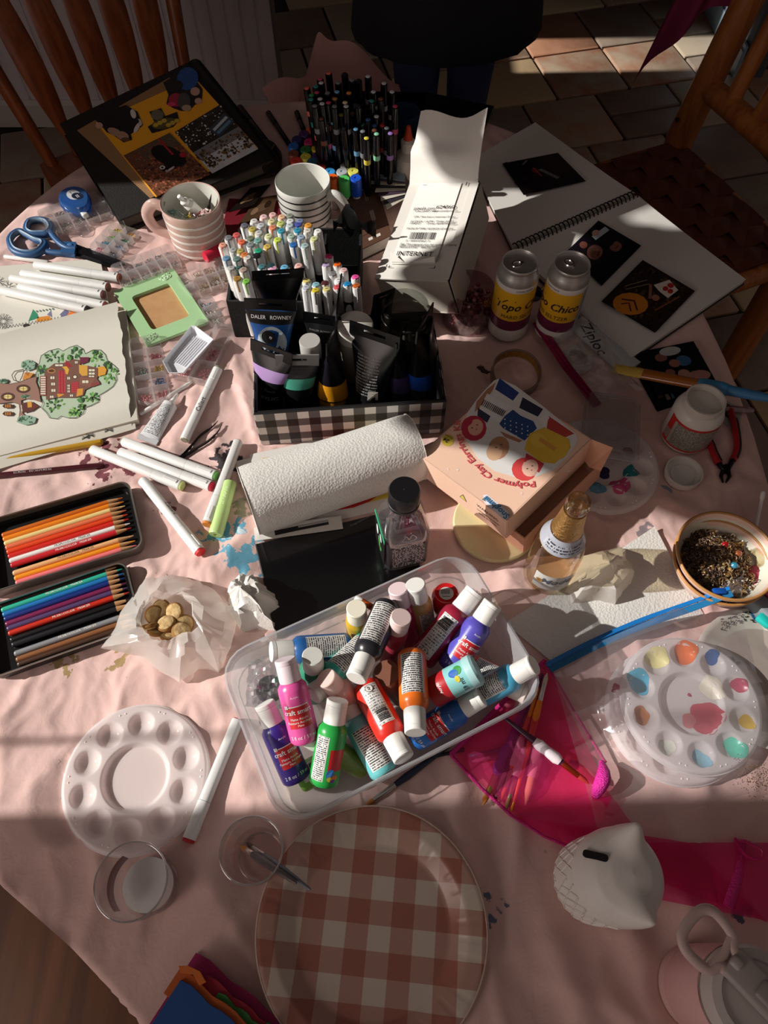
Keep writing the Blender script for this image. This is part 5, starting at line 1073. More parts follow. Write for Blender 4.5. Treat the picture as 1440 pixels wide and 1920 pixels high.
MK = [(510, 398, 'blush pink', '#e6b8b4'), (493, 402, 'pale pink', '#e8c4c4'), (527, 402, 'peach', '#e8bc9c'), (542, 400, 'grey green', '#8f9488'), (475, 410, 'pale grey', '#d9d6d4'), (508, 410, 'cream yellow', '#d9d0a0'), (525, 414, 'lime', '#c4d078'), (543, 410, 'off-white', '#dedede'), (561, 410, 'steel blue', '#7a8ab0'), (457, 418, 'slate', '#6a6c78'), (488, 418, 'silver', '#c4c8cc'), (510, 422, 'coral', '#e08a6a'), (542, 418, 'ice blue', '#c0d0d4'), (558, 416, 'royal blue', '#4a56a8'), (577, 418, 'amber', '#e09a3a'), (472, 425, 'olive gold', '#b8a850'), (526, 428, 'aqua', '#3f9ab0'), (557, 427, 'turquoise', '#2f94b4'), (484, 432, 'pearl', '#c9cac8'), (575, 428, 'bone white', '#dcd8d0'), (595, 429, 'white', '#e6e6e4'), (427, 441, 'dusk grey', '#7c7e84'), (442, 436, 'rose red', '#d2605e'), (502, 438, 'pale lime', '#d0d6a4'), (545, 438, 'sage', '#a8bcb0'), (563, 440, 'powder blue', '#9cb0c8'), (468, 442, 'moss', '#7c8470'), (482, 446, 'sea green', '#78a8a4'), (588, 443, 'pale yellow green', '#cfd49a'), (519, 445, 'bright lime', '#c8dc5a'), (452, 449, 'vermilion', '#e06a4a'), (416, 455, 'salmon', '#e2a08a'), (468, 454, 'cool grey', '#8e9498'), (549, 454, 'blue', '#2f6fb4'), (571, 456, 'pale teal', '#a4bcbc'), (500, 458, 'mustard', '#d0b45a'), (436, 464, 'fog grey', '#a4a8a6'), (449, 466, 'khaki', '#b4a860'), (483, 466, 'emerald', '#22a078'), (458, 475, 'burnt orange', '#d27a44'), (481, 478, 'black', '#1c1c20'), (464, 485, 'ivory', '#d4d2c8'), (425, 487, 'denim', '#6a94b4'), (445, 489, 'grey teal', '#6a8480'), (446, 495, 'deep teal', '#3f6e68'), (490, 497, 'petrol', '#4a7a84'), (507, 494, 'dark teal', '#24484c'), (512, 504, 'orchid pink', '#e0a4c0'), (533, 500, 'sky blue', '#6cb0d8'), (559, 495, 'shell pink', '#eab4ac'), (433, 502, 'ash grey', '#b0b0ae'), (457, 508, 'taupe', '#a89488'), (444, 520, 'bronze', '#9a7430'), (462, 529, 'leaf green', '#7cbc50'), (521, 516, 'jade', '#30b070'),
      (616, 476, 'hot pink', '#d83078'), (611, 492, 'lavender', '#b8a4cc'), (632, 491, 'orange', '#ea6a1e'), (644, 502, 'pale rose', '#ecc4c4'), (623, 509, 'mid grey', '#8a8a8c'), (666, 515, 'fuchsia', '#ec58a4'), (634, 521, 'bright white', '#eceae8'), (651, 528, 'cerulean', '#1e8cc8'), (632, 534, 'watermelon', '#dc5a62'), (668, 531, 'rust orange', '#c8642c'), (609, 526, 'maroon', '#5a2a2c'), (591, 540, 'lemon', '#dcc83a'), (592, 529, 'light cyan', '#8cc0d0'), (573, 535, 'ultramarine rim', '#c8ccdc'), (612, 538, 'straw', '#dcd08a'), (574, 522, 'butter', '#dccb7a')]
body_m = {}
for px, py, nm, c in MK:
    right = px > 600 or py > 520 and px > 570
    hh = .118 if right else .150 - max(0, py - 470) * .00045
    B = P(px, py, hh); L_ = hh - .004 + (.0 if right else .0)
    A = Vector((B.x + (.010 if not right else .004), B.y - (.006 if not right else .02), T + .006))
    t = thing('white_marker', 'white marker with %s end standing in the black caddy' % nm, 'marker', along(A, B, random.uniform(-.3, .3)), 'white markers in the black caddy')
    L_ = (B - A).length; key = (round(L_, 2), right); r = .0072
    if key not in body_m:
        body_m[key] = (mesh('barrel', loft([rs(r * .9, 0), rs(r * .95, key[0] * .55)]), MW, 40), mesh('cap', loft([rs(r, key[0] * .56), rs(r, key[0] - .003), rs(r * .93, key[0] - .002)]), MW, 40), mesh('seam', loft([rs(r * .9, key[0] * .548), rs(r * .9, key[0] * .562)]), mat('#6e6e70', .4), 40))
    for nm2, me in zip(('barrel', 'cap', 'seam'), body_m[key]): obj(nm2, me, None, t, None)
    e = obj('colour_end', mv(loft([[(r * .86 * cos(2 * pi * k / 14), r * .86 * sin(2 * pi * k / 14), 0) for k in range(14)], [(r * .82 * cos(2 * pi * k / 14), r * .82 * sin(2 * pi * k / 14), .0028) for k in range(14)], [(r * .6 * cos(2 * pi * k / 14), r * .6 * sin(2 * pi * k / 14), .0033) for k in range(14)]]), 0, 0, key[0] - .0022), mat(c, .4), t, 40)
    obj('pocket_clip', mv(rbox(.0028, .0016, .022, .0005, 1), 0, -r * .98, key[0] - .011), mat(c, .4) if not right else MW, t, 30)
    obj('printed_code', box(.004, .0012, .0002, 0, 0, key[0] + .00125), mat('#3a3a3c', .6), e, None)
# ---- buffalo-check box with paint tubes
def check_mat():
    m = bpy.data.materials.new('buffalo_check'); m.use_nodes = True; nt = m.node_tree; b = nt.nodes['Principled BSDF']; N = nt.nodes.new; L = nt.links.new
    uv = N('ShaderNodeTexCoord'); sp = N('ShaderNodeSeparateXYZ'); L(uv.outputs['Object'], sp.inputs[0])
    def band(o):
        a = N('ShaderNodeMath'); a.operation = 'MULTIPLY_ADD'; L(o, a.inputs[0]); a.inputs[1].default_value = 1 / .034; a.inputs[2].default_value = 50.2
        f = N('ShaderNodeMath'); f.operation = 'FRACT'; L(a.outputs[0], f.inputs[0]); g = N('ShaderNodeMath'); g.operation = 'GREATER_THAN'; L(f.outputs[0], g.inputs[0]); g.inputs[1].default_value = .5; return g.outputs[0]
    ad = N('ShaderNodeMath'); ad.operation = 'ADD'; xy = N('ShaderNodeMath'); xy.operation = 'ADD'; L(sp.outputs[0], xy.inputs[0]); L(sp.outputs[1], xy.inputs[1])
    L(band(xy.outputs[0]), ad.inputs[0]); L(band(sp.outputs[2]), ad.inputs[1]); hv = N('ShaderNodeMath'); hv.operation = 'MULTIPLY'; L(ad.outputs[0], hv.inputs[0]); hv.inputs[1].default_value = .5
    r = N('ShaderNodeValToRGB'); r.color_ramp.interpolation = 'CONSTANT'; e = r.color_ramp.elements; e[0].color = (*rgb('#d8d6d2'), 1); e[1].position = .75; e[1].color = (*rgb('#121214'), 1); q = e.new(.25); q.color = (*rgb('#5c5b5c'), 1)
    L(hv.outputs[0], r.inputs[0]); L(r.outputs[0], b.inputs['Base Color']); b.inputs['Roughness'].default_value = .6; return m
bx = Vector((-.194, .676, 0)); bdir = Vector((.29, .0245, 0)).normalized(); bw, bd, bh = .288, .185, .078
MX = frame(Vector((bx.x, bx.y, T + .003)), bdir, Vector((-bdir.y, bdir.x, 0))); t = thing('check_box', 'black and white buffalo-check box holding tubes of acrylic paint', 'box', MX); CKM = check_mat(); INN = mat('#0b0b0c', .6)
for nm, g, gi in (('front_wall', box(bw, .004, bh, bw / 2, 0, bh / 2), box(bw - .004, .002, bh, bw / 2, .003, bh / 2 + .001)), ('back_wall', box(bw, .004, bh, bw / 2, bd, bh / 2), box(bw - .004, .002, bh, bw / 2, bd - .003, bh / 2 + .001)), ('side_wall', box(.004, bd, bh, 0, bd / 2, bh / 2), box(.002, bd - .004, bh, .003, bd / 2, bh / 2 + .001)), ('side_wall', box(.004, bd, bh, bw, bd / 2, bh / 2), box(.002, bd - .004, bh, bw - .003, bd / 2, bh / 2 + .001))):
    w_ = obj(nm, g, CKM, t, None); obj('black_lining', gi, INN, w_, None)
obj('bottom', box(bw, bd, .003, bw / 2, bd / 2, .002), INN, t, None)
obj('black_rim', tubep([(0, 0, bh), (bw, 0, bh), (bw, bd, bh), (0, bd, bh)], .003, 4, True), INN, t, None)
BI = MX.inverted()
def ptube(label, top1, top2, ht, base_px, hb, r, bodyc, bands=(), capc='#101012', crimpc='#0d0d0f', hole=True, name='paint_tube', roughc=.3):
    """acrylic tube standing on its cap: flat crimp between top1 and top2 at height ht, cap centre seen at base_px at height hb"""
    p1, p2 = P(*top1, ht), P(*top2, ht); b0 = P(*base_px, hb); b0 = Vector((b0.x, b0.y, T + .008)); c = (p1 + p2) / 2; z = (c - b0).normalized(); xx = (p2 - p1); xx = (xx - z * xx.dot(z)); w_ = xx.length; H_ = (c - b0).length
    x = xx.normalized(); y = z.cross(x); M = Matrix((x, y, z)).transposed().to_4x4(); M.translation = b0
    t = thing(name, label, 'paint tube', M, 'paint tubes in the check box')
    n = 28; caph = .022
    def ring(u, k=1.0):
        a = r + (w_ / 2 - r) * u ** 1.3; b2 = r * (1 - u ** 1.6) + .0012; return [(a * k * cos(2 * pi * q / n), (b2 * k) * sin(2 * pi * q / n), caph + (H_ - caph - .014) * u) for q in range(n)]
    obj('body', loft([ring(s / 10) for s in range(11)]), mat(bodyc, roughc), t, 60)
    obj('screw_cap', lathe([(r * .92, 0), (r * .95, .002), (r * .95, caph - .002), (r * .8, caph)], 24), mat(capc, .35), t)
    cr = [(-w_ / 2, H_ - .015), (w_ / 2, H_ - .015), (w_ / 2, H_ + .006), (-w_ / 2, H_ + .006)]
    if hole:
        hx0, hx1, hz0, hz1 = -w_ * .22, w_ * .22, H_ - .006, H_ - .001
        g = join(box(w_, .0022, hz0 - (H_ - .015), 0, 0, (hz0 + H_ - .015) / 2), box(w_, .0022, H_ + .006 - hz1, 0, 0, (hz1 + H_ + .006) / 2), box(w_ / 2 + hx0, .0022, hz1 - hz0, (-w_ / 2 + hx0) / 2, 0, (hz0 + hz1) / 2), box(w_ / 2 - hx1, .0022, hz1 - hz0, (w_ / 2 + hx1) / 2, 0, (hz0 + hz1) / 2))
    else: g = box(w_, .0022, .021, 0, 0, H_ - .0045)
    obj('crimped_end', g, mat(crimpc, .3), t, None)
    for u0, u1, c_ in bands:
        lo = [[(p[0] * 1.012, p[1] * 1.03 + (.0002 if p[1] > 0 else -.0002), p[2]) for p in ring(u0 + (u1 - u0) * s / 4)] for s in range(5)]; obj('colour_band', loft(lo, False, False), mat(c_, .35), t, 60)
    fr = lambda u, du=0: ring(u)
    return t, (lambda X, u, e=.0008: (X, -((r * (1 - u ** 1.6) + .0012) * sqrt(max(0, 1 - (X / (r + (w_ / 2 - r) * u ** 1.3)) ** 2)) + e), caph + (H_ - caph - .014) * u)), w_, H_
def on_tube(fn, s, size, u0, x0, m, parent, bold=.01, H=.1, slant=0):
    g = txt(s, size, bold, 'CENTER', slant); obj('lettering', ([fn(x + x0, min(.99, max(.01, u0 + y / H))) for x, y, _ in g[0]], g[1]), m, parent, None)
tt, fn, w_, H_ = ptube('tall black paint tube at the back left of the check box', (472, 517), (570, 505), .20, (520, 640), .01, .019, '#0e0e10', ())
tt, fn, w_, H_ = ptube('blue acrylic tube with a white oval label in the check box', (458, 568), (556, 566), .165, (515, 700), .01, .020, '#1f5296', ((.80, .985, '#0e0e12'),))
on_tube(fn, 'DALER   ROWNEY', .0075, .90, 0, WINK, tt, .005, .1); decal('oval_label', [(ell(0, 0, .023, .026, 0, 26), '#c4d4de'), (ell(-.005, .010, .011, .010, 0, 20), '#0c0c10')], tt, lambda x, y, z: fn(x, .52 + y / .1, .0008 + z), z=.0003)
on_tube(fn, 'simply', .0085, .62, -.005, WINK, tt, .01); on_tube(fn, 'ACRYLIC', .0105, .40, .002, INK, tt, .03)
tt, fn, w_, H_ = ptube('black acrylic tube with a lilac band at the front left of the check box', (470, 642), (548, 668), .125, (507, 772), .005, .020, '#141416', ((.55, .78, '#a98ac0'),))
on_tube(fn, 'ACRYLIC', .010, .22, 0, mat('#b8b8b8', .5), tt, .0); on_tube(fn, 'Art Touch', .007, .38, 0, mat('#9a9a9a', .5), tt, 0, slant=.3)
tt, fn, w_, H_ = ptube('clear-topped teal acrylic tube with a grey crimp in the check box', (516, 674), (598, 668), .115, (560, 770), .005, .021, '#17181a', ((.48, .72, '#4fa892'), (.74, .97, '#2a2a2c')), crimpc='#8a8a88')
tt, fn, w_, H_ = ptube('yellow acrylic tube seen edge-on in the check box', (612, 668), (634, 588), .13, (624, 765), .005, .023, '#16121a', ((.02, .34, '#d8941c'),), capc='#b07a1a')
tt, fn, w_, H_ = ptube('black acrylic tube with white instructions and a white swatch in the check box', (656, 604), (750, 642), .14, (695, 762), .005, .024, '#111113', ())
for k in range(13): on_tube(fn, random.Random(k).choice(['Pintura acrilica fluida', 'Peinture acrylique mate', 'Liquitex basics acrylic', 'Water based craft color', 'Keep upper lid closed']), .0042, .74 - .05 * k, -.002, mat('#b4b4b4', .5), tt, 0)
decal('swatch', [(rect(.006, .0, .020, .016), '#d8d4c8')], tt, lambda x, y, z: fn(x, .06 + y / .1, .0010 + z))
tt, fn, w_, H_ = ptube('purple acrylic tube with a pale oval, seen edge-on in the check box', (742, 660), (762, 600), .125, (746, 750), .005, .018, '#151417', ((.02, .40, '#3f3560'),))
tt, fn, w_, H_ = ptube('bright blue acrylic tube seen edge-on at the right of the check box', (780, 640), (813, 562), .145, (783, 742), .005, .022, '#0f0f12', ((.02, .30, '#1648a8'),))
tt, fn, w_, H_ = ptube('small dark acrylic tube with silver lettering in the middle of the check box', (568, 590), (640, 600), .12, (610, 690), .005, .019, '#18181b', ())
on_tube(fn, 'DALER ROWNEY', .0055, .86, 0, mat('#8a8a8a', .5), tt, 0)
tt, fn, w_, H_ = ptube('black acrylic tube behind the glass jar in the check box', (700, 560), (740, 545), .14, (705, 650), .005, .02, '#101012', ())
tt, fn, w_, H_ = ptube('black acrylic tube with clear tip behind the yellow one in the check box', (632, 575), (640, 520), .155, (630, 660), .005, .018, '#121214', ((.70, .98, '#2c2c30'),))
tt, fn, w_, H_ = ptube('rightmost black acrylic tube with fine print along its side in the check box', (806, 640), (812, 590), .12, (808, 735), .005, .019, '#131315', ())
# white-capped bottle, white jar and glass jar in the box
t = thing('paint_bottle', 'small bottle with a round grey-white cap in the check box', 'bottle', at(P(581, 640, .118) * 1)); t.location.z = T + .008
obj('body', lathe([(.015, 0), (.017, .003), (.017, .07), (.012, .082)], 24), mat('#2c3033', .3), t); obj('cap', lathe([(.016, .080), (.0165, .083), (.0165, .110), (.0155, .112)], 28), mat('#b9b7b2', .45), t)
t = thing('white_jar', 'milky plastic jar with a white lid behind the tubes in the check box', 'jar', at(P(665, 607, .12) * 1)); t.location.z = T + .008
obj('body', lathe([(.026, 0), (.028, .003), (.028, .085), (.024, .09)], 28), mat('#a9a59c', .35), t); obj('lid', lathe([(.0285, .088), (.029, .09), (.029, .110), (.0275, .112)], 32), mat('#dcd9d2', .4), t)
t = thing('glass_jar', 'empty wide-mouth glass jar of grey water standing in the check box', 'jar', at(P(760, 572, .148) * 1)); t.location.z = T + .008
GL2 = clear('#eef2ee', .08, .02, edge=.5)
obj('glass', lathe([(.036, 0), (.040, .004), (.041, .095), (.038, .108), (.0355, .114), (.0355, .116), (.0375, .118), (.0355, .121), (.0365, .125), (.0355, .128), (.0365, .132), (.0355, .136), (.0360, .140), (.034, .140), (.0335, .115), (.0385, .095), (.0375, .006)], 40, True, True), GL2, t, 50)
obj('dark_water', lathe([(.0365, .008), (.0378, .07), (.0378, .0702)], 32), clear('#3a3836', .1, .02, milk=.35, milkcol='#1c1a1a', edge=.5), t)
# ---- postcard, art print, black drawing tablet under the roll
t, Q = quad_thing('art_print', 'white card with a red and yellow abstract painting under the paper towel roll', 'art print', [P(505, 1005, .005), P(752, 948, .005), P(735, 795, .005), P(468, 852, .005)], .001, None)
obj('card', slab(Q, -.0015, 0), mat('#dcd9d4', .6), t, None); f = bil(Q)
decal('painting', [(rect(.08, .12, .92, .92), '#d8c452')] + [(ell(.45, .78, .32, .16), '#b3202e'), (ell(.6, .3, .3, .2, -.1), '#c22a24'), (ell(.72, .36, .18, .2), '#8a1730'), (ell(.3, .45, .2, .2), '#c8642a'), (ell(.5, .2, .2, .08), '#b03a6a')], t, lambda x, y, z: f(x, y, z))
t, Q = quad_thing('postcard', 'small white postcard with yellow flower behind the paper towel roll', 'postcard', [P(448, 905, .004), P(505, 890, .004), P(500, 850, .004), P(442, 865, .004)], .001, None)
obj('card', slab(Q, -.001, 0), mat('#dcd8d2', .6), t, None); f9 = bil(Q); decal('flower_print', [(ell(.28, .35, .16, .22, .2, 9), '#d0a02c'), (ell(.3, .4, .05, .08), '#8a5a18')], t, lambda x, y, z: f9(x, y, z)); text('A', .012, INK, t, Matrix.Translation(Vector(f9(.62, .5, .0008))))
t, Q = quad_thing('drawing_tablet', 'glossy black drawing board lying flat under the juice bottle', 'drawing board', [P(518, 1196, .008), P(800, 1080, .008), P(730, 958, .008), P(478, 1020, .008)], .006, None)
obj('board', loft([[(p.x, p.y, -.006) for p in inset(Q, .99)], [(p.x, p.y, -.001) for p in Q], [(p.x, p.y, 0) for p in inset(Q, .985)]]), mat('#08080a', .22, coat=.4), t, None); f8 = bil(Q)
text('ProgressiveCanvas', .005, mat('#7a7a80', .5), t, Matrix.Translation(Vector(f8(.78, .965, .0006))) @ Matrix.Rotation(.12, 4, 'Z'))
t = thing('pen_print', 'printed card strip with a dark pen picture below the paper towel roll', 'card', frame(P(560, 993, .006), P(625, 985, .006) - P(495, 1003, .006), Vector((0, 0, 1)).cross(P(625, 985, .006) - P(495, 1003, .006))))
obj('card', box(.13, .022, .001, 0, 0, .004), mat('#d4d1cc', .6), t, None); decal('pen_picture', [(line([(-.035, -.003), (.0, .0), (.045, .003)], .008), '#1c1a1c'), (line([(.0, .002), (.045, .005)], .003), '#a8a8a8')], t, z=.0048)
# ---- paper towel roll
A, B = P(465, 940, .052), P(778, 838, .052); L_ = (B - A).length; R0 = .052
mt = bpy.data.materials.new('paper_towel'); mt.use_nodes = True; nt = mt.node_tree; b = nt.nodes['Principled BSDF']; b.inputs['Base Color'].default_value = (*rgb('#dedbd6'), 1); b.inputs['Roughness'].default_value = .9
tcn = nt.nodes.new('ShaderNodeTexCoord'); vo = nt.nodes.new('ShaderNodeTexVoronoi'); vo.inputs['Scale'].default_value = 300; nt.links.new(tcn.outputs['Object'], vo.inputs['Vector']); bp = nt.nodes.new('ShaderNodeBump'); bp.inputs['Strength'].default_value = .55; bp.inputs['Distance'].default_value = .0010; nt.links.new(vo.outputs['Distance'], bp.inputs['Height']); nt.links.new(bp.outputs[0], b.inputs['Normal'])
TOWEL = mt
t = thing('paper_towel_roll', 'white quilted paper towel roll lying across the art print', 'paper towel', along(A, B))
lo = []
for k in range(25):
    z = L_ * k / 24; lo.append([((R0 - .0012 * (k in (0, 24))) * (1 + .006 * sin(q * .7 + k * .5)) * cos(2 * pi * q / 48), (R0 - .0012 * (k in (0, 24))) * (1 + .006 * sin(q * .7 + k * .5)) * sin(2 * pi * q / 48), z) for q in range(48)])
obj('sheets', loft(lo, False, False), TOWEL, t, 60)
for z in (0, L_): obj('end_face', loft([[(R0 * cos(2 * pi * q / 48), R0 * sin(2 * pi * q / 48), z) for q in range(48)], [(.021 * cos(2 * pi * q / 48), .021 * sin(2 * pi * q / 48), z) for q in range(48)]], False, False), mat('#cfcbc4', .9, bump=(300, .4)), t, None)
obj('cardboard_core', join(loft([[(r_ * cos(2 * pi * q / 32), r_ * sin(2 * pi * q / 32), z) for q in range(32)] for r_, z in ((.021, -.001), (.021, L_ + .001))], False, False), loft([[(r_ * cos(2 * pi * q / 32), r_ * sin(2 * pi * q / 32), z) for q in range(32)] for r_, z in ((.0195, -.001), (.0195, L_ + .001))], False, False)), mat('#7a6a5c', .8), t, 60)
I = t.matrix_world.inverted()
def tail(u, v):
    zc = L_ * (.02 + .96 * v); a = -2.1; p = Vector((R0 * cos(a), R0 * sin(a), zc)); wv = t.matrix_world @ p; w2 = Vector((wv.x, wv.y, T + .010)) + (Vector((.04, -.10, 0)).normalized() * (.010 * u)); return tuple(I @ (wv.lerp(w2, min(1, u * 1.3))))
obj('loose_sheet', grid(8, 10, tail), TOWEL, t, 60)
# ---- juice bottle
jp = P(764, 925, .165); t = thing('juice_bottle', 'clear plastic juice bottle with black cap and green and black label', 'bottle', at(Vector((jp.x - .004, jp.y - .0, T + .009)), radians(14)))
def sq(w_, z, r_): return rrect(w_, w_, r_, z, 4)
obj('bottle', loft([sq(.058, 0, .012), sq(.064, .004, .014), sq(.064, .085, .014), sq(.060, .10, .018), sq(.044, .122, .019), sq(.034, .132, .0165), sq(.034, .145, .0165)], True, False), clear('#eee8ea', .09, .02, milk=.05, edge=.6), t, 45)
obj('juice_rest', loft([sq(.056, .003, .012), sq(.060, .006, .014), sq(.060, .075, .014), sq(.0598, .0755, .014)]), clear('#a06a84', .03, .05, milk=.25, milkcol='#7a4460', edge=.1), t, 45)
obj('cap', lathe([(.0185, .140), (.0205, .141), (.0208, .163), (.019, .166), (.0005, .166)], 40), mat('#111113', .4), t); obj('cap_ring', lathe([(.0195, .134), (.021, .135), (.021, .139), (.0195, .140)], 36), mat('#111113', .4), t)
obj('cap_dimple', mv(lathe([(.0012, 0), (.0008, .0006)], 8), 0, 0, .166), mat('#2a2a2c', .4), t)
printed('nutrition_label', grid(1, 1, lambda u, v: (-.026 + .052 * u, -.0325, .012 + .058 * v)), 1, 1, print_mat(13, 26, '#17151a', '#b8b4b8', .5), t, smooth=None)
text('Nutrition Facts', .0062, mat('#c9c5c9', .5), t, Matrix.Translation((0, -.0329, .073)) @ Matrix.Rotation(pi / 2, 4, 'X'))
obj('front_label', box(.0008, .050, .068, -.0326, 0, .046), mat('#121214', .4), t, None); obj('label_green_edge', box(.001, .054, .006, -.0327, 0, .083), mat('#3fae7c', .4), t, None)
decal('leaf_print', [(ell(.0, .02, .004, .012, .3), '#5ab04a'), (ell(.008, .012, .003, .010, -.4), '#3a8a3a'), (ell(-.01, .04, .005, .012), '#d8e0e0'), (ell(.008, .044, .005, .010), '#c4d0d4')], t, lambda x, y, z: (-.0331 - z, -x, .02 + y))
obj('embossed_leaf', mv(xf(tubep(spin([(-.010, 0, 0), (-.004, 0, .010), (0, 0, .002), (.004, 0, .012), (.010, 0, .001), (0, 0, -.004), (-.010, 0, 0)], 4), .0007, 5), Matrix.Rotation(0, 4, 'X')), 0, -.0322, .088), clear('#ffffff', .4, .1, edge=.7), t)
# ---- clear storage bin
RC = [P(*c, .098) for c in [(500, 1545), (1030, 1285), (868, 1035), (400, 1245)]]
o = sum(RC, Vector()) / 4; o.z = T + .004
C_ = [P(437, 1262, .098), P(560, 1513, .098), P(992, 1248, .098), P(838, 1060, .098)]
ex = (P(975, 1300, .098) - P(540, 1505, .098) + P(800, 1070, .098) - P(455, 1238, .098)) / 2; ey = (P(455, 1238, .098) - P(540, 1505, .098) + P(800, 1070, .098) - P(975, 1300, .098)) / 2
o = (C_[0] + C_[2] + C_[1] + C_[3]) / 4; o = Vector(((P(437, 1262, .098) + P(992, 1248, .098)).x / 2, (P(560, 1513, .098) + P(842, 1060, .098)).y / 2, T + .004))
MBN = frame(o, Vector((ex.x, ex.y, 0)), Vector((-ex.y, ex.x, 0))); bnw, bnl = .345, .215
t = thing('storage_bin', 'clear plastic storage bin heaped with craft paint bottles', 'bin', MBN)
BIN = clear('#f2f4f6', .10, .10, milk=.46, milkcol='#eef0f2', edge=.40)
obj('walls', loft([rrect(bnw * .90, bnl * .86, .025, 0), rrect(bnw * .91, bnl * .88, .028, .004), rrect(bnw * .975, bnl * .96, .036, .092)], False, False), BIN, t, 50)
obj('floor_panel', loft([rrect(bnw * .90, bnl * .86, .025, 0), rrect(bnw * .70, bnl * .60, .02, .0015)], False, True), BIN, t, 50)
obj('rim', loft([rrect(bnw * .975, bnl * .96, .036, .092), rrect(bnw * .985, bnl * .975, .037, .097), rrect(bnw, bnl, .040, .096), rrect(bnw * 1.004, bnl * 1.006, .040, .088)], False, False), clear('#f4f6f8', .2, .1, milk=.4, milkcol='#eceef2', edge=.5), t, 50)
obj('inner_ledge', tubep(rrect(bnw * .945, bnl * .92, .034, .055), .0012, 5, True), clear('#ffffff', .25, .1, milk=.2, edge=.5), t)
# ---- craft paint bottles
def bottle(label, base, cap, hb, hc, body, capc='#ecebe6', L_=.100, r=.0175, roll=0.0, kind='print', cr=.0125, open_cap=False, group='craft paint bottles in the bin', red=True, inside=None):
    A, B = P(*base, hb), P(*cap, hc); t = thing('paint_bottle', label, 'paint bottle', along(A, B, roll), group); bm_ = mat(body, .3, coat=.15)
    Lb = L_ * .70
    obj('body', lathe([(r * .86, 0), (r * .97, .0025), (r, .006), (r, Lb - .008), (r * .97, Lb - .003), (r * .75, Lb + .002), (cr * .9, Lb + .004)], 28), bm_, t, 40)
    obj('cap', lathe([(cr * 1.02, Lb + .003), (cr * 1.04, Lb + .005), (cr, L_ - .0065), (cr * .99, L_ - .006)], 28), mat(capc, .4), t, 40)
    obj('flip_lid', lathe([(cr * 1.01, L_ - .0057), (cr * 1.01, L_ - .001), (cr * .93, L_)], 28), mat(capc, .4), t, 40)
    q = r * 1.006
    if kind in ('print', 'both'):
        printed('back_label', patch(q, .008, Lb - .012, pi / 2 - .85, pi / 2 + .85, 14), 14, 1, print_mat(18, 26, '#e4e3e0', '#3a3a3c', .42), t)
    if kind == 'bar':
        printed('back_label', patch(q, .008, Lb - .010, pi / 2 - .62, pi / 2 + .62, 14), 14, 1, print_mat(16, 20, '#e6e4e0', '#77757a', .5), t)
        bars = random.Random(3); z_ = Lb - .030
        for k in range(9): obj('barcode_bar', patch(q + .0003, z_ + .0018 * k, z_ + .0018 * k + bars.choice([.0006, .001, .0013]), pi / 2 - .45, pi / 2 + .35, 6), mat('#1e1e20', .5), t)
        decal('ap_seal', [(ell(0, 0, .0048, .0048, 0, 18), '#3a3a3c'), (ell(0, 0, .0042, .0042, 0, 18), '#e6e4e0')], t, lambda x, y, z: wrapv(q + .0003, pi / 2, .014, 1)(x, y, z)); text('AP', .0045, INK, t, None, lambda x, y: wrapv(q + .0006, pi / 2, .014, 1)(x, y))
    if kind == 'front':
        obj('red_label', patch(q, Lb * .30, Lb * .66, pi / 2 - .80, pi / 2 + .80, 14), mat('#c8242c', .4), t); obj('label_edge', patch(q - .00004, Lb * .645, Lb * .675, pi / 2 - .83, pi / 2 + .83, 14), mat('#f0ece8', .4), t)
        f_ = lambda z0: (lambda x, y: wrap(q + .0004, pi / 2, z0, True)((x), (y)))
        fu = lambda z0: (lambda x, y: ((q + .0004) * cos(pi / 2 + x / q), (q + .0004) * sin(pi / 2 + x / q), z0 + y))
        text('craft smart', .0078, WINK, t, None, fu(Lb * .575)); text('Matte Acrylic', .0040, WINK, t, None, fu(Lb * .46), .0); text('Peinture Acrylique', .0040, WINK, t, None, fu(Lb * .40), .0); text('Mate', .0036, WINK, t, None, fu(Lb * .345), .0)
        text('2 fl oz / 59 ml', .0058, WINK, t, None, fu(Lb * .14), .0); text('Acrylic', .0034, WINK, t, None, fu(Lb * .82), .0)
        decal('flower_mark', [(ell(-.0135 + .0022 * (k % 2), Lb * .66 + .0022 * (k // 2) - Lb * .0, .0011, .0011, 0, 8), '#e9e5e2') for k in range(4)], t, lambda x, y, z: ((q + .0006 + z) * cos(pi / 2 + x / q), (q + .0006 + z) * sin(pi / 2 + x / q), y))
    if kind == 'side':
        obj('red_label', patch(q, Lb * .30, Lb * .66, pi / 2 + .15, pi / 2 + 1.3, 12), mat('#c8242c', .4), t)
        printed('back_label', patch(q, .008, Lb - .010, pi / 2 - 1.0, pi / 2 - .05, 12), 12, 1, print_mat(22, 10, '#e0e0dc', '#4a4a4c', .45), t, swap=False)
        decal('splash_mark', [(ell(0.004, .006, .005, .006, .3, 10), '#3f8ad0'), (ell(-.002, .002, .004, .003, .1, 10), '#e07a2a'), (ell(.004, .000, .003, .003, .1, 10), '#d8c83a'), (ell(0, -.002, .003, .002, 0, 10), '#7a3aa0')], t, lambda x, y, z: ((q + .0002 + z) * cos(pi / 2 + .6 - x / q), (q + .0002 + z) * sin(pi / 2 + .6 - x / q), .012 + y))
    return t
bottle('violet paint bottle with red front label at the left end of the bin', (557, 1462), (495, 1318), .040, .088, '#3a2480', kind='front', roll=.2)
bottle('bright pink paint bottle with red front label and clear cap', (573, 1388), (541, 1262), .080, .125, '#e25aa2', '#e8d8de', kind='front', roll=.0)
bottle('green paint bottle with colour splash mark and white cap', (606, 1468), (632, 1320), .058, .108, '#2aa84a', kind='side', roll=.1)
bottle('blue paint bottle lying across the back left of the bin', (655, 1212), (538, 1220), .070, .092, '#2a5f9e', kind='print', roll=-.2)
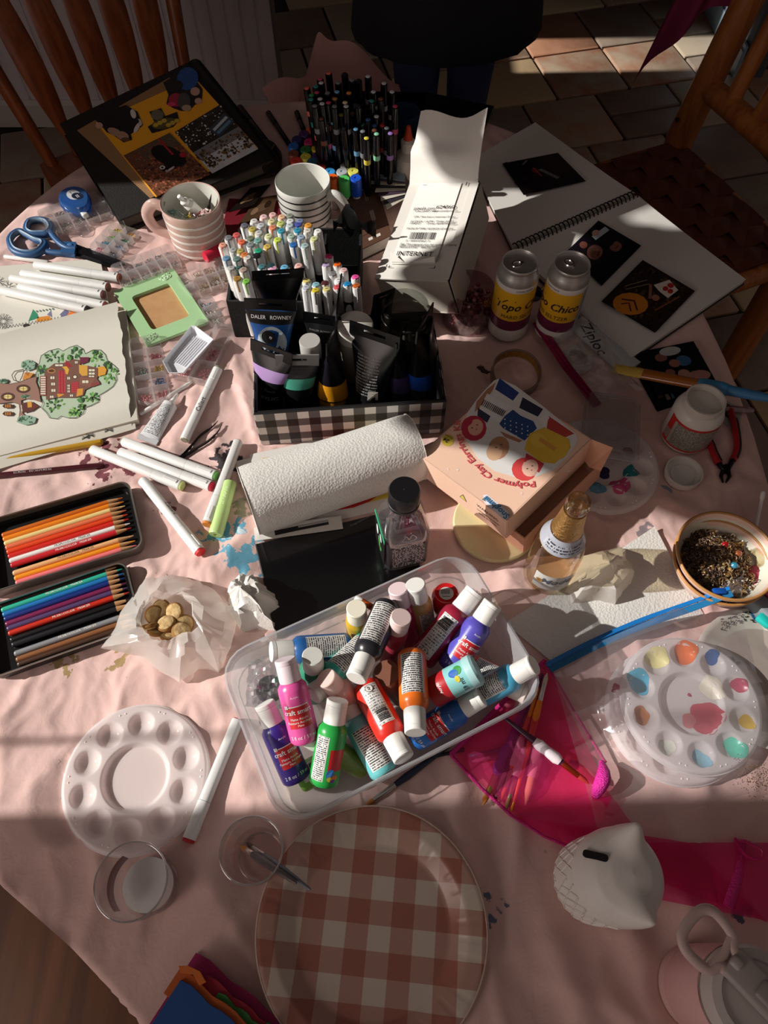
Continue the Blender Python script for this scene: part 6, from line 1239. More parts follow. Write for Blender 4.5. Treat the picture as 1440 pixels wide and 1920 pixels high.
bottle('teal paint bottle under the black one, cap toward the pink bottle', (690, 1205), (588, 1302), .075, .095, '#3aa89c', kind='print', roll=.2)
bottle('black paint bottle lying across the top of the heap', (728, 1135), (672, 1262), .110, .128, '#26262a', kind='print', roll=.05, L_=.108)
bottle('yellow paint bottle with round white cap facing up at the back of the bin', (672, 1200), (669, 1150), .020, .105, '#cfa82c', '#f0ecd8', kind=None, r=.015)
bottle('crimson paint bottle with clear window label and paint-stained cap', (788, 1238), (870, 1134), .062, .095, '#98203a', '#f0ecea', kind='bar', roll=0, L_=.112, r=.0185)
bottle('tan paint bottle with a wide white cap at the back of the bin', (798, 1190), (782, 1112), .030, .108, '#c09a64', kind='print', r=.016, roll=.3)
bottle('magenta paint bottle with pink-tinted cap behind the black one', (768, 1205), (752, 1130), .030, .098, '#b8305c', '#ecd4d8', kind=None, r=.016)
bottle('wine red paint bottle with a pinkish cap in the middle of the heap', (728, 1230), (742, 1188), .040, .098, '#a8364a', '#e6cdca', kind=None, r=.015)
bottle('lavender blue paint bottle with white cap on the right of the bin', (842, 1255), (900, 1168), .066, .100, '#5a52b8', kind='front', roll=.5)
bottle('orange paint bottle lying with its cap toward the front', (772, 1225), (779, 1372), .094, .112, '#ea7424', kind='print', roll=.1, L_=.102)
bottle('red paint bottle with barcode label lying toward the front', (685, 1285), (752, 1412), .082, .098, '#de3428', kind='bar', roll=0, L_=.102)
bottle('bright blue paint bottle along the front right of the bin', (775, 1385), (878, 1322), .040, .072, '#2468b8', kind='front', roll=.3)
bottle('pale blue paint bottle at the far right of the bin', (880, 1312), (935, 1282), .045, .075, '#4aa0c4', '#dcd8d4', kind='print', roll=0)
bottle('aqua paint bottle with grey print label under the red one', (722, 1450), (655, 1330), .055, .070, '#6cc0c4', kind='print', roll=0)
bottle('olive green paint bottle near the front wall of the bin', (684, 1440), (645, 1418), .030, .048, '#7a8a3a', kind=None, roll=0, r=.015)
bottle('lime green paint bottle in the front left corner of the bin', (560, 1462), (600, 1440), .022, .026, '#7ab44a', '#8ac05a', kind='bar', L_=.07)
bottle('red-orange paint bottle tucked under the lavender one', (880, 1250), (925, 1272), .050, .055, '#d8401e', '#c8b8b0', kind='print', L_=.08)
bottle('pale pink paint bottle low in the middle of the bin', (670, 1330), (645, 1305), .045, .075, '#e2b0a8', '#e6c8c0', kind=None, L_=.08)
bottle('clear-capped emerald paint bottle behind the pink one', (590, 1300), (588, 1262), .030, .085, '#2f8a6a', '#dcdcd6', kind=None)
bottle('copper brown paint bottle, its round base showing in the middle', (724, 1262), (745, 1290), .090, .040, '#7a5040', '#cfc9c2', kind=None, r=.019)
# flat jar with aqua lid
A, B = P(808, 1300, .085), P(880, 1262, .105); t = thing('paint_jar', 'aqua-lidded paint jar marked 59 ml on top of the heap', 'paint jar', along(A, B, .2), 'craft paint bottles in the bin')
obj('body', lathe([(.017, 0), (.0185, .003), (.0185, .026)], 30), mat('#b8242c', .35), t); obj('label', lathe([(.0187, .026), (.0187, .052)], 30, False, False), mat('#8ecfd0', .35), t)
obj('lid', lathe([(.0195, .052), (.0198, .054), (.0198, .061), (.0175, .064), (.016, .0625), (.0005, .0625)], 34), mat('#a9d2d4', .4), t)
decal('splash_mark', [(ell(.006, .008, .006, .005), '#3f9a4a'), (ell(.004, .002, .005, .006), '#2f6ac0'), (ell(-.004, .004, .004, .003), '#d8c83a')], t, lambda x, y, z: ((.0189 + z) * cos(pi / 2 - .2 - x / .0187), (.0189 + z) * sin(pi / 2 - .2 - x / .0187), .036 + y)); text('59 ml', .008, mat('#28414a', .5), t, None, lambda x, y: ((.019) * cos(pi / 2 + .55 - x / .0187), .019 * sin(pi / 2 + .55 - x / .0187), .044 - y)); text('Acrylic', .005, WINK, t, None, lambda x, y: ((.0187) * cos(pi / 2 - x / .0185), .0187 * sin(pi / 2 - x / .0185), .016 - y))
# nail-polish bottle standing on its cap
A = P(833, 1150, .035); B = P(837, 1110, .092); t = thing('nail_polish', 'round red nail polish bottle upside down with a barcode sticker', 'nail polish', along(A, B))
obj('glass', lathe([(.008, -.004), (.016, .008), (.0195, .030), (.0185, .048), (.015, .055), (.0125, .0535), (.0005, .0535)], 32), mat('#d01c1c', .08, coat=.8), t, 50); obj('cap', lathe([(.007, -.03), (.008, -.004)], 20), BLACKP, t)
decal('sticker', [(ell(0, 0, .0095, .0095, 0, 22), '#cfcac4')] + [(rect(-.006 + .0016 * k, -.001, -.0052 + .0016 * k, .006), '#2a2a2a') for k in range(7)] + [(rect(-.005, -.005, .005, -.004), '#4a4a4a')], t, z=.0540)
A, B = P(700, 1140, .10), P(668, 1122, .104); t = thing('orange_pen', 'short orange spotted pen end sticking out behind the black bottle', 'pen', along(A, B)); L_ = (B - A).length
obj('barrel', lathe([(.0042, -.03), (.0044, L_ * .7)], 14), mat('#d8641c', .3, var=(160, '#5a2410')), t); obj('white_end', lathe([(.0044, L_ * .7), (.0044, L_), (.003, L_ + .002)], 14), WHITE, t)
t = thing('plastic_wrapper', 'crinkled clear plastic wrapper stuffed in the left end of the bin', 'wrapper', at(P(503, 1285, .06)))
obj('film', grid(16, 16, lambda u, v: ((u - .5) * .05, (v - .5) * .06, crinkle((u * .05, v * .06, .1), 60, .010))), clear('#dfe4e8', .25, .12, milk=.12, edge=.6), t, 20); obj('dark_disc', mv(lathe([(.018, 0), (.016, .004), (.010, .004), (.009, .001)], 24), 0, 0, -.015), mat('#3a3c42', .25), t)
# ================================================================== right side of the table
# ---- spiral sketchbook with photos
hS = .018
K = {k: P(*v, hS) for k, v in dict(a=(1003, 229), b=(1192, 366), c=(962, 468), d=(880, 300), e=(1399, 524), f=(1182, 672)).items()}
cS = (K['b'] + K['c']) / 2; MS = frame(cS, K['b'] - K['c'], Vector((0, 0, 1)).cross(K['b'] - K['c'])); IS = MS.inverted()
t = thing('sketchbook', 'large open spiral sketchbook with blank white pages overhanging the table', 'sketchbook', MS); PGM = mat('#d6d2cc', .75)
lS = {k: IS @ v for k, v in K.items()}
far = [lS['c'], lS['b'], lS['a'], lS['d']]; near = [lS['f'], lS['e'], lS['b'], lS['c']]
gap = .006
def page(Q, sgn, z):
    f = bil(Q); return grid(16, 16, lambda u, v: f(u, v * .985 + (.012 if sgn > 0 else 0), z + .002 * sin(u * 4 + v * 3) * v * (1 - v) + .003 * (1 - v if sgn > 0 else v) ** 6))
obj('page', page(far, 1, 0), PGM, t, 60); obj('page', page(near, -1, 0), PGM, t, 60)
obj('page_stack', slab([p * 1 for p in inset(near, .99)], -.010, -.001), mat('#c4c0b8', .8), t, None); obj('page_stack', slab(inset(far, .99), -.006, -.001), mat('#c4c0b8', .8), t, None)
obj('cover_board', slab(inset(near, 1.005), -.0125, -.010), mat('#2a2624', .6), t, None); obj('cover_board', slab(inset(far, 1.005), -.008, -.006), mat('#2a2624', .6), t, None)
wl_ = (K['b'] - K['c']).length; n = 30
for k in range(n):
    x = -wl_ / 2 + wl_ * (k + .5) / n
    obj('spiral_ring', [(x, 0, 0)] and (tubep([(x + .002 * q / 12, .0095 * cos(2 * pi * q / 12), .001 + .0095 * sin(2 * pi * q / 12)) for q in range(12)], .0013, 6, True)) if k == 0 else t.children[6].data, mat('#141416', .35, metal=.6), t, 60, None if k == 0 else at(Vector((wl_ * k / n, 0, 0))))
zt = .004
dk = '#120d0e'
photo_pic(MS, [(982, 366), (1098, 340), (1046, 287), (942, 307)], zt, [(full, dk)] + leaves(60, ['#1a0d10', '#200f12', '#0c090a', '#2a1014'], 42, .03, .97, .03, .97, .06) + [(ell(.8, .65, .2, .3), '#2a0d14'), (ell(.42, .6, .05, .09), '#6e1a22'), (line([(.42, .7), (.45, .4)], .02), '#a8404a'), (line([(.5, .62), (.66, .25)], .07), '#6a6a68'), (line([(.3, .85), (.42, .95)], .02), '#8a8a88')], 'photo_print', 'nearly black photo with a red and silver shape on the far page')
photo_pic(MS, [(1128, 536), (1202, 461), (1122, 414), (1062, 472)], zt, [(full, '#141018'), (ell(.30, .60, .24, .22), '#231a1c'), (ell(.38, .58, .16, .15, .3), '#94655a'), (ell(.34, .52, .10, .09, .2), '#7c5148'), (ell(.44, .62, .05, .07, .5), '#a87a6c'), (ell(.40, .50, .07, .015, .3), '#5a2c2a'), (ell(.73, .40, .17, .17), '#1c1517'), (ell(.72, .36, .11, .12), '#8a5c54'), (ell(.72, .33, .05, .012), '#5a2c2a'), (ell(.72, .50, .15, .07), '#1a1414'), (line([(.6, .8), (.95, .75)], .12), '#b4c4cc'), (ell(.72, .85, .08, .07), '#caa094'), (ell(.35, .85, .08, .08), '#7a4a3e'), (rect(.0, .0, 1, .25), '#0d0b0f')], 'photo_print', 'photo of two smiling faces next to the spiral on the near page')
for k in range(3):
    dx = 5 * k; photo_pic(MS, [(1128 + dx, 565 + 3 * k), (1228 + dx * .5, 624 - 2 * k), (1303 - dx, 546 - 3 * k), (1205 - dx * .3, 488 + 2 * k)], zt + .0016 * k, [(full, '#2a1c14')] if k < 2 else
        [(full, '#241912')] + leaves(130, ['#33241a', '#1a120e', '#3e2c20', '#2a2622', '#4a382a'], 41, .03, .97, .03, .97, .05) + [(ell(.33, .20, .30, .22, .35), '#c47a28'), (line([(.15, .2), (.35, .28), (.5, .15)], .03), '#3a2010'), (line([(.2, .12), (.3, .2), (.42, .08)], .025), '#3a2010'), ([(.45, .72), (.62, .95), (.86, .85), (.80, .62), (.6, .66)], '#d8d2c8'), (ell(.70, .86, .06, .05), '#b03028'), (ell(.76, .76, .05, .05), '#b03028'), (ell(.66, .76, .05, .05), '#a82c24'), (ell(.62, .52, .07, .06), '#9a6a58'), (line([(.4, .7), (.55, .45)], .05), '#8a5a48'), (line([(.75, .3), (.95, .75)], .03), '#7a4a28'), (line([(.05, .45), (.3, .75)], .015), '#8a7a5a'), (line([(.1, .4), (.38, .7)], .015), '#8a7a5a')],
        'photo_print', ['bottom photo of the small stack on the near page', 'middle photo of the small stack on the near page', 'top photo of a dancer by an orange sign on the near page'][k], 'photo stack on the sketchbook')
# ---- photos at the table edge
ME = TM(.012)
photo_pic(ME, [(1232, 742), (1345, 720), (1300, 640), (1190, 662)], 0, [(full, '#0d0c12')] + leaves(60, ['#15131a', '#0a090c', '#1c1a20'], 43, .03, .97, .03, .97, .06) + [(ell(.36, .78, .1, .09), '#8a5a50'), (ell(.55, .88, .18, .1), '#b9bcb8'), (ell(.68, .62, .12, .12), '#3f6a94'), (ell(.52, .60, .09, .09), '#a06c5e'), (ell(.38, .42, .08, .08), '#8a5a4e'), (ell(.58, .34, .1, .1), '#b08074'), (ell(.78, .24, .2, .12), '#b07e74'), (ell(.42, .22, .07, .06), '#2a6a7a'), (ell(.5, .28, .06, .05), '#9a7066')], 'photo_print', 'photo of a laughing group of people at the edge of the table')
photo_pic(TM(.006), [(1232, 772), (1296, 752), (1268, 690), (1196, 706)], 0, [(full, '#0c0a0c'), (rect(.2, .3, .35, .6), '#5a4a3a'), (rect(.4, .2, .5, .7), '#8a7a68'), (ell(.7, .6, .1, .12), '#8a9294'), (rect(.55, .2, .62, .4), '#3f6a74')], 'photo_print', 'small dark photo under the wide paintbrush')
photo_pic(TM(.004), [(1178, 690), (1235, 716), (1225, 668), (1195, 662)], 0, [(full, '#7a5a34'), (ell(.5, .5, .3, .2), '#a8824a')], 'photo_print', 'brown photo corner between sketchbook and zip bag', base='#6a4a2a')
# ---- jar of pink beads
jc = P(883, 540, .075); t = thing('bead_jar', 'clear jar of dark pink beads beside the white box', 'jar', at(Vector((jc.x, jc.y, T + .003))))
obj('glass', lathe([(.040, 0), (.044, .004), (.044, .062), (.040, .070), (.040, .076), (.038, .076), (.038, .068), (.042, .06), (.042, .006)], 36, True, False), clear('#f0e4e6', .08, .03, edge=.5), t, 50)
rr = random.Random(9); sp = lathe([(.0002, -.004), (.003, -.0025), (.004, 0), (.003, .0025), (.0002, .004)], 8, False, False); gs = [[], [], []]
for k in range(260):
    a, q = rr.uniform(0, 6.28), .037 * rr.random() ** .4; gs[k % 3].append(mv(sp, q * cos(a), q * sin(a), .006 + rr.random() * .045))
for g_, c in zip(gs, ('#641528', '#8a3448', '#b07a84')): obj('beads', join(*g_), mat(c, .3), t, 50, kind='stuff')
# ---- cans
def can(label, top, rot, words, group='two slim drink cans'):
    c = P(*top, .156); t = thing('drink_can', label, 'can', at(Vector((c.x, c.y, T + .002)), rot), group); AL = mat('#c4c2be', .38, metal=.75); R = .0335
    obj('shell', lathe([(.022, 0), (.026, .001), (.029, .006), (R, .016), (R, .132), (.0315, .141), (.0285, .147), (.0285, .150)], 40), AL, t, 40)
    obj('rim', lathe([(.0280, .149), (.0290, .1505), (.0293, .153), (.0282, .1555), (.0270, .1545), (.0268, .150)], 40, False, False), AL, t, 50)
    l = obj('lid', lathe([(.0270, .1505), (.0255, .1485), (.001, .1485)], 40, False, False), AL, t, 50)
    obj('mouth', mv(xf(prism([(p[0], p[1]) for p in ell(.011, 0, .010, .0085, 0, 20)], .1487, .1492), Matrix.Identity(4))), mat('#050505', .6), t, None)
    obj('pull_tab', join(tubep([(-.006 + .008 * cos(2 * pi * k / 16), .006 * sin(2 * pi * k / 16), .1512) for k in range(16)], .0018, 6, True), mv(cyl(.0025, .149, .1522, 10), .003)), mat('#d0d0d0', .2, metal=1.0), t, 50)
    def ban(nm, z0, z1, m): return obj(nm, lathe([(R + .0002, z0), (R + .0004, z0 + .0005), (R + .0004, z1 - .0005), (R + .0002, z1)], 40, False, False), m, t, 50)
    ban('white_band', .012, .036, mat('#c4bfb8', .35)); ban('plum_band', .036, .058, mat('#5a1538', .35)); ban('yellow_band', .058, .118, mat('#d8a41c', .35)); ban('pale_band', .118, .128, mat('#d8d4ce', .35))
    A0 = -pi / 2; q = R + .0007; fu = lambda z0, o=0: (lambda x, y: (q * cos(A0 + (x + o) / q), q * sin(A0 + (x + o) / q), z0 + y))
    text('Topo Chico', .021, mat('#15130f', .5), t, None, fu(.088), .02, slant=.25); text('HARD SELTZER', .0105, mat('#15130f', .5), t, None, fu(.067), .0); text('CLEAN TASTE', .0045, mat('#2a2a3a', .5), t, None, fu(.123, -.004), 0)
    decal('brush_stroke', [(line([(-.036, .008), (-.030, .014), (-.015, .013)], .002), '#15130f')], t, lambda x, y, z: fu(.088)(x, y) and (((q + z) * cos(A0 + x / q)), (q + z) * sin(A0 + x / q), .088 + y), z=0)
    printed('fine_print', patch(q, .030, .120, .0, 1.1, 12), 12, 1, print_mat(24, 14, '#a8a8a8', '#26262a', .42), t)
    return t
can('drink can with black script, further left of the two', (976, 491), radians(22), 'Topo'); can('drink can with the word end turned to the right, nearer the sketchbook photos', (1073, 494), radians(-48), 'Chico')
t = thing('sunglasses', 'black sunglasses lying behind the cans', 'sunglasses', at(P(1018, 548, .004), radians(20)))
for s in (-1, 1): obj('lens', mv(lathe([(.020, .004), (.0205, .008), (.016, .011), (.0005, .012)], 20), s * .024, 0, 0), mat('#0a0a0c', .08), t); obj('temple', tubep([(s * .045, 0, .008), (s * .046, .05, .008), (s * .042, .085, .004)], .0022, 6), mat('#101012', .2), t)
obj('bridge', tubep([(-.006, 0, .008), (0, .002, .011), (.006, 0, .008)], .002, 6), mat('#c8b878', .25, metal=1), t)
# ---- ribbon spool
sp_ = P(968, 692, .03); t = thing('glitter_ring', 'clear ring lined with glittering gold behind the kit box', 'ring', at(Vector((sp_.x, sp_.y, T + .010)), 0.15) @ Matrix.Rotation(.18, 4, 'X'))
obj('ring', join(lathe([(.0410, 0), (.0415, .001), (.0415, .021), (.0405, .022)], 40, False, False), lathe([(.0385, .0), (.0385, .022)], 40, False, False), lathe([(.0385, .022), (.0405, .022)], 40, False, False)), clear('#e0d4cc', .15, .1, milk=.45, milkcol='#a89488', edge=.4), t, 40)
obj('gold_band', lathe([(.0378, .004), (.0378, .019)], 40, False, False), mat('#c8933a', .35, metal=.6, bump=(900, 1.0), var=(500, '#7e5a1c')), t, 40)
# ---- small zip bag with a white tube in it
zb = thing('zip_bag', 'clear zip bag with a dark pink seal lying against the sketchbook', 'plastic bag', TM(.0) )
def zfilm(u, v):
    a = P(1005 + (1120 - 1005) * v, 600 + (765 - 600) * v, .020); b_ = P(1085 + (1205 - 1085) * v, 570 + (735 - 570) * v, .022); p = a.lerp(b_, u); return (p.x, p.y, p.z - T + .020 * sin(pi * u) + crinkle(p, 45, .004))
obj('film', grid(30, 30, zfilm), clear('#f0f0f0', .08, .1, milk=.18, edge=.5), zb, 30)
ZP = clear('#c81e78', .12, .1, milk=.7, milkcol='#a8145e', edge=.4)
for k in (0, 1): obj('zip_seal', tubep([P(1003 + 7 * k, 606 - 3 * k, .024) - Vector((0, 0, T)), P(1060 + 7 * k, 690 - 3 * k, .030) - Vector((0, 0, T)), P(1117 + 7 * k, 762 - 3 * k, .026) - Vector((0, 0, T))], .0050, 8, flat=.4), ZP, zb, 50)
pz = P(1098, 612, .044); pz2 = P(1128, 660, .044); dz_ = (pz2 - pz).normalized()
text('Ziploc', .028, mat('#2a2a30', .4), zb, None, lambda x, y: tuple((pz + pz2) / 2 - Vector((0, 0, T)) + dz_ * x + Vector((-dz_.y, dz_.x, 0)) * y), .01)
A, B = P(1188, 695, .012), P(1062, 590, .018); L_ = (B - A).length; t = thing('white_tube', 'flattened white plastic tube inside the zip bag', 'tube', along(A, B))
obj('body', loft([[((.024 + (.015 - .024) * s / 8) * cos(2 * pi * k / 24), (.004 + .010 * (s / 8) ** .7) * sin(2 * pi * k / 24), L_ * (.03 + .8 * s / 8)) for k in range(24)] for s in range(9)]), mat('#b8c0c2', .35), t, 60); obj('cap', lathe([(.012, L_ * .83), (.012, L_), (.010, L_ + .002)], 20), mat('#2a2c30', .35), t)
t = thing('tape_roll', 'roll of white tape inside the zip bag', 'tape', at(P(1078, 680, .004), 0) @ Matrix.Rotation(.2, 4, 'Y')); obj('tape', lathe([(.017, 0), (.027, 0), (.0275, .001), (.0275, .013), (.027, .014), (.017, .014)], 32, False, False), mat('#b4aeaa', .4), t, 40); obj('core', lathe([(.0165, -.0005), (.017, .0), (.017, .014), (.0165, .0145)], 32, False, False), mat('#8a7a6c', .6), t)
# ---- clear clamshell box
C = [P(*c, .03) for c in [(1085, 860), (1180, 875), (1205, 735), (1120, 718)]]; o = sum(C, Vector()) / 4; o.z = T + .012; ex = C[1] - C[0]
M = frame(o, Vector((ex.x, ex.y, 0)), Vector((-ex.y, ex.x, 0))); t = thing('clamshell', 'empty clear plastic clamshell box on the dark palette', 'box', M); ca_ = clear('#f6f6f6', .09, .06, milk=.10, edge=.5)
for k, z in enumerate((0, .012)): obj('shell_half', loft([rrect(.085, .12, .008, z), rrect(.08, .115, .008, z + .001), rrect(.078, .112, .008, z + .011), rrect(.07, .10, .008, z + .012)], False, True), ca_, t, 50)
obj('flange', tubep(rrect(.088, .123, .009, .012), .0012, 5, True), clear('#ffffff', .2, .1, milk=.1, edge=.6), t)
# ---- round ten-well palettes
def pal_height(x, y, R):
    r = math.hypot(x, y); a = atan2(y, x); z = .0105
    if r > R * .955: z -= .006 * ((r - R * .955) / (R * .045)) ** 2
    if r < R * .47: z -= .0075 * min(1, (R * .47 - r) / (R * .055))
    k = round((a - .31) / (pi / 5)); wx, wy = .715 * R * cos(k * pi / 5 + .31), .715 * R * sin(k * pi / 5 + .31); d = math.hypot(x - wx, y - wy); wr = .185 * R
    if d < wr: z -= .0085 * (1 - (d / wr) ** 2) ** .8 * min(1, (1 - d / wr) * 6 + .15)
    return z
PALM = clear('#fbf4f5', .03, .2, milk=.86, milkcol='#fbfafa', edge=.10)
pal_me = {}
def palette(label, ctr, R, rot, blobs=(), tilt=None, h=.003, m=None, scuffs=()):
    c = P(*ctr, h + .0105); c.z = T + h; M = at(c, rot)
    if tilt: M = Matrix.Translation(c) @ Euler((tilt[0], tilt[1], rot)).to_matrix().to_4x4()
    t = thing('paint_palette', label, 'palette', M, 'round ten-well palettes')
    if R not in pal_me:
        na, nr = 200, 64; V = [(R * j / nr * cos(2 * pi * i / na), R * j / nr * sin(2 * pi * i / na), 0) for j in range(nr + 1) for i in range(na)]
        V = [(x, y, pal_height(x, y, R)) for x, y, _ in V]; Fc = [(j * na + i, j * na + (i + 1) % na, (j + 1) * na + (i + 1) % na, (j + 1) * na + i) for j in range(nr) for i in range(na)]
        pal_me[R] = mesh('tray', (V, Fc), m or PALM, 50)
    obj('tray', pal_me[R], None, t, None); obj('rim_edge', tubep([(R * cos(2 * pi * k / 72), R * sin(2 * pi * k / 72), .0047) for k in range(72)], .0011, 6, True), m or PALM, t)
    for k in range(10):
        for s in (-1, 1):
            a = (k + .5) * pi / 5 + .31 + s * .045; obj('rim_dot', mv(lathe([(.0012, 0), (.0008, .0008), (.0001, .001)], 8, False, False), R * .90 * cos(a), R * .90 * sin(a), .0104) if False else mv(lathe([(.0013, 0), (.0009, .0008), (.0001, .001)], 8, False, False), R * .905 * cos(a), R * .905 * sin(a), .0104), WHITE, t, 50)
    for (bx_, by_, br, c_, sd) in blobs:
        q = [onplane(bx_, by_, M, .006)][0]
        if q.length + br > R * .95: q = q * ((R * .95 - br) / q.length)
        rr = random.Random(sd); n = 22; lo = []
        ph = [rr.uniform(0, 6) for _ in range(4)]; jit = [1 + .10 * sin(2 * 2 * pi * k / n + ph[0]) + .09 * sin(3 * 2 * pi * k / n + ph[1]) + .05 * sin(5 * 2 * pi * k / n + ph[2]) for k in range(n)]
        for s in (1.0, .8, .5, .05):
            lo.append([(q.x + br * s * jit[k] * cos(2 * pi * k / n), q.y + br * s * jit[k] * sin(2 * pi * k / n), 0) for k in range(n)])
        lo = [[(x, y, pal_height(x, y, R) + .0004 + .0007 * (1 - s)) for x, y, _ in l] for l, s in zip(lo, (1, .8, .5, .05))]
        obj('paint_blob', loft(lo, False, True), mat(c_, .3), t, 60)
    return t
palette('palette with red, purple, teal and pink paint in the shade by the kit box', (1128, 868), .0885, .2, [(1178, 846, .009, '#8a1420', 1), (1133, 885, .0105, '#2a1450', 2), (1183, 886, .012, '#1a7a80', 3), (1163, 912, .015, '#c8487c', 4), (1120, 915, .012, '#5a94b4', 5)])
# ---- glue jar with red-edged label
mp = P(1322, 752, .092); t = thing('glue_jar', 'open white plastic jar of craft glue with a red-edged label', 'jar', at(Vector((mp.x - .0, mp.y, T + .003)), radians(-10)))
obj('body', lathe([(.033, 0), (.037, .003), (.038, .01), (.038, .066), (.034, .077), (.029, .081)], 40), mat('#d8d4cc', .35), t, 40); obj('neck', lathe([(.029, .080), (.030, .081), (.030, .093), (.0275, .093), (.0275, .080), (.027, .076), (.0005, .0755)], 36), mat('#cfcac0', .35), t, 40)
obj('red_label', patch(.0383, .008, .064, -pi / 2 - 1.35, -pi / 2 + 1.2, 24), mat('#c8281e', .4), t); printed('small_print', patch(.0386, .012, .060, -pi / 2 - 1.02, -pi / 2 + 1.1, 24), 24, 1, print_mat(30, 44, '#a8a49a', '#3a3834', .46), t)
printed('barcode', patch(.0386, .016, .036, -pi / 2 - 1.30, -pi / 2 - 1.06, 6), 6, 1, print_mat(10, 8, '#d4d0c8', '#222222', .3), t)
# ---- wide brush lying across the jar
A, B = P(1172, 695, .045), P(1470, 752, .105); A = P(1150, 690, .04); L_ = (B - A).length; t = thing('wide_brush', 'wide flat paintbrush with amber ferrule and blue handle resting on the glue jar', 'paintbrush', along(A, B))
fl_ = lambda w_, h_, z: [(w_ * cos(2 * pi * k / 16), h_ * sin(2 * pi * k / 16), z) for k in range(16)]
obj('bristles', loft([fl_(.009, .002, 0), fl_(.011, .004, .03), fl_(.010, .005, .05)]), mat('#c8a84a', .8, bump=(300, .8)), t); obj('ferrule', loft([fl_(.0105, .0055, .048), fl_(.0105, .006, .052), fl_(.0095, .0075, .135)]), mat('#9a5a1e', .25, coat=.4), t, 50)
obj('grip', loft([fl_(.0105, .009, .133), fl_(.0115, .0105, .142), fl_(.0115, .0105, .168), fl_(.0095, .009, .176)]), mat('#3f86b4', .4), t, 50); obj('handle', loft([fl_(.0085, .008, .174), fl_(.0075, .007, .22), fl_(.004, .004, L_)]), mat('#3a78a8', .35), t, 50)
# ---- pliers and sticker card
t = thing('pliers', 'small pliers with red and black handles beside the glue jar', 'pliers', TM(.010)); W2 = lambda pts, h: [P(x, y, h) - Vector((0, 0, T + .010)) for x, y in pts]
RD = mat('#a81a22', .4); BK = mat('#141214', .5)
for pts in ([(1368, 765), (1378, 800), (1382, 840), (1372, 866), (1364, 878)], [(1318, 815), (1330, 830), (1338, 850), (1350, 872), (1358, 880)]):
    q = spin(W2(pts, .012), 6); h_ = obj('handle', tubep(q[:18], [.0055] * 18, 10), RD, t, 60); obj('black_inlay', tubep([p + Vector((.003, 0, .002)) for p in q[4:17]], .0035, 8), BK, h_, 60); obj('shank', tubep(q[16:], .0042, 8), mat('#2a282a', .35, metal=.9), t, 60)
obj('joint', mv(cyl(.006, -.003, .006, 16), *W2([(1360, 880)], .01)[0].xy), mat('#2a282a', .35, metal=.9), t)
for pts in ([(1356, 882), (1352, 892), (1356, 905)], [(1365, 882), (1368, 893), (1361, 905)]): obj('jaw', tubep(W2(pts, .010), [.004, .003, .001], 8), mat('#2a282a', .35, metal=.9), t, 60)
t, Q = quad_thing('sticker_card', 'small card with a blue round logo next to the pliers', 'card', [P(1345, 785, .006), P(1385, 812, .006), P(1392, 768, .006), P(1352, 745, .006)], .001, None); obj('card', slab(Q, -.001, 0), mat('#a8a4a0', .5), t, None); f = bil(Q); decal('logo', [(ell(.4, .6, .3, .3), '#10141c'), (ell(.5, .55, .2, .18), '#3aa0c8'), (ell(.5, .55, .1, .08), '#d8e0e0')], t, lambda x, y, z: f(x, y, z))
t = thing('plastic_tube', 'thin clear pink tube lying at the table edge', 'tube', along(P(1345, 765, .01), P(1405, 770, .014))); obj('tube', lathe([(.005, 0), (.006, .003), (.006, .05), (.003, .056)], 14), clear('#e0c0c8', .2, .05, milk=.2, milkcol='#c8a0a8', edge=.6), t); obj('stopper', lathe([(.004, -.006), (.005, 0), (.005, .002)], 12), mat('#8a6a70', .4), t)
# ---- white jar lid
t = thing('jar_lid', 'white plastic jar lid lying upside down on the shaded cloth', 'jar lid', at(P(1282, 886, .012) - Vector((0, 0, .010)))); obj('cup', lathe([(.0255, 0), (.0275, .001), (.0285, .014), (.0265, .014), (.0255, .004), (.018, .0032), (.0005, .0032)], 44), mat('#d8d4ce', .35), t, 40); obj('inner_ring', lathe([(.019, .0032), (.0185, .0045), (.018, .0032)], 40, False, False), mat('#cfcac4', .35), t, 40)
# ---- polymer clay kit box
KR = mat('#ecc4ac', .55); KRb = mat('#d6a185', .6)
T4 = [P(812, 872, .085), P(955, 978, .100), P(1098, 828, .105), P(920, 696, .090)]
o = sum(T4, Vector()) / 4; MK_ = frame(o, T4[1] - T4[0], T4[3] - T4[0]); IK = MK_.inverted(); L4 = [IK @ p for p in T4]
cx = (L4[1] - L4[0]).length; cy = ((L4[3] - L4[0]).length + (L4[2] - L4[1]).length) / 2; lid = .048
wx, wy = (L4[1].x - L4[0].x + L4[2].x - L4[3].x) / 2, (L4[3].y - L4[0].y + L4[2].y - L4[1].y) / 2
t = thing('clay_kit_box', 'peach cardboard clay earrings kit box with cartoon faces, lid propped open', 'box', MK_)
obj('lid_top', box(wx, wy, .002, 0, 0, -.001), KR, t, None)
for nm, g in (('lid_side', box(wx, .002, lid, 0, -wy / 2, -lid / 2)), ('lid_side', box(.002, wy, lid, wx / 2, 0, -lid / 2)), ('lid_side', box(.002, wy, lid, -wx / 2, 0, -lid / 2)), ('lid_back', box(wx, .002, lid, 0, wy / 2, -lid / 2))): obj(nm, g, KR if nm == 'lid_side' else KRb, t, None)
obj('side_flap', ([(wx / 2, wy * .50, 0), (wx / 2 + .030, wy * .50 + .012, -.006), (wx / 2 + .034, wy * .50 - .016, -.030), (wx / 2 + .012, wy * .44, -.046), (wx / 2, wy * .46, -.044)], [(0, 1, 2, 3, 4)]), KRb, t, None)
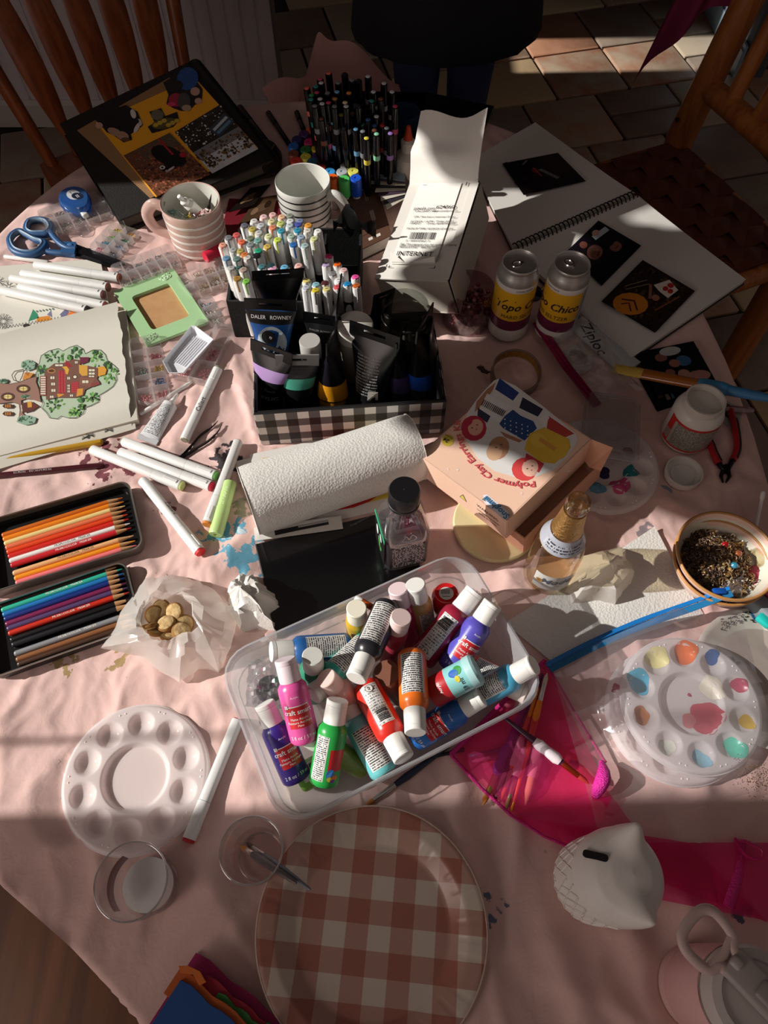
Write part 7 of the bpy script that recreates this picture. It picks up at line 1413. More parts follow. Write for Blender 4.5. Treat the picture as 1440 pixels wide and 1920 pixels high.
obj('base_tray', join(box(wx * .98, wy * .96, .002, .022, .012, -.086), box(wx * .98, .002, .04, .022, .012 - wy * .48, -.066), box(.002, wy * .96, .04, .022 + wx * .49, .012, -.066), box(.002, wy * .96, .04, .022 - wx * .49, .012, -.066), box(wx * .98, .002, .04, .022, .012 + wy * .48, -.066)), KRb, t, None)
# print on the lid, drawn in a unit square: u to the lower right, v to the upper right
zk = lambda pts: [onplane(780 + x / 3, 680 + y / 3, MK_, 0).xy.to_tuple() for x, y in pts]
# (coordinates below are those of a x3 zoom with its corner at pixel 780, 680)
cen, S = (560, 330), []
circ = zk([(470, 90), (560, 130), (720, 250), (900, 400), (910, 440), (860, 520), (780, 600), (680, 640), (560, 645), (440, 610), (350, 540), (290, 450), (270, 360), (290, 280), (340, 210), (400, 140), (440, 100)])
S.append((circ, '#dedcda'))
S += [(zk([(470, 88), (580, 170), (545, 215), (445, 150)]), '#2a3f7a'), (zk([(600, 195), (715, 262), (685, 305), (580, 255)]), '#2c2c44'), (zk([(745, 300), (890, 400), (840, 420), (735, 370)]), '#b8443e'), (zk([(735, 290), (750, 310), (720, 370), (690, 320)]), '#e6e2de')]
S += [(zk([(340, 220), (400, 150), (450, 110), (430, 160), (360, 250), (330, 280)]), '#b07a60'), (zk([(350, 250), (420, 300), (400, 340), (345, 300)]), '#34344c')]
S += [(zk([(545, 265), (590, 300), (660, 330), (680, 370), (610, 440), (560, 410), (490, 370), (468, 345), (500, 300)]), '#2b4a80')] + [(zk(ell(500 + 32 * (k % 5), 320 + 24 * (k // 5) + 10 * (k % 5), 4, 4, 0, 6)), '#e8e8e8') for k in range(18)]
S += [(zk([(470, 385), (530, 410), (600, 440), (580, 450), (500, 420)]), '#b07a5c'), (zk(ell(465, 480, 58, 68, .5)), '#b98a6a'), (zk(ell(440, 505, 45, 48, .4)), '#d0a888')]
S += [(zk(ell(325, 370, 72, 72)), '#b8304a'), (zk(ell(335, 365, 42, 48, .5)), '#e0a890'), (zk(ell(290, 335, 30, 22, -.6)), '#b8304a')]
S += [(zk([(640, 400), (720, 365), (860, 430), (870, 480), (780, 570), (700, 560), (610, 490), (620, 450)]), '#e0b83e'), (zk(ell(690, 440, 50, 40, .5)), '#e8c650'), (zk(ell(800, 480, 60, 70, .3)), '#e4bc44'), (zk([(700, 420), (790, 480), (775, 500), (690, 440)]), '#d89a4a')]
S += [(zk(ell(610, 600, 72, 66)), '#d84a4a'), (zk(ell(645, 590, 48, 54, .6)), '#eec0ac'), (zk([(620, 510), (720, 570), (690, 620), (610, 560)]), '#c83a48'), (zk(ell(645, 590, 42, 46, .6)), '#eec0ac')]
for cx_, cy_ in ((330, 360), (465, 470), (640, 590)): S += [(zk(ell(cx_ - 14, cy_ + 8, 6, 3)), '#3a2a2a'), (zk(ell(cx_ + 14, cy_ - 8, 6, 3)), '#3a2a2a'), (zk(ell(cx_ + 10, cy_ + 16, 5, 3)), '#b8404a')]
S += [(zk([(400, 175), (535, 240), (470, 335), (355, 260)]), '#e4e2e0'), (zk(ell(178, 438, 34, 34)), '#d8c048'), (zk([(378, 745), (400, 742), (520, 840), (520, 875), (495, 885), (385, 790)]), '#eceaf0')]
bars = random.Random(6)
for k in range(14): x0 = 365 + 9 * k; y0 = 240 + 5 * k; S.append((zk([(x0, y0), (x0 + bars.choice([3, 5, 6]), y0 + 2), (x0 + 22, y0 - 30), (x0 + 18, y0 - 33)]), '#1c1c1e'))
S += [(zk(ell(x, y, 9, 4, r_)), '#f0d8cc') for x, y, r_ in ((235, 603, 0), (235, 603, 1.57), (595, 735, 0), (595, 735, 1.57), (860, 610, 0), (180, 600, .8))]
decal('lid_print', S, t, rough=.5)
# ring lettering 'Polymer Clay Earrings Kit', upside down around the circle
cpt = Vector((sum(p[0] for p in circ) / len(circ), sum(p[1] for p in circ) / len(circ)))
arc = zk([(672, 682), (560, 690), (430, 650), (330, 570), (262, 480), (235, 400), (232, 325)])
apts = spin([Vector((x, y, 0)) for x, y in arc], 12); cum = [0]
for a_, b_ in zip(apts, apts[1:]): cum.append(cum[-1] + (b_ - a_).length)
def on_arc(s):
    for i in range(len(cum) - 1):
        if s <= cum[i + 1]:
            u = (s - cum[i]) / max(1e-9, cum[i + 1] - cum[i]); return apts[i].lerp(apts[i + 1], u), (apts[i + 1] - apts[i]).normalized()
    return apts[-1], (apts[-1] - apts[-2]).normalized()
g = txt('Polymer Clay Earrings Kit', .0125, .02, 'LEFT'); mxw = max(v[0] for v in g[0]); V2 = []
for x, y, _ in g[0]:
    p, d_ = on_arc(cum[-1] * min(.999, max(0, x / mxw))); nrm = Vector((-d_.y, d_.x, 0)); V2.append(tuple(p + nrm * y * 1.1 + Vector((0, 0, .0012))))
obj('title_lettering', (V2, g[1]), mat('#d05a62', .5), t, None)
def ktext(s, size, a, b, m, bold=.01, z=.0016):
    A_, B_ = [Vector((*zk([q])[0], 0)) for q in (a, b)]; d_ = (B_ - A_).normalized(); return text(s, size, m, t, None, lambda x, y: tuple((A_ + B_) / 2 + d_ * x + Vector((-d_.y, d_.x, 0)) * y + Vector((0, 0, z))), bold)
ktext('Snoghmil', .0125, (512, 868), (390, 765), mat('#3a7aa8', .5), .02); ktext('24', .009, (190, 452), (150, 425), INK, .02); ktext('Colors', .005, (205, 432), (160, 405), INK, 0)
for s_, yz, sz in (('WARNING:', -.016, .008), ('CHOKING HAZARD', -.026, .0045), ('MADE IN CHINA', -.033, .0045)): text(s_, sz, mat('#3a2a24', .6), t, Matrix.Translation((wx * .30, -wy / 2 - .0012, yz)) @ Matrix.Rotation(pi / 2, 4, 'X'))
decal('warning_triangle', [([(-.007, 0), (.007, 0), (0, .013)], '#3a3420'), ([(-.0055, .001), (.0055, .001), (0, .0112)], '#d0c85a')], t, lambda x, y, z: (wx * .02 + x, -wy / 2 - .0012 - z, -.028 + y))
text('music', .010, mat('#7a4a3a', .6), t, Matrix.Translation((-wx * .02, wy / 2 + .0012, -.022)) @ Matrix.Rotation(pi, 4, 'Z') @ Matrix.Rotation(pi / 2, 4, 'X'))
# ---- cream wooden round under the kit box
c = P(928, 985, .004); t = thing('cream_lid', 'round cream coloured board under the corner of the kit box', 'board', at(Vector((c.x, c.y, T + .003)))); obj('disc', lathe([(.060, 0), (.063, .002), (.063, .008), (.061, .010), (.0005, .010)], 48), mat('#ded2a0', .5), t, 40); obj('edge_groove', lathe([(.0632, .0045), (.0634, .005), (.0632, .0055)], 48, False, False), mat('#b8aa78', .5), t, 40)
# ---- beer bottle
bt = P(1085, 942, .205); t = thing('glass_bottle', 'empty clear glass bottle with gold foil neck and white label', 'bottle', at(Vector((bt.x - .0, bt.y, T + .003)), radians(-8)))
obj('glass', lathe([(.030, 0), (.0335, .004), (.0345, .02), (.0345, .085), (.032, .105), (.024, .125), (.0175, .148), (.0150, .175), (.0135, .188), (.0148, .190), (.0150, .197), (.0138, .199), (.0138, .206), (.0115, .206), (.0115, .185), (.0135, .17)], 44, True, False), clear('#f8f1de', .08, .02, edge=.5), t, 50)
obj('gold_foil', lathe([(.0205, .140), (.0185, .150), (.0158, .175), (.0148, .186)], 36, False, False), mat('#c49a5c', .35, metal=.85, bump=(260, 1.0)), t, 50)
obj('neck_label', lathe([(.0298, .112), (.0235, .128), (.0212, .137)], 36, False, False), mat('#a9adb8', .35), t, 50); obj('gold_line', lathe([(.0300, .1105), (.0296, .1125)], 36, False, False), mat('#b8924a', .3, metal=.8), t)
printed('neck_print', patch(.0285, .115, .129, -pi / 2 - 1.2, -pi / 2 + 1.2, 20, .0236), 20, 1, print_mat(3, 26, '#b4b8c2', '#3a3f4a', .45), t)
obj('front_label', patch(.0348, .022, .062, -pi / 2 - .75, -pi / 2 + .85, 20), mat('#dcdad6', .4), t); text('Modelo', .019, mat('#5a6472', .4), t, None, lambda x, y: (.0352 * cos(-pi / 2 + (x + .012) / .0350), .0352 * sin(-pi / 2 + (x + .012) / .0350), .046 + y), .015, slant=.25)
decal('crest', [(ell(-.018, 0, .005, .0045), '#b8924a'), (ell(-.018, 0, .003, .0028), '#8a5a2a'), (line([(-.012, -.008), (.01, -.010), (.03, -.008)], .0015), '#c49a3c')], t, lambda x, y, z: ((.0352 + z) * cos(-pi / 2 + x / .035), (.0352 + z) * sin(-pi / 2 + x / .035), .044 + y))
# ---- paper towel sheet and tissue
def sheet(label, corners, h, m, name='paper_towel_sheet', cat='paper towel', curl_=.004):
    C = [P(*c, h) for c in corners]; o = sum(C, Vector()) / 4; t = thing(name, label, cat, at(o)); f = bil([c - o for c in C]); obj('sheet', grid(30, 30, lambda u, v: f(u, v, .003 * sin(u * 4) * sin(v * 3 + 1) + curl_ * (u * v) ** 4)), m, t, 60); return t
sheet('single square of quilted paper towel spread on the cloth', [(1040, 1245), (1320, 1150), (1226, 990), (946, 1168)], .007, TOWEL).children[0].name = 'sheet'
crumple('crumpled translucent tissue lying on the paper towel square', (1120, 1090), [(1055, 1110), (1075, 1075), (1085, 1045), (1120, 1035), (1160, 1030), (1172, 1055), (1185, 1085), (1165, 1110), (1145, 1140), (1110, 1130), (1070, 1135)], .030, 7.7, m=clear('#f8f6f2', .02, .3, milk=.90, milkcol='#ece8e4', edge=.06))
# ---- pink bowls with findings
c0 = P(1362, 1042, .058)
def bowl(label, z, R, inner): 
    t = thing('bowl', label, 'bowl', at(Vector((c0.x + (.0 if inner else -.003), c0.y - (0 if inner else .004), T + z))), 'two nested pink bowls')
    obj('body', lathe([(.030, 0), (.034, .0), (R * .80, .012), (R, .040), (R * 1.0, .044), (R * .96, .0445), (R * .76, .014), (.02, .006), (.0005, .006)], 56), mat('#e2c0b0', .3, coat=.2), t, 40); obj('glaze', lathe([(R * .958, .0440), (R * .757, .0143), (.02, .0063), (.0005, .0063)], 56, False, False), mat('#dcd8c8', .25, coat=.3), t, 50)
    obj('rim', tubep([(R * .985 * cos(2 * pi * k / 56), R * .985 * sin(2 * pi * k / 56), .0445) for k in range(56)], .0021, 8, True), mat('#b8854e', .4), t, 60); return t
bowl('lower pink bowl of the nested pair', .004, .066, False); bw_ = bowl('upper pink bowl full of metal jewellery findings', .016, .068, True)
rr = random.Random(31); METS = [mat('#9a7a54', .35, metal=.6), mat('#d8b478', .3, metal=.7), mat('#5a463c', .4, metal=.5), mat('#e6dcc8', .3, metal=.6), mat('#7a6254', .4, metal=.5)]
ring_g = tubep([(.0035 * cos(k * pi / 5), .0035 * sin(k * pi / 5), 0) for k in range(10)], .0007, 5, True); hook_g = tubep(spin([(0, 0, 0), (.002, 0, .004), (0, 0, .007), (-.003, 0, .004), (-.003, 0, -.003)], 3), .0006, 5); plate_g = prism(ell(0, 0, .004, .0025, 0, 10), -.0004, .0004); bead_g = lathe([(.0003, -.0025), (.002, -.0015), (.0026, 0), (.002, .0015), (.0003, .0025)], 8, False, False)
fnd = thing('jewellery_findings', 'heap of tangled gold and bronze jewellery findings in the bowl', 'jewellery', at(Vector((c0.x, c0.y, T + .016))))
buck = [[] for _ in METS]
def heap_z(x, y): return max(.016, .022 + .018 * max(0, 1 - math.hypot((x + .008) / .045, y / .040) ** 2))
for k in range(1200):
    a, q = rr.uniform(0, 6.28), rr.random() ** .5; x, y = -.008 + .058 * q * cos(a), -.004 + .056 * q * sin(a)
    if math.hypot(x, y) > .060 or x > .040: continue
    z = heap_z(x, y) - rr.random() * .006; g = rr.choice([ring_g, ring_g, hook_g, plate_g, bead_g]); i = min(4, int(rr.random() * 5)) if x > -.01 else rr.choice([0, 2, 2, 4])
    buck[i].append(xf(g, Matrix.Translation((x, y, z)) @ Euler((rr.uniform(-1.2, 1.2), rr.uniform(-1.2, 1.2), rr.uniform(0, 6))).to_matrix().to_4x4()))
for i, g_ in enumerate(buck): obj('findings', join(*g_), METS[i], fnd, 50, kind='stuff')
for nm, c_, x, y, lab in (('charm', '#b01820', .006, .020, 'red round charm lying on top of the metal findings'), ('charm', '#3f90b0', .010, -.012, 'blue charm lying on the metal findings'), ('charm', '#c87a68', .022, .008, 'pink coral charm on the right of the metal findings')):
    t = thing(nm, lab, 'charm', at(Vector((c0.x + x, c0.y + y, T + .016 + heap_z(x, y) + .002)), x * 90)); obj('stone', lathe([(.002, -.002), (.0048, -.001), (.005, .001), (.003, .003), (.0005, .0034)], 14), mat(c_, .15, coat=.5), t); obj('loop', tubep([(.0065 + .0018 * cos(k * pi / 5), 0, .0018 * sin(k * pi / 5)) for k in range(10)], .0005, 5, True), METS[1], t)
# ---- things at the right edge
t = thing('white_cotton_stick', 'thin white stick standing out behind the bowls', 'stick', along(P(1415, 1000, .01), P(1426, 948, .03))); obj('shaft', lathe([(.0025, 0), (.0025, .05)], 10), WHITE, t); obj('tip', lathe([(.0025, .05), (.0035, .053), (.0035, .06), (.002, .063)], 10), WHITE, t)
t = thing('pen_pouch', 'pouch striped magenta and grey with a turquoise tab at the right edge', 'pouch', frame(P(1450, 1145, .02), Vector((.3, -.35, 0)), Vector((.35, .3, 0))))
obj('magenta_half', rbox(.12, .03, .03, .006, 3, 0, .018, 0), mat('#b8405a', .5), t); obj('grey_half', rbox(.12, .024, .03, .006, 3, 0, -.010, 0), mat('#7c8288', .6), t); obj('turquoise_tab', rbox(.02, .012, .012, .003, 2, -.0, -.026, .006), mat('#1eb8b0', .4), t)
c = P(1440, 1270, .012); t = thing('patterned_plate', 'paper plate with dots and blue leaves, mostly under the clear bag', 'plate', at(Vector((c.x, c.y, T + .002)), .3)); obj('plate', lathe([(.06, 0), (.072, .002), (.088, .012), (.096, .014), (.0965, .0135), (.088, .0105), (.070, .0005)], 60, True, False), mat('#d6d2c6', .55), t, 60); obj('well', lathe([(.0705, .0026), (.0005, .0022)], 48, False, True), mat('#b3a79e', .6), t, 60)
rr = random.Random(2); pf_ = lambda x, y, z: (x, y, .0032 + z + max(0, (math.hypot(x, y) - .072)) * .62 if math.hypot(x, y) < .089 else .0135 + z)
decal('dots_and_leaves', [(ell((.078 + .014 * rr.random()) * cos(a), (.078 + .014 * rr.random()) * sin(a), .0008, .0012, a, 6), '#2a2a30') for a in [1.15 + .008 * k for k in range(90)]] + [(ell(.083 * cos(a), .083 * sin(a), .010, .0035, a + 1, 12), '#2f6a9a') for a in (1.2, .9, .55)] + [(ell(.088 * cos(1.05), .088 * sin(1.05), .012, .006, 2.4, 12), '#9accc0'), (ell(.080 * cos(2.75), .080 * sin(2.75), .009, .007, .4, 10), '#d8725c')] + [(ell(-.030 + .006 * cos(k), .030 + .006 * sin(k), .0045, .0022, k, 8), '#4a4650') for k in (0, 1.2, 2.4)], t, pf_)
t = thing('orange_gem', 'small orange plastic clip in front of the bowls', 'clip', at(P(1397, 1138, .008), .3)); obj('body', rbox(.012, .014, .008, .002, 2), clear('#f09a4a', .15, .1, milk=.55, milkcol='#e07a2a', edge=.4), t); obj('prong', rbox(.004, .010, .004, .001, 2, .004, .010, 0), clear('#f09a4a', .15, .1, milk=.55, milkcol='#e07a2a', edge=.4), t)
# ================================================================== front of the table
palette('empty white palette near the left edge of the cloth', (253, 1456), .0895, .05, h=.004)
# ---- slider bag with two used palettes
palette('lower used palette inside the clear slider bag, mostly covered', (1268, 1338), .0885, .25, [(1135, 1282, .005, '#c0526a', 11), (1128, 1290, .003, '#c0526a', 12)], h=.006)
up_ = palette('upper used palette with dried paint in every well inside the slider bag', (1297, 1318), .0885, -.02, [(1226, 1228, .0150, '#e6e0a0', 21), (1283, 1206, .0155, '#e07238', 22), (1334, 1232, .0095, '#2a5a98', 23), (1194, 1277, .0155, '#4fb0d0', 24), (1386, 1285, .0095, '#a83a58', 25), (1203, 1342, .0110, '#cf8a5c', 26), (1400, 1354, .0090, '#c0a038', 27), (1250, 1401, .0110, '#d8dcd0', 28), (1315, 1424, .0110, '#8abcd0', 29), (1383, 1408, .0130, '#5cc4ac', 30), (1325, 1345, .0210, '#bb5060', 31), (1295, 1350, .0100, '#cf8088', 32), (1335, 1290, .015, '#dcd8c8', 33), (1294, 1302, .0025, '#a83a58', 34)], h=.017)
def sbag(u, v):
    L0 = [(1030, 1246), (1366, 1106), (1480, 1470), (1120, 1560)]
    x = L0[0][0] * (1 - u) * (1 - v) + L0[1][0] * u * (1 - v) + L0[2][0] * u * v + L0[3][0] * (1 - u) * v; y = L0[0][1] * (1 - u) * (1 - v) + L0[1][1] * u * (1 - v) + L0[2][1] * u * v + L0[3][1] * (1 - u) * v
    q = P(x, y, .02); d_ = math.hypot(q.x - up_.location.x, q.y - up_.location.y); h = .012 + .022 * min(1, max(0, (.125 - d_) / .03)); p = P(x, y, h)
    lift = .042 * (u * (1 - v) ** 4) ** 2; return (p.x, p.y, h + lift + crinkle(p, 26, .0022) * (1 if d_ > .09 else .25))
t = thing('slider_bag', 'clear slider storage bag with a blue zip over two used palettes', 'plastic bag', TM(.004))
obj('film', grid(70, 70, sbag), clear('#f6f4f6', .05, .09, milk=.13, milkcol='#e8e2e4', edge=.40), t, 40)
zp = lambda pts, h: [P(x, y, h) - Vector((0, 0, T + .004)) for x, y in pts]; zl = spin([zp([q[:2]], q[2])[0] for q in ((1026, 1246, .018), (1110, 1203, .020), (1200, 1164, .026), (1290, 1132, .040), (1366, 1104, .060))], 6)
def ribbon(pts, w_, th):
    lo = []
    for i, p in enumerate(pts):
        d_ = (pts[min(i + 1, len(pts) - 1)] - pts[max(i - 1, 0)]).normalized(); s_ = Vector((-d_.y, d_.x, 0)); lo.append([tuple(p + s_ * w_ / 2), tuple(p + s_ * w_ / 2 + Vector((0, 0, th))), tuple(p - s_ * w_ / 2 + Vector((0, 0, th))), tuple(p - s_ * w_ / 2)])
    return loft(lo)
obj('zip_track', ribbon(zl, .0055, .003), mat('#1a74c0', .3), t, 40); obj('zip_strip', ribbon([p + Vector((.003, -.0068, -.001)) for p in zl], .009, .0015), clear('#4aa8dc', .12, .1, milk=.75, milkcol='#3a9cd4', edge=.3), t, 40)
sl_ = zl[-3]; obj('slider', rbox(.018, .009, .008, .002, 2, sl_.x, sl_.y, sl_.z + .003), mat('#1450a8', .3), t); obj('end_stop', rbox(.007, .007, .004, .0015, 2, zl[0].x + .002, zl[0].y, zl[0].z + .001), mat('#1a74c0', .3), t)
t2 = thing('glitter_patch', 'patch of loose gold glitter at the lower right of the slider bag', 'glitter', at(P(1420, 1455, .03))); rr = random.Random(8)
fk = [xf(([(-.0005, -.0005, 0), (.0005, -.0005, 0), (.0005, .0005, 0), (-.0005, .0005, 0)], [(0, 1, 2, 3)]), Matrix.Translation((rr.gauss(0, .014), rr.gauss(0, .010), .0003 + rr.random() * .0006)) @ Euler((rr.uniform(-.6, .6), rr.uniform(-.6, .6), 0)).to_matrix().to_4x4()) for _ in range(300)]
obj('flakes', join(*fk), mat('#d8a850', .2, metal=1.0), t2, None, kind='stuff')
# ---- pink organza bag with brushes
ORG = clear('#ffc8de', .03, .3, milk=.26, milkcol='#ff4a9e', edge=.14); ORD_ = mat('#c81a78', .6, bump=(300, 1.0)); ORG2 = clear('#f9acd0', .03, .3, milk=.45, milkcol='#f5308e', edge=.14)
t = thing('organza_bag', 'sheer hot pink organza bag holding paintbrushes', 'bag', TM(.004)); PL = lambda x, y, h: P(x, y, h) - Vector((0, 0, T + .004))
def tri_grid(poly, n, hfun):
    f = lambda u, v: ((poly[0][0] * (1 - u) + poly[1][0] * u) * (1 - v) + (poly[3][0] * (1 - u) + poly[2][0] * u) * v, (poly[0][1] * (1 - u) + poly[1][1] * u) * (1 - v) + (poly[3][1] * (1 - u) + poly[2][1] * u) * v)
    def g(u, v):
        x, y = f(u, v); h = hfun(u, v); p = PL(x, y, h); return (p.x, p.y, p.z + crinkle(p, 24, .002))
    return grid(n, n, g)
obj('sheer_layer', tri_grid([(845, 1415), (960, 1530), (1138, 1478), (1022, 1238)], 26, lambda u, v: .010 + .016 * sin(pi * u) * sin(pi * v)), ORG, t, 60)
obj('sheer_layer', tri_grid([(845, 1415), (960, 1530), (1138, 1478), (1022, 1238)], 14, lambda u, v: .007), ORG, t, 60)
obj('trailing_fabric', tri_grid([(960, 1530), (1070, 1592), (1440, 1730), (1290, 1580)], 34, lambda u, v: .008 + .006 * sin(v * 9 + u * 3)), ORG2, t, 60)
obj('trailing_fabric', tri_grid([(960, 1530), (1135, 1478), (1225, 1600), (1080, 1600)], 24, lambda u, v: .009 + .008 * sin(u * 7) * v), ORG2, t, 60)
obj('trailing_fabric', tri_grid([(1190, 1580), (1240, 1688), (1480, 1735), (1500, 1580)], 24, lambda u, v: .010 + .005 * sin(v * 12)), ORG2, t, 60)
for pts, r_ in (([(845, 1415), (905, 1480), (960, 1530)], .0022), ([(845, 1415), (930, 1330), (1022, 1238)], .003), ([(960, 1530), (1020, 1568), (1075, 1592)], .0018), ([(1022, 1238), (1080, 1340), (1136, 1430)], .0018), ([(1390, 1575), (1385, 1640), (1365, 1700)], .006)): obj('hem', tubep([PL(x, y, .014) for x, y in pts], r_, 8, flat=.6), ORD_, t, 60)
obj('gathered_knot', tubep(spin([PL(1128, 1428, .02), PL(1132, 1455, .03), PL(1122, 1480, .025), PL(1115, 1495, .014)], 4), [.003, .004, .006, .008, .009, .0095, .009, .0085, .008, .007, .006, .005, .003], 10), mat('#e02aa0', .4, bump=(500, 1.5)), t, 60)
obj('loose_point', tri_grid([(1108, 1492), (1145, 1495), (1128, 1540), (1120, 1540)], 8, lambda u, v: .018 - .008 * v), ORG2, t, 60)
obj('ribbon_bow', tubep(spin([PL(1378, 1572, .02), PL(1382, 1582, .022), PL(1400, 1605, .025), PL(1425, 1610, .025), PL(1428, 1592, .028), PL(1400, 1578, .026), PL(1382, 1576, .022)], 5), .0014, 6, flat=2.0), mat('#c01868', .4), t, 60)
def brush(label, a, b, ha, hb, hc, fc='#c8c4c0', bc='#b8742c', r=.0036, bl=.016, fl=.022, group='brushes in the pink bag', grip=None, flatb=False):
    """a = bristle tip, b = handle end"""
    A, B = P(*a, ha), P(*b, hb); L_ = (B - A).length; t = thing('paintbrush', label, 'paintbrush', along(A, B), group)
    obj('bristles', lathe([(.0005, 0), (r * .8, bl * .45), (r * .85, bl)], 12), mat(bc, .8), t); obj('ferrule', lathe([(r * .85, bl - .001), (r * .9, bl), (r, bl + fl), (r * .95, bl + fl + .001)], 14), mat(fc, .25, metal=.9), t)
    obj('handle', lathe([(r * .95, bl + fl), (r * 1.35, bl + fl + .018), (r * 1.1, L_ * .6), (r * .5, L_ - .002), (r * .2, L_)], 14), mat(hc, .35), t)
    if grip: obj('grip', lathe([(r * 1.3, bl + fl + .004), (r * 1.75, bl + fl + .010), (r * 1.5, bl + fl + .024), (r * 1.75, bl + fl + .034), (r * 1.2, bl + fl + .042)], 14), mat(grip, .5), t)
brush('purple-gripped brush with amber handle, leftmost in the pink bag', (905, 1510), (1008, 1270), .010, .014, '#7a3a9a', '#c8a45a', '#c8772c', .0042, grip='#7a4aa8')
brush('dark purple brush, second from the left in the pink bag', (925, 1505), (1018, 1262), .010, .016, '#4a2456', '#b8b0ac', '#5a3a2a', .0034)
brush('orange brush with thin brown tip in the middle of the pink bag', (940, 1500), (1010, 1290), .012, .018, '#e07a22', '#c8b48a', '#b8661c', .0034, grip='#e0d4d8')
brush('wine red brush with white grip in the pink bag', (948, 1520), (1022, 1268), .014, .016, '#6a1f38', '#c4b49a', '#8a5a3a', .0034, grip='#e6dcdc')
brush('long orange brush with white ferrule, rightmost upright in the pink bag', (1026, 1262), (958, 1522), .020, .012, '#e8801e', '#dcd8d4', '#d8c8b8', .0036)
brush('broad pale bristle brush with clear handle in the pink bag', (985, 1510), (1005, 1425), .010, .014, '#d8b8c0', '#d8c0c4', '#d8c08a', .006, bl=.035)
brush('plum brush lying across the others on the pink bag', (1105, 1470), (938, 1340), .024, .032, '#4a1a3a', '#c84a2a', '#b02a24', .0042, grip='#ece0e6')
stick('short plum stick poking out at the left of the pink bag', (940, 1405), (880, 1418), .012, .0022, '#7a3a5c'); stick('clear pink stick under the purple-gripped brush', (945, 1415), (885, 1428), .010, .0024, '#b06a88')
brush('fine brush with dark blue handle lying along the bin', (684, 1512), (852, 1392), .006, .010, '#1c2740', '#c8c4c0', '#a86a34', .0036, group='loose brushes', bl=.014, fl=.03)
brush('thin black brush crossing the end of the dark blue one', (790, 1425), (870, 1405), .010, .008, '#16161c', '#3a3a40', '#16161c', .0022, group='loose brushes')
# ---- paper plate
c = P(697, 1742, .016); PR = .128
pm_ = bpy.data.materials.new('gingham'); pm_.use_nodes = True; nt = pm_.node_tree; b = nt.nodes['Principled BSDF']; N = nt.nodes.new; L = nt.links.new
tcn = N('ShaderNodeTexCoord'); sp = N('ShaderNodeSeparateXYZ'); L(tcn.outputs['Object'], sp.inputs[0])
def band(o, off):
    a = N('ShaderNodeMath'); a.operation = 'MULTIPLY_ADD'; L(o, a.inputs[0]); a.inputs[1].default_value = 1 / .0505; a.inputs[2].default_value = 10 + off
    f = N('ShaderNodeMath'); f.operation = 'FRACT'; L(a.outputs[0], f.inputs[0]); g = N('ShaderNodeMath'); g.operation = 'GREATER_THAN'; L(f.outputs[0], g.inputs[0]); g.inputs[1].default_value = .5; return g.outputs[0]
ad = N('ShaderNodeMath'); ad.operation = 'ADD'; L(band(sp.outputs[0], .08), ad.inputs[0]); L(band(sp.outputs[1], .42), ad.inputs[1]); hv = N('ShaderNodeMath'); hv.operation = 'MULTIPLY'; L(ad.outputs[0], hv.inputs[0]); hv.inputs[1].default_value = .5
r_ = N('ShaderNodeValToRGB'); r_.color_ramp.interpolation = 'CONSTANT'; e = r_.color_ramp.elements; e[0].color = (*rgb('#cdc1b3'), 1); e[1].position = .75; e[1].color = (*rgb('#a2695a'), 1); q = e.new(.25); q.color = (*rgb('#b48f82'), 1)
L(hv.outputs[0], r_.inputs[0]); L(r_.outputs[0], b.inputs['Base Color']); b.inputs['Roughness'].default_value = .3
na, nr = 240, 44; V = []
for j in range(nr + 1):
    for i in range(na):
        a = 2 * pi * i / na; r = PR * j / nr; z = .0015
        if r > .088: z += .014 * min(1, (r - .088) / .020) ** .9
        if r > .106: z += .003 * (r - .106) / .022
        if .096 < r < .127: z -= .0009 * (1 if (i % 6 == 0 and (i // 6) % 3 != 2) else 0)
        if r > .1265: z -= .002
        V.append((r * cos(a), r * sin(a), z))
for k, lab in enumerate(('lower pink gingham paper plate, only its edge showing', 'pink and white gingham paper plate lying on top at the front')):
    t = thing('paper_plate', lab, 'paper plate', at(Vector((c.x + .002 * (1 - k), c.y, T + .003 + .0035 * k)), radians(-5.5 - 8 * (1 - k))), 'stacked gingham plates')
    obj('plate', (V, [(j * na + i, j * na + (i + 1) % na, (j + 1) * na + (i + 1) % na, (j + 1) * na + i) for j in range(nr) for i in range(na)]), pm_, t, 50); obj('rolled_edge', tubep([(PR * cos(2 * pi * k2 / 90), PR * sin(2 * pi * k2 / 90), .0165) for k2 in range(90)], .0011, 6, True), mat('#cdb8a8', .4), t)
# ---- glasses
def tumbler(label, rim_px, h, r, base_r, extra=None):
    cc = P(*rim_px, h); t = thing('drinking_glass', label, 'glass', at(Vector((cc.x, cc.y, T + .004))), 'two clear tumblers')
    obj('glass', lathe([(base_r * .9, 0), (base_r, .003), (r * .97, h * .6), (r, h - .003), (r * .985, h - .0035), (r * .95, h * .6), (base_r * .92, .012), (.0005, .010)], 52, True, False), clear('#fbfafa', .05, .015, edge=.32), t, 50); obj('rim', tubep([(r * .993 * cos(2 * pi * k / 52), r * .993 * sin(2 * pi * k / 52), h - .003) for k in range(52)], .0011, 8, True), clear('#e0dede', .45, .04, milk=.12, edge=.8), t, 60)
    obj('base_ring', tubep([(base_r * .93 * cos(2 * pi * k / 44), base_r * .93 * sin(2 * pi * k / 44), .003) for k in range(44)], .0014, 8, True), clear('#d8d4d4', .4, .05, milk=.1, edge=.8), t, 60); return t
tg = tumbler('clear tumbler with whitish paint water and red print, nearer the left edge', (246, 1652), .088, .0385, .031)
obj('paint_water', lathe([(.027, .011), (.0285, .020), (.0287, .0205), (.0005, .0205)], 40), mat('#f6f5f3', .2, bump=(60, .4)), tg, 40); obj('red_print', patch(.0352, .030, .050, 2.3, 4.0, 24, .0365), mat('#8a2a30', .5), tg)
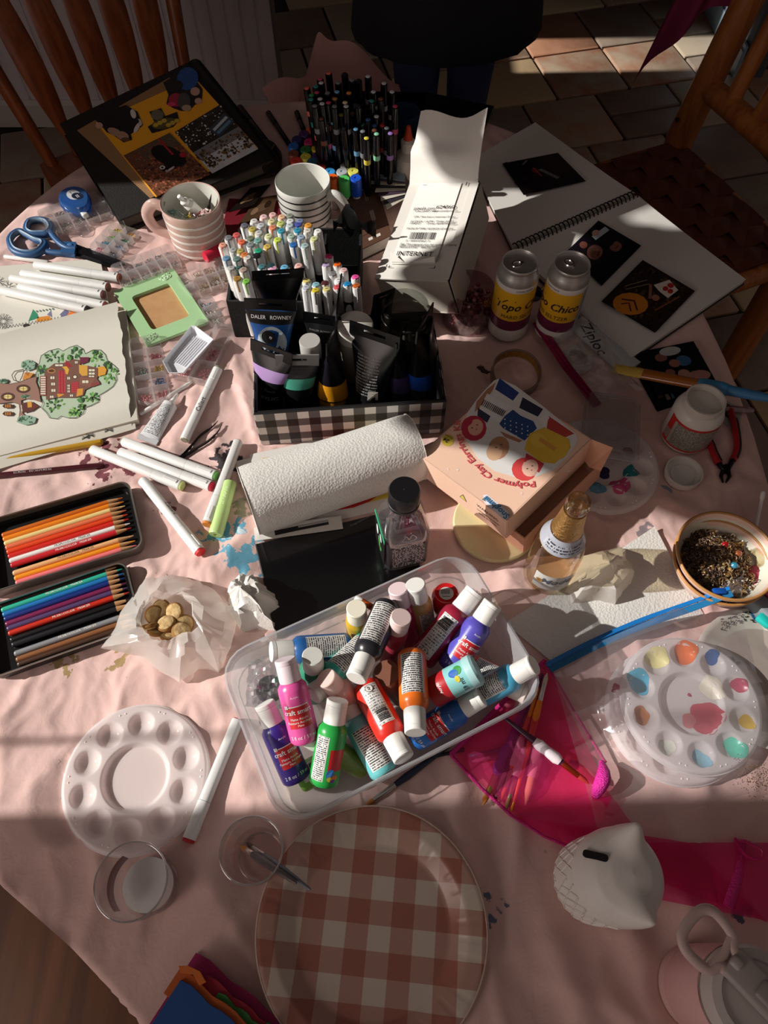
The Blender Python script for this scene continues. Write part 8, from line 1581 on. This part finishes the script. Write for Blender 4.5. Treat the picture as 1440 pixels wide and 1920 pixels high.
t1 = tumbler('clear tumbler of water with two brushes resting in it', (471, 1594), .082, .0345, .028)
obj('water', lathe([(.0245, .010), (.0285, .035), (.0287, .0352), (.0005, .0352)], 40), clear('#fbf5f3', .05, .02, edge=.2), t1, 40)
brush('grey-handled brush in the tumbler with amber bristles and white ferrule', (450, 1586), (556, 1656), .018, .094, '#5a5658', '#d8d4d0', '#c88a3a', .0038, group='brushes in the tumbler', bl=.016, fl=.012)
brush('slender blue-grey brush in the tumbler, right of the amber one', (462, 1580), (582, 1668), .016, .100, '#6a6e7a', '#a8a8ac', '#6a5a50', .0034, group='brushes in the tumbler')
# ---- owl bank
c = P(1094, 1652, 0); t = thing('owl_bank', 'unpainted white ceramic owl money bank with a coin slot', 'money bank', at(Vector((c.x + .004, c.y, T + .004)))); OW = mat('#e8e5df', .55)
na, nz = 72, 60; H = .112; V = []
prof = [(0, .040), (.004, .043), (.03, .0455), (.06, .047), (.075, .0485), (.09, .046), (.102, .036), (.109, .022), (.112, .0)]
def pr(z):
    for (a, b_), (c_, d_) in zip(prof, prof[1:]):
        if a <= z <= c_: u = (z - a) / (c_ - a); return b_ + (d_ - b_) * (u if c_ < .09 else sin(u * pi / 2) if False else u)
    return 0
def owl_pt(a, z):
    r = pr(z); x, y = r * cos(a) * .94, r * sin(a); w_ = max(0, (z - .06) / .05); zz = z
    for s in (1, -1):
        d2 = ((y - s * .036) / .012) ** 2 + ((x - .006) / .014) ** 2; e_ = math.exp(-d2) * min(1, w_); zz += .034 * e_; y += s * .013 * e_; x += .004 * e_
    return (x + .022 * max(0, z - .02) / .1, y, zz)
zs = [H * (1 - (1 - k / nz) ** 1.6) for k in range(nz + 1)]
V = [owl_pt(2 * pi * i / na, z) for z in zs for i in range(na)]
obj('body', (V, [(j * na + i, j * na + (i + 1) % na, (j + 1) * na + (i + 1) % na, (j + 1) * na + i) for j in range(nz) for i in range(na)] + [tuple(reversed(range(na)))]), OW, t, 70)
# coin slot in the back of the head
pa, pb, pc = Vector(owl_pt(pi - .28, .098)), Vector(owl_pt(pi - .60, .106)), Vector(owl_pt(pi - .3, .107))
sp0 = Vector(owl_pt(pi - .50, .100)); sdir = (Vector(owl_pt(pi - .55, .1085)) - Vector(owl_pt(pi - .45, .0915))).normalized(); nrm = Vector((-.55, .18, .82)).normalized()
Ms = frame(sp0 + nrm * .0004, sdir, nrm.cross(sdir)); obj('coin_slot', loft([rrect(.027, .0075, .0030, -.004, 4), rrect(.027, .0075, .0030, .0012, 4)]), mat('#0a0808', .9), t, None, Ms)
for row in range(4):
    for k in range(7):
        a = pi + .15 + k * .27 + (row % 2) * .135; z = .014 + row * .016
        if a > pi * 1.62 + .1 * row: continue
        pts = [Vector(owl_pt(a - .13, z + .009)) * 1, Vector(owl_pt(a - .065, z + .001)), Vector(owl_pt(a, z - .006)), Vector(owl_pt(a + .065, z + .001)), Vector(owl_pt(a + .13, z + .009))]
        obj('feather_scale', tubep([p * 1.002 for p in pts], .0014, 6), OW, t, 60)
        a2 = pi - .15 - k * .27 - (row % 2) * .135
        if k < 3: obj('feather_scale', tubep([Vector(owl_pt(a2 + d_, z + e_)) * 1.002 for d_, e_ in ((.13, .009), (.065, .001), (0, -.006), (-.065, .001), (-.13, .009))], .0009, 6), OW, t, 60)
# ---- pink thermos cup
c = P(1304, 1852, 0); t = thing('thermos_cup', 'pale pink insulated tumbler with grey lid and carry loop', 'tumbler', at(Vector((c.x, c.y, T + .004)), radians(42))); PK = mat('#e2b4b4', .4); LG = mat('#c8c1bd', .45)
obj('body', lathe([(.038, 0), (.042, .002), (.0425, .022)], 48), mat('#d8b0ae', .4), t, 40); obj('body_shell', lathe([(.0418, .022), (.0425, .0235), (.0435, .118), (.042, .122)], 48), PK, t, 40)
obj('steel_ring', lathe([(.0425, .121), (.0438, .122), (.0438, .126), (.042, .127)], 48), mat('#c8c4c0', .2, metal=1.0), t, 40); obj('lid', lathe([(.0415, .126), (.0435, .128), (.0435, .142), (.040, .148), (.032, .150), (.030, .147), (.0005, .147)], 48), LG, t, 40)
obj('hinge_bar', rbox(.030, .085, .012, .004, 3, .006, -.006, .155), mat('#aca4a0', .45), t); obj('spout_cover', rbox(.018, .045, .006, .003, 3, .006, -.014, .163), mat('#9c9490', .45), t); obj('latch_button', rbox(.010, .010, .010, .003, 3, .006, .032, .160), mat('#b8b0ac', .45), t)
obj('carry_loop', tubep(spin([(-.004, .030, .154), (-.006, .040, .155), (-.017, .046, .155), (-.019, .068, .156), (-.009, .079, .156), (.017, .079, .156), (.027, .068, .156), (.024, .046, .155), (.016, .040, .155), (.014, .030, .154)], 5), .0052, 10, flat=.75), mat('#cdb4b0', .45), t, 60)
obj('loop_bridge', tubep([(-.017, .046, .155), (.004, .042, .155), (.024, .046, .155)], .0042, 10, flat=.75), mat('#cdb4b0', .45), t, 60)
# ---- layered foam kit at the front edge
t = thing('foam_kit', 'stack of coloured craft foam sheets, blue on top, at the front edge', 'craft foam', frame(P(440, 1915, .03), P(560, 1965, .03) - P(400, 1835, .03), Vector((0, 0, 1)).cross(P(560, 1965, .03) - P(400, 1835, .03))))
# local x runs along the long open edge, y toward the upper right
for nm, c_, x0, x1, y0, y1, z in (('blue_sheet', '#1a4a8c', -.07, .09, -.13, .0, .006), ('orange_sheet', '#b85a24', -.078, .10, -.02, .007, .003), ('green_strip', '#3a7a3a', -.03, .06, -.01, .012, 0), ('red_sheet', '#a8283c', -.05, .09, -.03, .017, -.003), ('purple_sheet', '#3a2a5a', .0, .11, -.05, .016, -.006), ('magenta_sheet', '#9a1f58', -.075, .12, -.06, .026, -.010)):
    pts = [(x0, y0), (x1, y0)] + [(x1 - (x1 - x0) * k / 12, y1 + .0015 * sin(k * 1.9)) for k in range(13)]; obj(nm, prism(pts, z, z + .0025), mat(c_, .8), t, None)
obj('orange_figure', mv(prism([(-.012, 0), (.0, .006), (.012, .002), (.016, .008), (.004, .012), (-.010, .009), (-.018, .004)], 0, .003), -.062, .004, .006), mat('#d0702c', .8), t, None); obj('green_peg', rbox(.005, .014, .006, .001, 2, .032, .012, .004), mat('#1f5a30', .7), t)
# ================================================================== the cloth lies under everything that stands on it
from mathutils.bvhtree import BVHTree
import numpy as np
bpy.context.view_layer.update()
_G = 0.006; _cap = np.full((320, 380), 9.0); _ox, _oy = -1.0, -0.5
_bins = {}
for v_ in tc_.data.vertices:
    if v_.co.z > T and rnorm(v_.co.x, v_.co.y) < 0.995: _bins.setdefault((int(v_.co.x // 0.02), int(v_.co.y // 0.02)), []).append(v_)
for o_ in list(SC.objects):
    if o_.type != 'MESH' or o_ is tc_ or o_.modifiers: continue
    M_ = o_.matrix_world; bb_ = [M_ @ Vector(c_) for c_ in o_.bound_box]
    if min(c_.z for c_ in bb_) > T + 0.02 or max(c_.z for c_ in bb_) < T + 0.0006: continue
    x0_, x1_ = min(c_.x for c_ in bb_), max(c_.x for c_ in bb_); y0_, y1_ = min(c_.y for c_ in bb_), max(c_.y for c_ in bb_)
    if (x1_ - x0_) > 1.2: continue
    cand = [v_ for i_ in range(int(x0_ // 0.02), int(x1_ // 0.02) + 1) for j_ in range(int(y0_ // 0.02), int(y1_ // 0.02) + 1) for v_ in _bins.get((i_, j_), ())]
    if not cand: continue
    me_ = o_.data; bv_ = BVHTree.FromPolygons([M_ @ v_.co for v_ in me_.vertices], [tuple(p_.vertices) for p_ in me_.polygons])
    for v_ in cand:
        loc_ = bv_.ray_cast(Vector((v_.co.x, v_.co.y, T + 0.0004)), Vector((0, 0, 1)), 0.03)[0]
        if loc_ is not None and loc_.z - 0.0012 < v_.co.z:
            z_ = max(T + 0.0007, loc_.z - 0.0012); v_.co.z = z_; i_, j_ = int((v_.co.x - _ox) / _G), int((v_.co.y - _oy) / _G); _cap[i_, j_] = min(_cap[i_, j_], z_)
for _k in range(14):      # the cloth rises gently again away from what presses it down
    _n = _cap.copy()
    for _a, _b in ((1, 0), (-1, 0), (0, 1), (0, -1)): _n = np.minimum(_n, np.roll(np.roll(_cap, _a, 0), _b, 1) + 0.0018)
    _cap = _n
for _l in _bins.values():
    for v_ in _l:
        i_, j_ = (v_.co.x - _ox) / _G - 0.5, (v_.co.y - _oy) / _G - 0.5; a_, b_ = int(i_), int(j_); u_, w_2 = i_ - a_, j_ - b_
        c_ = _cap[a_, b_] * (1 - u_) * (1 - w_2) + _cap[a_ + 1, b_] * u_ * (1 - w_2) + _cap[a_, b_ + 1] * (1 - u_) * w_2 + _cap[a_ + 1, b_ + 1] * u_ * w_2
        if c_ < v_.co.z: v_.co.z = max(T + 0.0007, float(c_))
tc_.data.update()
